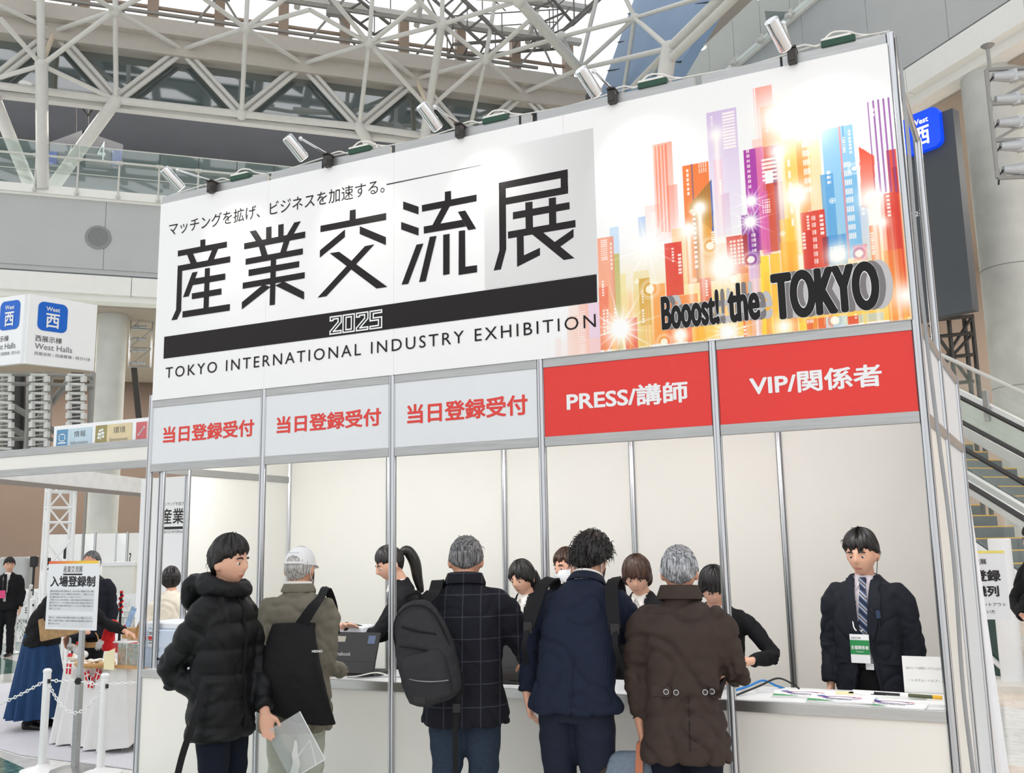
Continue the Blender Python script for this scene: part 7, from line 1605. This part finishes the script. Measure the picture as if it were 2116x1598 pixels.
MB().sphere(rp_-UP*.07+dx*.02+dy*.03, (.05, .05, .075), 14).build('gathered_corner', MATS['table_linen'], tc_, smooth=True)
# goods
m_ging = mat('gnome_red', (214, 28, 34), .8, var=.06, bump=.2, bscale=200); m_wick = mat('wicker', (196, 152, 98), .7, var=.18, scale=90, bump=.4, bscale=120); m_wood = mat('light_wood', (206, 160, 108), .6, var=.1, scale=14, stretch=(1, 8, 1)); m_fl = mat('flag_red', (204, 34, 48), .7, var=.03)
def tp(u, v, z=TZ): return atZ(u, v, z+.006)
p = tp(222, 1345); o = empty('gnome_doll', p, 'red felt gnome doll with white beard and drooping pointed hat on the gift table', 'doll')
MB().lathe(p, [(.045, 0), (.06, .03), (.055, .09), (.045, .14), (.03, .17)], 18).build('body', m_ging, o, smooth=True)
MB().path(spline([p+UP*.10, p+UP*.19+dx*.02, p+UP*.255+dx*.06, p+UP*.24+dx*.15, p+UP*.22+dx*.22], 6), [.062*(1-i/24)**.8+.003 for i in range(25)], 14).build('pointed_hat', m_ging, o, smooth=True)
MB().path(spline([p+UP*.09+dx*.03, p+UP*.16+dx*.09, p+UP*.20+dx*.17, p+UP*.24+dx*.26], 5), .010, 8).build('hat_tail', m_ging, o, smooth=True)
q = p-Vector((.02, .045, 0)); mb = MB()
rs = random.Random(3)
for k in range(60): s = q+Vector((rs.uniform(-.035, .03), rs.uniform(-.008, .008), .105)); mb.path([s, s+Vector((rs.uniform(-.03, .0), -.02, -.035)), s+Vector((rs.uniform(-.05, .0), -.02, rs.uniform(-.10, -.06)))], [.006, .005, .001], 4)
mb.build('beard', mat('white_wool', (238, 236, 232), .9), o)
p = tp(216, 1322, TZ); o = empty('felt_cone', p, 'dark red felt cone hat with white spot behind the gnome doll', 'decoration')
MB().lathe(p, [(.05, 0), (.028, .11), (.004, .22)], 16).build('cone', mat('wine_felt', (132, 22, 36), .85, var=.08), o, smooth=True); MB().sphere(p+Vector((.012, -.022, .13)), .014, 10).build('white_spot', m_wht, o)
p = tp(196, 1378); o = empty('sweets_tray', p, 'round wicker tray heaped with beige wrapped sweets at the table edge', 'tray')
mb = MB(); mb.path([p+Vector((.17*math.cos(a), .12*math.sin(a), .025)) for a in [2*PI*k/28 for k in range(29)]], .016, 8); mb.prism([p+Vector((.17*math.cos(2*PI*k/28), .12*math.sin(2*PI*k/28), 0)) for k in range(28)], UP*.012); mb.build('tray', m_wick, o, smooth=True)
swt = [mat('wrap_cream', (232, 222, 204), .5, var=.06), mat('wrap_beige', (206, 178, 146), .5, var=.1), mat('wrap_white', (240, 238, 234), .4, var=.04)]
for k in range(42):
    a = rs.uniform(0, 2*PI); r = rs.uniform(0, 1)**.5; c = p+Vector((.135*r*math.cos(a), .09*r*math.sin(a), .022+.035*(1-r)+rs.uniform(0, .012))); M = Matrix.Rotation(rs.uniform(0, PI), 3, 'Z') @ Matrix.Rotation(rs.uniform(-.5, .5), 3, 'X')
    s = MB().sphere(c, (.024, .015, .011), 8, M).build('wrapped_sweet', swt[k % 3], smooth=True); tag(s, 'beige and cream wrapped sweet heaped in the wicker tray', 'sweet', 'wrapped sweets in the tray')
p = tp(190, 1338); o = empty('wicker_basket', p, 'brown wicker basket with hoop handle behind the sweets tray', 'basket')
MB().lathe(p, [(.06, 0), (.085, .05), (.09, .055), (.08, .052), (.055, .008)], 20).build('bowl', m_wick, o, smooth=True); MB().path([p+Vector((.085*math.cos(a), 0, .05+.10*math.sin(a))) for a in np.linspace(0, PI, 16)], .006, 6).build('handle', m_wick, o, smooth=True)
for k, (u, v) in enumerate(((160, 1352), (150, 1366), (165, 1370), (172, 1360), (148, 1345), (166, 1340))):
    p = tp(u, v); o = empty('gift_bag', p, 'small clear sweets bag with red or white label, left on gift table', 'gift bag', 'small gift bags on the table'); MB().sphere(p+UP*.03, (.05, .035, .035), 12).build('bag', swt[(k+2) % 3], o, smooth=True)
    MB().box(p+Vector((0, -.03, .052)), (.05, .006, .03), M=Matrix.Rotation(-.5, 3, 'X')).build('label_tag', m_fl if k % 2 else m_wht, o)
p = tp(224, 1383)-UP*.0055; o = MB().prism([p+Vector((-.055, 0, 0)), p+Vector((.06, 0, 0)), p+Vector((.06, .0, .17)), p+Vector((-.05, 0, .13))], Vector((0, .004, 0))).build('cream_card', mat('cream_paper', (250, 236, 196), .7, var=.01)); tag(o, 'blank cream card standing at the table edge beside the pictures', 'card')
def paint_fn(sd):
    def fn(X, Z):
        P = np.stack([X.ravel()*1., Z.ravel()*1., 0*X.ravel()], -1); a = vnoise(P, 60, sd).reshape(X.shape); b_ = vnoise(P, 35, sd+3).reshape(X.shape); c = vnoise(P, 110, sd+5).reshape(X.shape)
        return np.stack([158+26*b_+24*c, 158+26*a+22*c, 150+40*a+20*c], -1).clip(20, 240)
    return fn
o = empty('picture_box', tp(262, 1380), 'light wooden display box holding small landscape paintings at the table edge', 'box')
p = tp(247, 1381); MB().box(p+Vector((.10, .03, .012)), (.30, .10, .024)).build('wooden_base', m_wood, o)
for k, (x, w, sd) in enumerate(((0., .095, 3), (.105, .07, 8), (.175, .07, 14))):
    q = p+Vector((-.03+x, .0-.004*k, .026)); pc = empty('painted_card', q+Vector((w/2, 0, 0)), ('small painting of a yellow figure in a meadow, left in the display box', 'small painting of a blue night scene, middle of the display box', 'small pale landscape painting, right in the display box')[k], 'picture', 'small paintings in the display box')
    MB().box(q+Vector((w/2, .006, .085)), (w, .008, .17)).build('board', m_paper, pc); sheet('painting', q.x, q.x+w, q.z, q.z+.17, .004, paint_fn(sd), pc, q.y+.0012)
p = tp(258, 1348); o = empty('striped_gift_box', p, 'red and white checked box behind the paintings', 'box'); MB().box(p+UP*.045, (.18, .12, .09)).build('box', mat('checked_red', (206, 70, 74), .6, var=.5, scale=70), o); MB().box(p+UP*.094, (.185, .125, .012)).build('lid', m_wht, o)
p = tp(275, 1328); o = empty('wooden_easel', p, 'small leaning wooden easel at the right end of the gift table', 'easel')
mb = MB(); mb.tube(p+Vector((-.04, 0, 0)), p+Vector((.05, .06, .26)), .008); mb.tube(p+Vector((.07, 0, 0)), p+Vector((.06, .06, .26)), .008); mb.box(p+Vector((.02, .0, .02)), (.16, .05, .02)); mb.build('frame', m_wood, o); MB().box(p+Vector((.035, .03, .14)), (.02, .012, .22), M=Matrix.Rotation(.35, 3, 'Y')).build('slat', m_wood, o)
p = tp(246, 1328); o = empty('garland_pole', p, 'black upright pole wound with a red garland behind the gnome', 'pole'); MB().tube(p, p+UP*.50, .014, n=10).build('pole', m_blkpl, o); mb = MB(); mb.path([p+Vector((.02*math.cos(k*.9), .02*math.sin(k*.9), .30+.008*k)) for k in range(24)], .009, 6); mb.sphere(p+UP*.51, .018, 10); mb.build('garland', m_ging, o, smooth=True)
p = tp(254, 1316); o = empty('leaning_picture', p, 'narrow blue and white picture leaning on a small easel behind the table goods', 'picture'); MB().box(p+Vector((.05, .03, .16)), (.07, .012, .34), M=Matrix.Rotation(.42, 3, 'Y')).build('board', mat('ice_blue_print', (150, 180, 214), .5, var=.3, scale=20), o); MB().tube(p+Vector((.02, .05, 0)), p+Vector((.06, .05, .2)), .006).build('easel_leg', m_wood, o)
p = tp(255, 1322); tag(MB().box(p+Vector((.06, .10, .06)), (.26, .12, .11)).build('wooden_crate', m_wood, bevel=.004), 'light wooden crate at the back of the gift table', 'crate')
# bunting of small flags
o = empty('flag_bunting', TP(.2, -.1, .6), 'string of small red flags with white crosses along the front of the table', 'bunting')
pts = [(138, 1366), (150, 1372), (166, 1380), (178, 1392), (188, 1402), (200, 1396), (210, 1384)]
P_ = [atY(u, v, 1.0) for u, v in pts]; P_ = [Vector((q.x, q.y-.035, q.z)) for q in P_]
MB().path(spline(P_, 4), .003, 5).build('string', m_wht, o)
for k, (u, v, rot) in enumerate(((143, 1372, .05), (165, 1378, -.15), (179, 1388, -.35), (188, 1400, 0.02), (205, 1384, .35))):
    q = atY(u, v, .96); R_ = Matrix.Rotation(rot, 3, 'Y')
    f = MB().box(q+R_ @ Vector((0, 0, -.042)), (.058, .003, .085), M=R_).build('flag', m_fl, o); mb = MB(); mb.box(q+R_ @ Vector((0, -.0022, -.042)), (.010, .002, .085), M=R_); mb.box(q+R_ @ Vector((0, -.0030, -.032)), (.058, .002, .010), M=R_); mb.build('white_cross', m_wht, f)

# ================================================================ LEFT MIDDLE DISTANCE
# --- neighbouring booth fascia
YN = 2.1; zt_ = (atY(0, 933, YN).z+atY(310, 906, YN).z)/2; zb_ = (atY(0, 990, YN).z+atY(310, 962, YN).z)/2; xa = atY(-60, 930, YN).x; xb_ = -.45
nbth = empty('neighbour_booth', (-2.5, YN, 0), 'plain white fascia of the neighbouring booth at the left with grey rails', 'booth')
rail((xa, YN, 0), (xb_, YN, 0), zt_-.075, zt_, .03, 'rail', m_rail, nbth); rail((xa, YN, 0), (xb_, YN, 0), zb_, zb_+.075, .03, 'rail', m_rail, nbth); rail((xa, YN, 0), (xb_, YN, 0), zb_+.07, zt_-.07, .006, 'fascia_panel', m_panel, nbth)
a = atZ(-40, 997, zb_); b = atZ(384, 1036, zb_); a.z = b.z = 0; rail(a, b, zb_+.055, zt_, .006, 'side_fascia', mat('booth_white', (246, 246, 246), .5), nbth); rail(a, b, zb_, zb_+.06, .03, 'rail', m_rail, nbth)
post((xb_, YN+.02, 0), zt_, parent=nbth); post(Vector((b.x, b.y, 0)), zt_, parent=nbth)
o = empty('tube_lamp', (-.8, YN+.08, zb_+.05), 'lit tube lamp behind the neighbouring fascia next to the booth post', 'lamp'); MB().box((-.78, YN+.09, zb_+.03), (.5, .05, .03)).build('housing', m_steelw, o); MB().path([(-1.02, YN+.09, zb_+.005), (-.54, YN+.09, zb_+.005)], .014, 8).build('tube', mat('lamp_glow', (255, 250, 240), .4, emit=8, var=0), o)
l = bpy.data.lights.new('tube_light', 'AREA'); l.shape = 'RECTANGLE'; l.size = .5; l.size_y = .05; l.energy = 14; q = bpy.data.objects.new('tube_light', l); COL.objects.link(q); q.location = (-.78, YN+.09, zb_-.02)
# --- theme board above it
YT = 2.135; q0, q1 = atY(111, 882, YT), atY(330, 858, YT); zb2 = atY(111, 925, YT).z
tbd = empty('theme_board', ((q0.x+q1.x)/2, YT, 0), 'white board with blue, olive and red theme tiles 情報 and 環境 above the neighbouring booth', 'sign')
rail((q0.x, YT, 0), (q1.x+.3, YT, 0), zb2-.02, q0.z, .02, 'board', m_signw, tbd)
def tile(u0, u1, v0, v1, c0, c1, txt, sub, icon):
    a = atY(u0, v0, YT); b = atY(u1, v1, YT); y = YT-.013; um = u0+(u1-u0)*.30; mm = atY(um, v1, YT).x; zt = (a.z+atY(u1, v0-(u1-u0)*.055, YT).z)/2; zl_ = b.z
    MB().add([(mm, y, zl_), (b.x, y, zl_), (b.x, y, zt), (mm, y, zt)], [(0, 1, 2, 3)]).build('tile', mat('tile_'+icon, c1, .5), tbd)
    f = MB().add([(a.x, y, zl_), (mm, y, zl_), (mm, y, zt), (a.x, y, zt)], [(0, 1, 2, 3)]).build('icon_tile', mat('icon_tile_'+icon, c0, .5), tbd); mb = MB(); cx, cz, s = (a.x+mm)/2, (zl_+zt)/2-.005, (mm-a.x)*.36
    def rc(x0, z0, x1, z1): mb.add([(cx+s*x0, y-.001, cz+s*z0), (cx+s*x1, y-.001, cz+s*z0), (cx+s*x1, y-.001, cz+s*z1), (cx+s*x0, y-.001, cz+s*z1)], [(0, 1, 2, 3)])
    if icon == 'screen': rc(-.8, -.5, -.62, .8); rc(.62, -.5, .8, .8); rc(-.8, .64, .8, .8); rc(-.8, -.5, .8, -.36); rc(-1, -.9, 1, -.68)
    elif icon == 'plant':
        rc(-.07, -1, .07, .5)
        for sx, z, r in ((-.45, .1, .38), (.45, .25, .36), (-.3, .7, .3), (.25, .85, .3), (-.5, -.5, .34), (.5, -.35, .34)): mb.add([(cx+s*(sx+r*math.cos(t)), y-.001, cz+s*(z+r*.7*math.sin(t))) for t in [2*PI*k/14 for k in range(14)]], [tuple(range(14))])
    else:
        for k in range(7): d = -.8+.22*k; mb.add([(cx+s*(d-.1), y-.001, cz+s*(d+.1)), (cx+s*(d+.1), y-.001, cz+s*(d-.1)), (cx+s*(d+.42), y-.001, cz+s*(d+.2)), (cx+s*(d+.2), y-.001, cz+s*(d+.42))], [(0, 1, 2, 3)])
    mb.build('icon', m_wht, f)
    if txt: letter(MB(), txt, (mm+(b.x-mm)*.26, y-.001, zl_+(zt-zl_)*.48), (1, 0, 0), UP, w=(b.x-mm)*.48, h=(zt-zl_)*.36).build('tile_text', mat('print_dark_grey', (90, 88, 84), .6), tbd); letter(MB(), sub, (mm+(b.x-mm)*.14, y-.001, zl_+(zt-zl_)*.06), (1, 0, 0), UP, w=(b.x-mm)*.7).build('tile_subtext', m_greytx, tbd)
tile(120, 191, 888, 918, (96, 150, 190), (196, 218, 230), '情報', 'Information', 'screen'); tile(200, 274, 879, 911, (160, 150, 96), (226, 208, 168), '環境', 'Environment', 'plant'); tile(284, 352, 872, 903, (206, 108, 112), (228, 190, 190), '', '', 'tool') if False else tile(284, 352, 872, 903, (206, 108, 112), (228, 190, 190), '医', 'Medical', 'tool')
# --- event banner wall seen past the booth
YW = 3.4; a = atY(291, 990, YW); b = atY(391, 1262, YW)
ew = empty('event_wall', ((a.x+b.x)/2, YW, 0), 'tall white wall printed 産業 with a black bar, seen through the booth gap', 'wall panel')
rail((a.x, YW, 0), (b.x+.3, YW, 0), 0, a.z, .02, 'board', m_signw, ew); c = atY(334, 1084, YW); d = atY(381, 1050, YW)
letter(MB(), '産業', (c.x, YW-.012, c.z), (1, 0, 0), UP, w=(d.x-c.x)*1.02, h=(d.z-c.z), bold=.012).build('lettering', m_blk, ew); e = atY(331, 1095, YW); f = atY(381, 1088, YW); MB().add([(e.x, YW-.012, e.z), (f.x+.2, YW-.012, e.z), (f.x+.2, YW-.012, f.z), (e.x, YW-.012, f.z)], [(0, 1, 2, 3)]).build('black_bar', m_blk, ew)
letter(MB(), 'マッチングを拡げ、', (c.x, YW-.012, atY(334, 1046, YW).z), (1, 0, 0), UP, w=(d.x-c.x)*1.05).build('tagline', m_greytx, ew); letter(MB(), 'TOKYO INTERNA', (c.x, YW-.012, atY(334, 1103, YW).z), (1, 0, 0), UP, w=(d.x-c.x)*1.05).build('subtitle', m_greytx, ew)
# --- lattice tower
p = atD(118, 1150, 13); lt_ = empty('lattice_tower', (p.x, p.y, 0), 'white square lattice tower standing behind the notice board', 'tower'); w = .17; zt3 = atD(118, 985, 13).z
cs = [Vector((p.x+sx*w*.8+sy*w*.5, p.y+sy*w*.8-sx*w*.5, 0)) for sx, sy in ((-1, -1), (1, -1), (1, 1), (-1, 1))]
for q in cs: MB().tube(q, q+UP*zt3, .026, n=8).build('chord', m_st, lt_, smooth=True)
for k in range(4):
    a, b = cs[k], cs[(k+1) % 4]; mb = MB(); z = .1; i = 0
    while z+.42 < zt3: mb.tube((a if i % 2 else b)+UP*z, (b if i % 2 else a)+UP*(z+.42), .014, n=6); z += .42; i += 1
    for z in (zt3-.42, zt3-.2, zt3-.62, .05): mb.tube(a+UP*z, b+UP*z, .016, n=6)
    mb.build('lacing', m_st, lt_)
# --- partition run, counters, loudspeakers
us = (92, 170, 195, 240, 262, 298); d_ = 23.; pt = empty('partition_wall', (atD(180, 1200, d_).x, atD(180, 1200, d_).y, 0), 'row of plain white partition panels behind the notice board', 'partition')
for k in range(5):
    a, b = atD(us[k], 1150, d_+(k % 2)*.25), atD(us[k+1], 1150, d_+((k+1) % 2)*.25); a.z = b.z = 0; h = atD(200, 1103, d_).z; panel(a, b, .02, h, 'panel', m_signw, .02, pt); post(a, h+.03, r=.03, parent=pt)
def wbox(u0, u1, v, d, dep, label, name='white_counter'):
    a = atD(u0, v, d); b = atD(u1, v, d); o = empty(name, ((a.x+b.x)/2, (a.y+b.y)/2, 0), label, 'counter'); w = (b-a).length; rz = math.atan2(b.y-a.y, b.x-a.x); c = (a+b)/2
    MB().box((c.x, c.y, a.z/2-.04), (w*.94, dep*.9, a.z-.08), rz).build('cabinet', m_panel, o); MB().box((c.x, c.y, a.z-.04), (w, dep, .08), rz).build('top', m_signw, o); return o
wbox(221, 290, 1162, 21, .6, 'high white lectern counter with overhanging top in front of the partitions')
wbox(205, 262, 1306, 11.4, .5, 'low white table edge behind the gift table', 'side_table')
def pa(u, v0, v1, d, label):
    a = atD(u, (v0+v1)/2, d); h = (v1-v0)/1958*d; o = empty('loudspeaker', (a.x, a.y, 0), label, 'loudspeaker', 'loudspeakers on stands at the stage'); MB().rbox(a, (h*.68, h*.6, h), .03, .5).build('cabinet', m_blkpl, o); MB().tube((a.x, a.y, .1), a-UP*h*.5, .025, n=8).build('pole', m_blkpl, o)
    for k in range(3): q = Vector((math.cos(k*2.1), math.sin(k*2.1), 0))*.35; MB().tube(Vector((a.x, a.y, .5)), Vector((a.x, a.y, .0))+q, .014, n=6).build('leg', m_blkpl, o)
pa(71, 1150, 1172, 20, 'black loudspeaker on stand, leftmost of three by the lattice tower'); pa(93.5, 1152, 1178, 18.5, 'black loudspeaker on stand, middle one beside the notice board'); pa(142, 1130, 1155, 20, 'black loudspeaker on stand right of the lattice tower')
p = atD(268, 1164, 21); o = empty('gooseneck_microphone', p, 'thin black microphone on the white lectern counter', 'microphone'); MB().path(spline([p, p+UP*.12, p+UP*.16+Vector((.0, .02, 0)), p+UP*.2], 4), .010, 6).build('stem', m_blkpl, o); MB().sphere(p+UP*.2, .022, 8).build('capsule', m_blkpl, o)
p = atD(262, 1243, 20); tag(MB().box(p-UP*.03, (.42, .12, .05), .4).build('dark_monitor', m_blkpl), 'dark low wedge lying on the floor in front of the lectern', 'monitor')
# cream exit post at far left
p = atD(34, 1160, 23); tag(MB().rbox((p.x, p.y, .75), (.7, .35, 1.5), .08, .4).build('grey_kiosk', mat('kiosk_grey', (176, 178, 180), .5, .2)), 'rounded grey kiosk behind the far left person', 'kiosk')
# --- folding chairs with paper notices
m_ch = mat('chair_white', (240, 241, 243), .4, var=.02); m_seat = mat('chair_pad', (206, 208, 214), .6, var=.03)
def chair_proto(label):
    o = empty('folding_chair', (0, 0, 0), label, 'chair', 'white folding chairs in the seating area')
    MB().rbox((0, 0, .40), (.27, .30, .03), .05).build('seat', m_seat, o, local=True)
    mb = MB(); vs = []
    for j in (0, 1):
        for i in range(9): a = (i/8-.5)*1.2; vs.append((.135*math.sin(a)/math.sin(.6), -.20+.05*(1-math.cos(a))*3-.01, .56+.19*j))
    mb.add(vs+[(x, y-.015, z) for x, y, z in vs], [(i, i+1, 10+i, 9+i) for i in range(8)]+[(18+i+1, 18+i, 27+i, 28+i) for i in range(8)]+[(9+i, 10+i, 28+i, 27+i) for i in range(8)]); mb.build('backrest', m_ch, o, local=True, smooth=True)
    for sx in (-1, 1): MB().path([(sx*.13, -.20, .74), (sx*.13, -.15, .42), (sx*.13, .16, .01)], .011, 6).build('front_leg', m_ch, o, local=True); MB().path([(sx*.12, .10, .40), (sx*.12, -.20, .01)], .011, 6).build('rear_leg', m_ch, o, local=True)
    return o
def notice(label):
    o = empty('chair_notice', (0, 0, 0), label, 'notice', 'paper notices hung on the folding chairs'); MB().box((0, -.235, .56), (.19, .004, .28)).build('sheet', m_paper, o, local=True)
    mb = MB()
    for k in range(3): mb.box((.0, -.2385, .61-.04*k), (.03, .001, .026))
    mb.build('print', m_greytx, o, local=True); return o
cp_ = chair_proto('white folding chair in the rows at the left edge of the seating area'); np_ = notice('white paper notice hung on a folding chair back at the far left'); first = True
for r, (v, us_) in enumerate(((1326, (-12, 24, 60, 96)), (1309, (-2, 31, 64, 97)), (1295, (-8, 22, 52, 82, 112)), (1283, (4, 31, 58, 85)))):
    for k, u in enumerate(us_):
        p = atZ(u, v, 0); rz = .55+.03*((k*3+r) % 3)
        lab = 'white folding chair, %s from left, %s row left of the notice board' % (('leftmost one', 'second', 'third', 'fourth', 'fifth')[k].replace('leftmost one', 'first'), ('front', 'second', 'third', 'rearmost')[r])
        if first: cp_.location = p; cp_.rotation_euler = (0, 0, rz); cp_['label'] = lab; np_.location = p; np_.rotation_euler = (0, 0, rz); np_['label'] = lab.replace('white folding chair,', 'paper notice on the chair'); first = False
        else: copy_tree(cp_, p, rz, label=lab); (copy_tree(np_, p, rz, label=lab.replace('white folding chair,', 'paper notice on the chair')) if (k+r) % 3 else None)
for r, (v, us_) in enumerate(((1322, (214, 250, 286)), (1306, (206, 239, 272)))):
    for k, u in enumerate(us_):
        p = atZ(u, v, 0); lab = 'white folding chair, %s from left, %s row behind the gift table' % (('first', 'second', 'third')[k], ('nearer', 'farther')[r]); copy_tree(cp_, p, .55, label=lab); copy_tree(np_, p, .55, label=lab.replace('white folding chair,', 'paper notice on the chair'))

# ================================================================ RIGHT EDGE
YS = 2.75; a = atY(2075, 1138, YS); b = atY(2083, 1281, YS); x0 = a.x-.62
qs = empty('queue_sign', (a.x-.33, YS+.03, 0), 'white queue sign with yellow top strip and 登録 列 lettering behind the drape', 'sign')
zt4, zb4 = a.z, b.z; MB().box(((x0+a.x)/2, YS, (zt4+zb4)/2), (a.x-x0, .012, zt4-zb4)).build('board', MATS['notice_white'], qs); MB().add([(x0, YS-.008, zt4-.018), (a.x, YS-.008, zt4-.018), (a.x, YS-.008, zt4), (x0, YS-.008, zt4)], [(0, 1, 2, 3)]).build('colour_strip', mat('pale_yellow_strip', (240, 224, 110), .5), qs)
H4 = zt4-zb4; W4 = (atY(2083, 1200, YS).x-atY(2020, 1200, YS).x)
for s, xr_, z, h, bo in (('産業交流展', .62, .80, .085, .01), ('当日登録', .20, .55, .17, .035), ('待機列', .30, .33, .16, .035), ('プリントアウト', .12, .19, .055, 0), ('お持ちでない方', .50, .085, .055, 0)):
    V, _F = glyphs(s); asp = (V[:, 0].max()-V[:, 0].min())/(V[:, 1].max()-V[:, 1].min()); wd_ = asp*h*H4
    letter(MB(), s, (a.x-W4*xr_-wd_, YS-.008, zb4+z*H4), (1, 0, 0), UP, w=wd_, h=h*H4, bold=bo, lift=.0005).build('text_line', m_blk, qs)
MB().tube((a.x-.33, YS+.02, 0), (a.x-.33, YS+.02, zb4+.1), .018, n=8).build('pole', m_alu, qs); MB().lathe((a.x-.33, YS+.02, 0), [(.14, 0), (.14, .02), (.02, .03)], 20).build('foot', m_alu, qs)
p = atZ(2095, 1420, 0); o = empty('white_bollard', p, 'smooth white round column beside the queue sign', 'column'); h = 1.6+(1110-1117)/1958*(Vector(p)-Vector(CAM)).length; MB().lathe(p, [(.115, 0), (.115, h-.01), (.105, h)], 28).build('shaft', mat('bollard_white', (236, 237, 238), .35, var=.01), o, smooth=True)
a = atZ(2040, 1432, 0); b = atZ(2150, 1436, 0); c = atZ(2150, 1405, 0); d = atZ(2035, 1402, 0)
tag(MB().prism([a, b, c, d], UP*.07).build('trim_12', mat('stone_plinth', (226, 222, 214), .6)), kind='structure')
g0 = atZ(2036, 1398, .07); g1 = atZ(2098, 1412, .07); up_ = atD(2036, 1275, (Vector(g0)-Vector(CAM)).length*.985); hh = 1.6+(1110-1283)/1958*13.
o = empty('glass_wedge', g0, 'dark green glass wedge with white frame behind the queue sign', 'glass panel')
G0, G1 = Vector((g0.x-.3, g0.y+.4, .07)), Vector((g1.x, g1.y+.4, .07)); MB().prism([G0, G1, G1+UP*.9, G0+UP*.9], Vector((0, .02, 0))).build('glass', mat('dark_green_glass', (44, 70, 62), .12, var=.1, scale=3), o)
mb = MB(); mb.tube(G0+UP*.55+Vector((0, -.02, 0)), G1+Vector((0, -.02, 0)), .03, n=8); mb.tube(G1+Vector((.02, -.02, 0)), G1+UP*.9+Vector((-.12, -.02, 0)), .03, n=8); mb.build('frame', m_st, o, smooth=True)
# added fill lamps: one unseen batten behind each fascia brightens the booth
for i in range(5):
    c = Vector(((i+.5)*BAY, .10, ZF0+.20)); o = empty('added_batten', c, 'slim white batten lamp fixed inside the booth behind the fascia, bay %s' % ('one', 'two', 'three', 'four', 'five')[i], 'lamp', 'batten lamps inside the booth')
    MB().box(c, (.7, .05, .03)).build('housing', m_steelw, o); MB().box(c-UP*.02+Vector((0, .01, 0)), (.66, .03, .012)).build('diffuser', mat('lamp_glow', (255, 250, 240)), o)
    l = bpy.data.lights.new('fill_batten_light', 'AREA'); l.shape = 'RECTANGLE'; l.size = .66; l.size_y = .06; l.energy = 5.5; q = bpy.data.objects.new('fill_batten_light', l); COL.objects.link(q); q.location = c+Vector((0, .04, -.03)); q.rotation_euler = (math.radians(38), 0, 0)
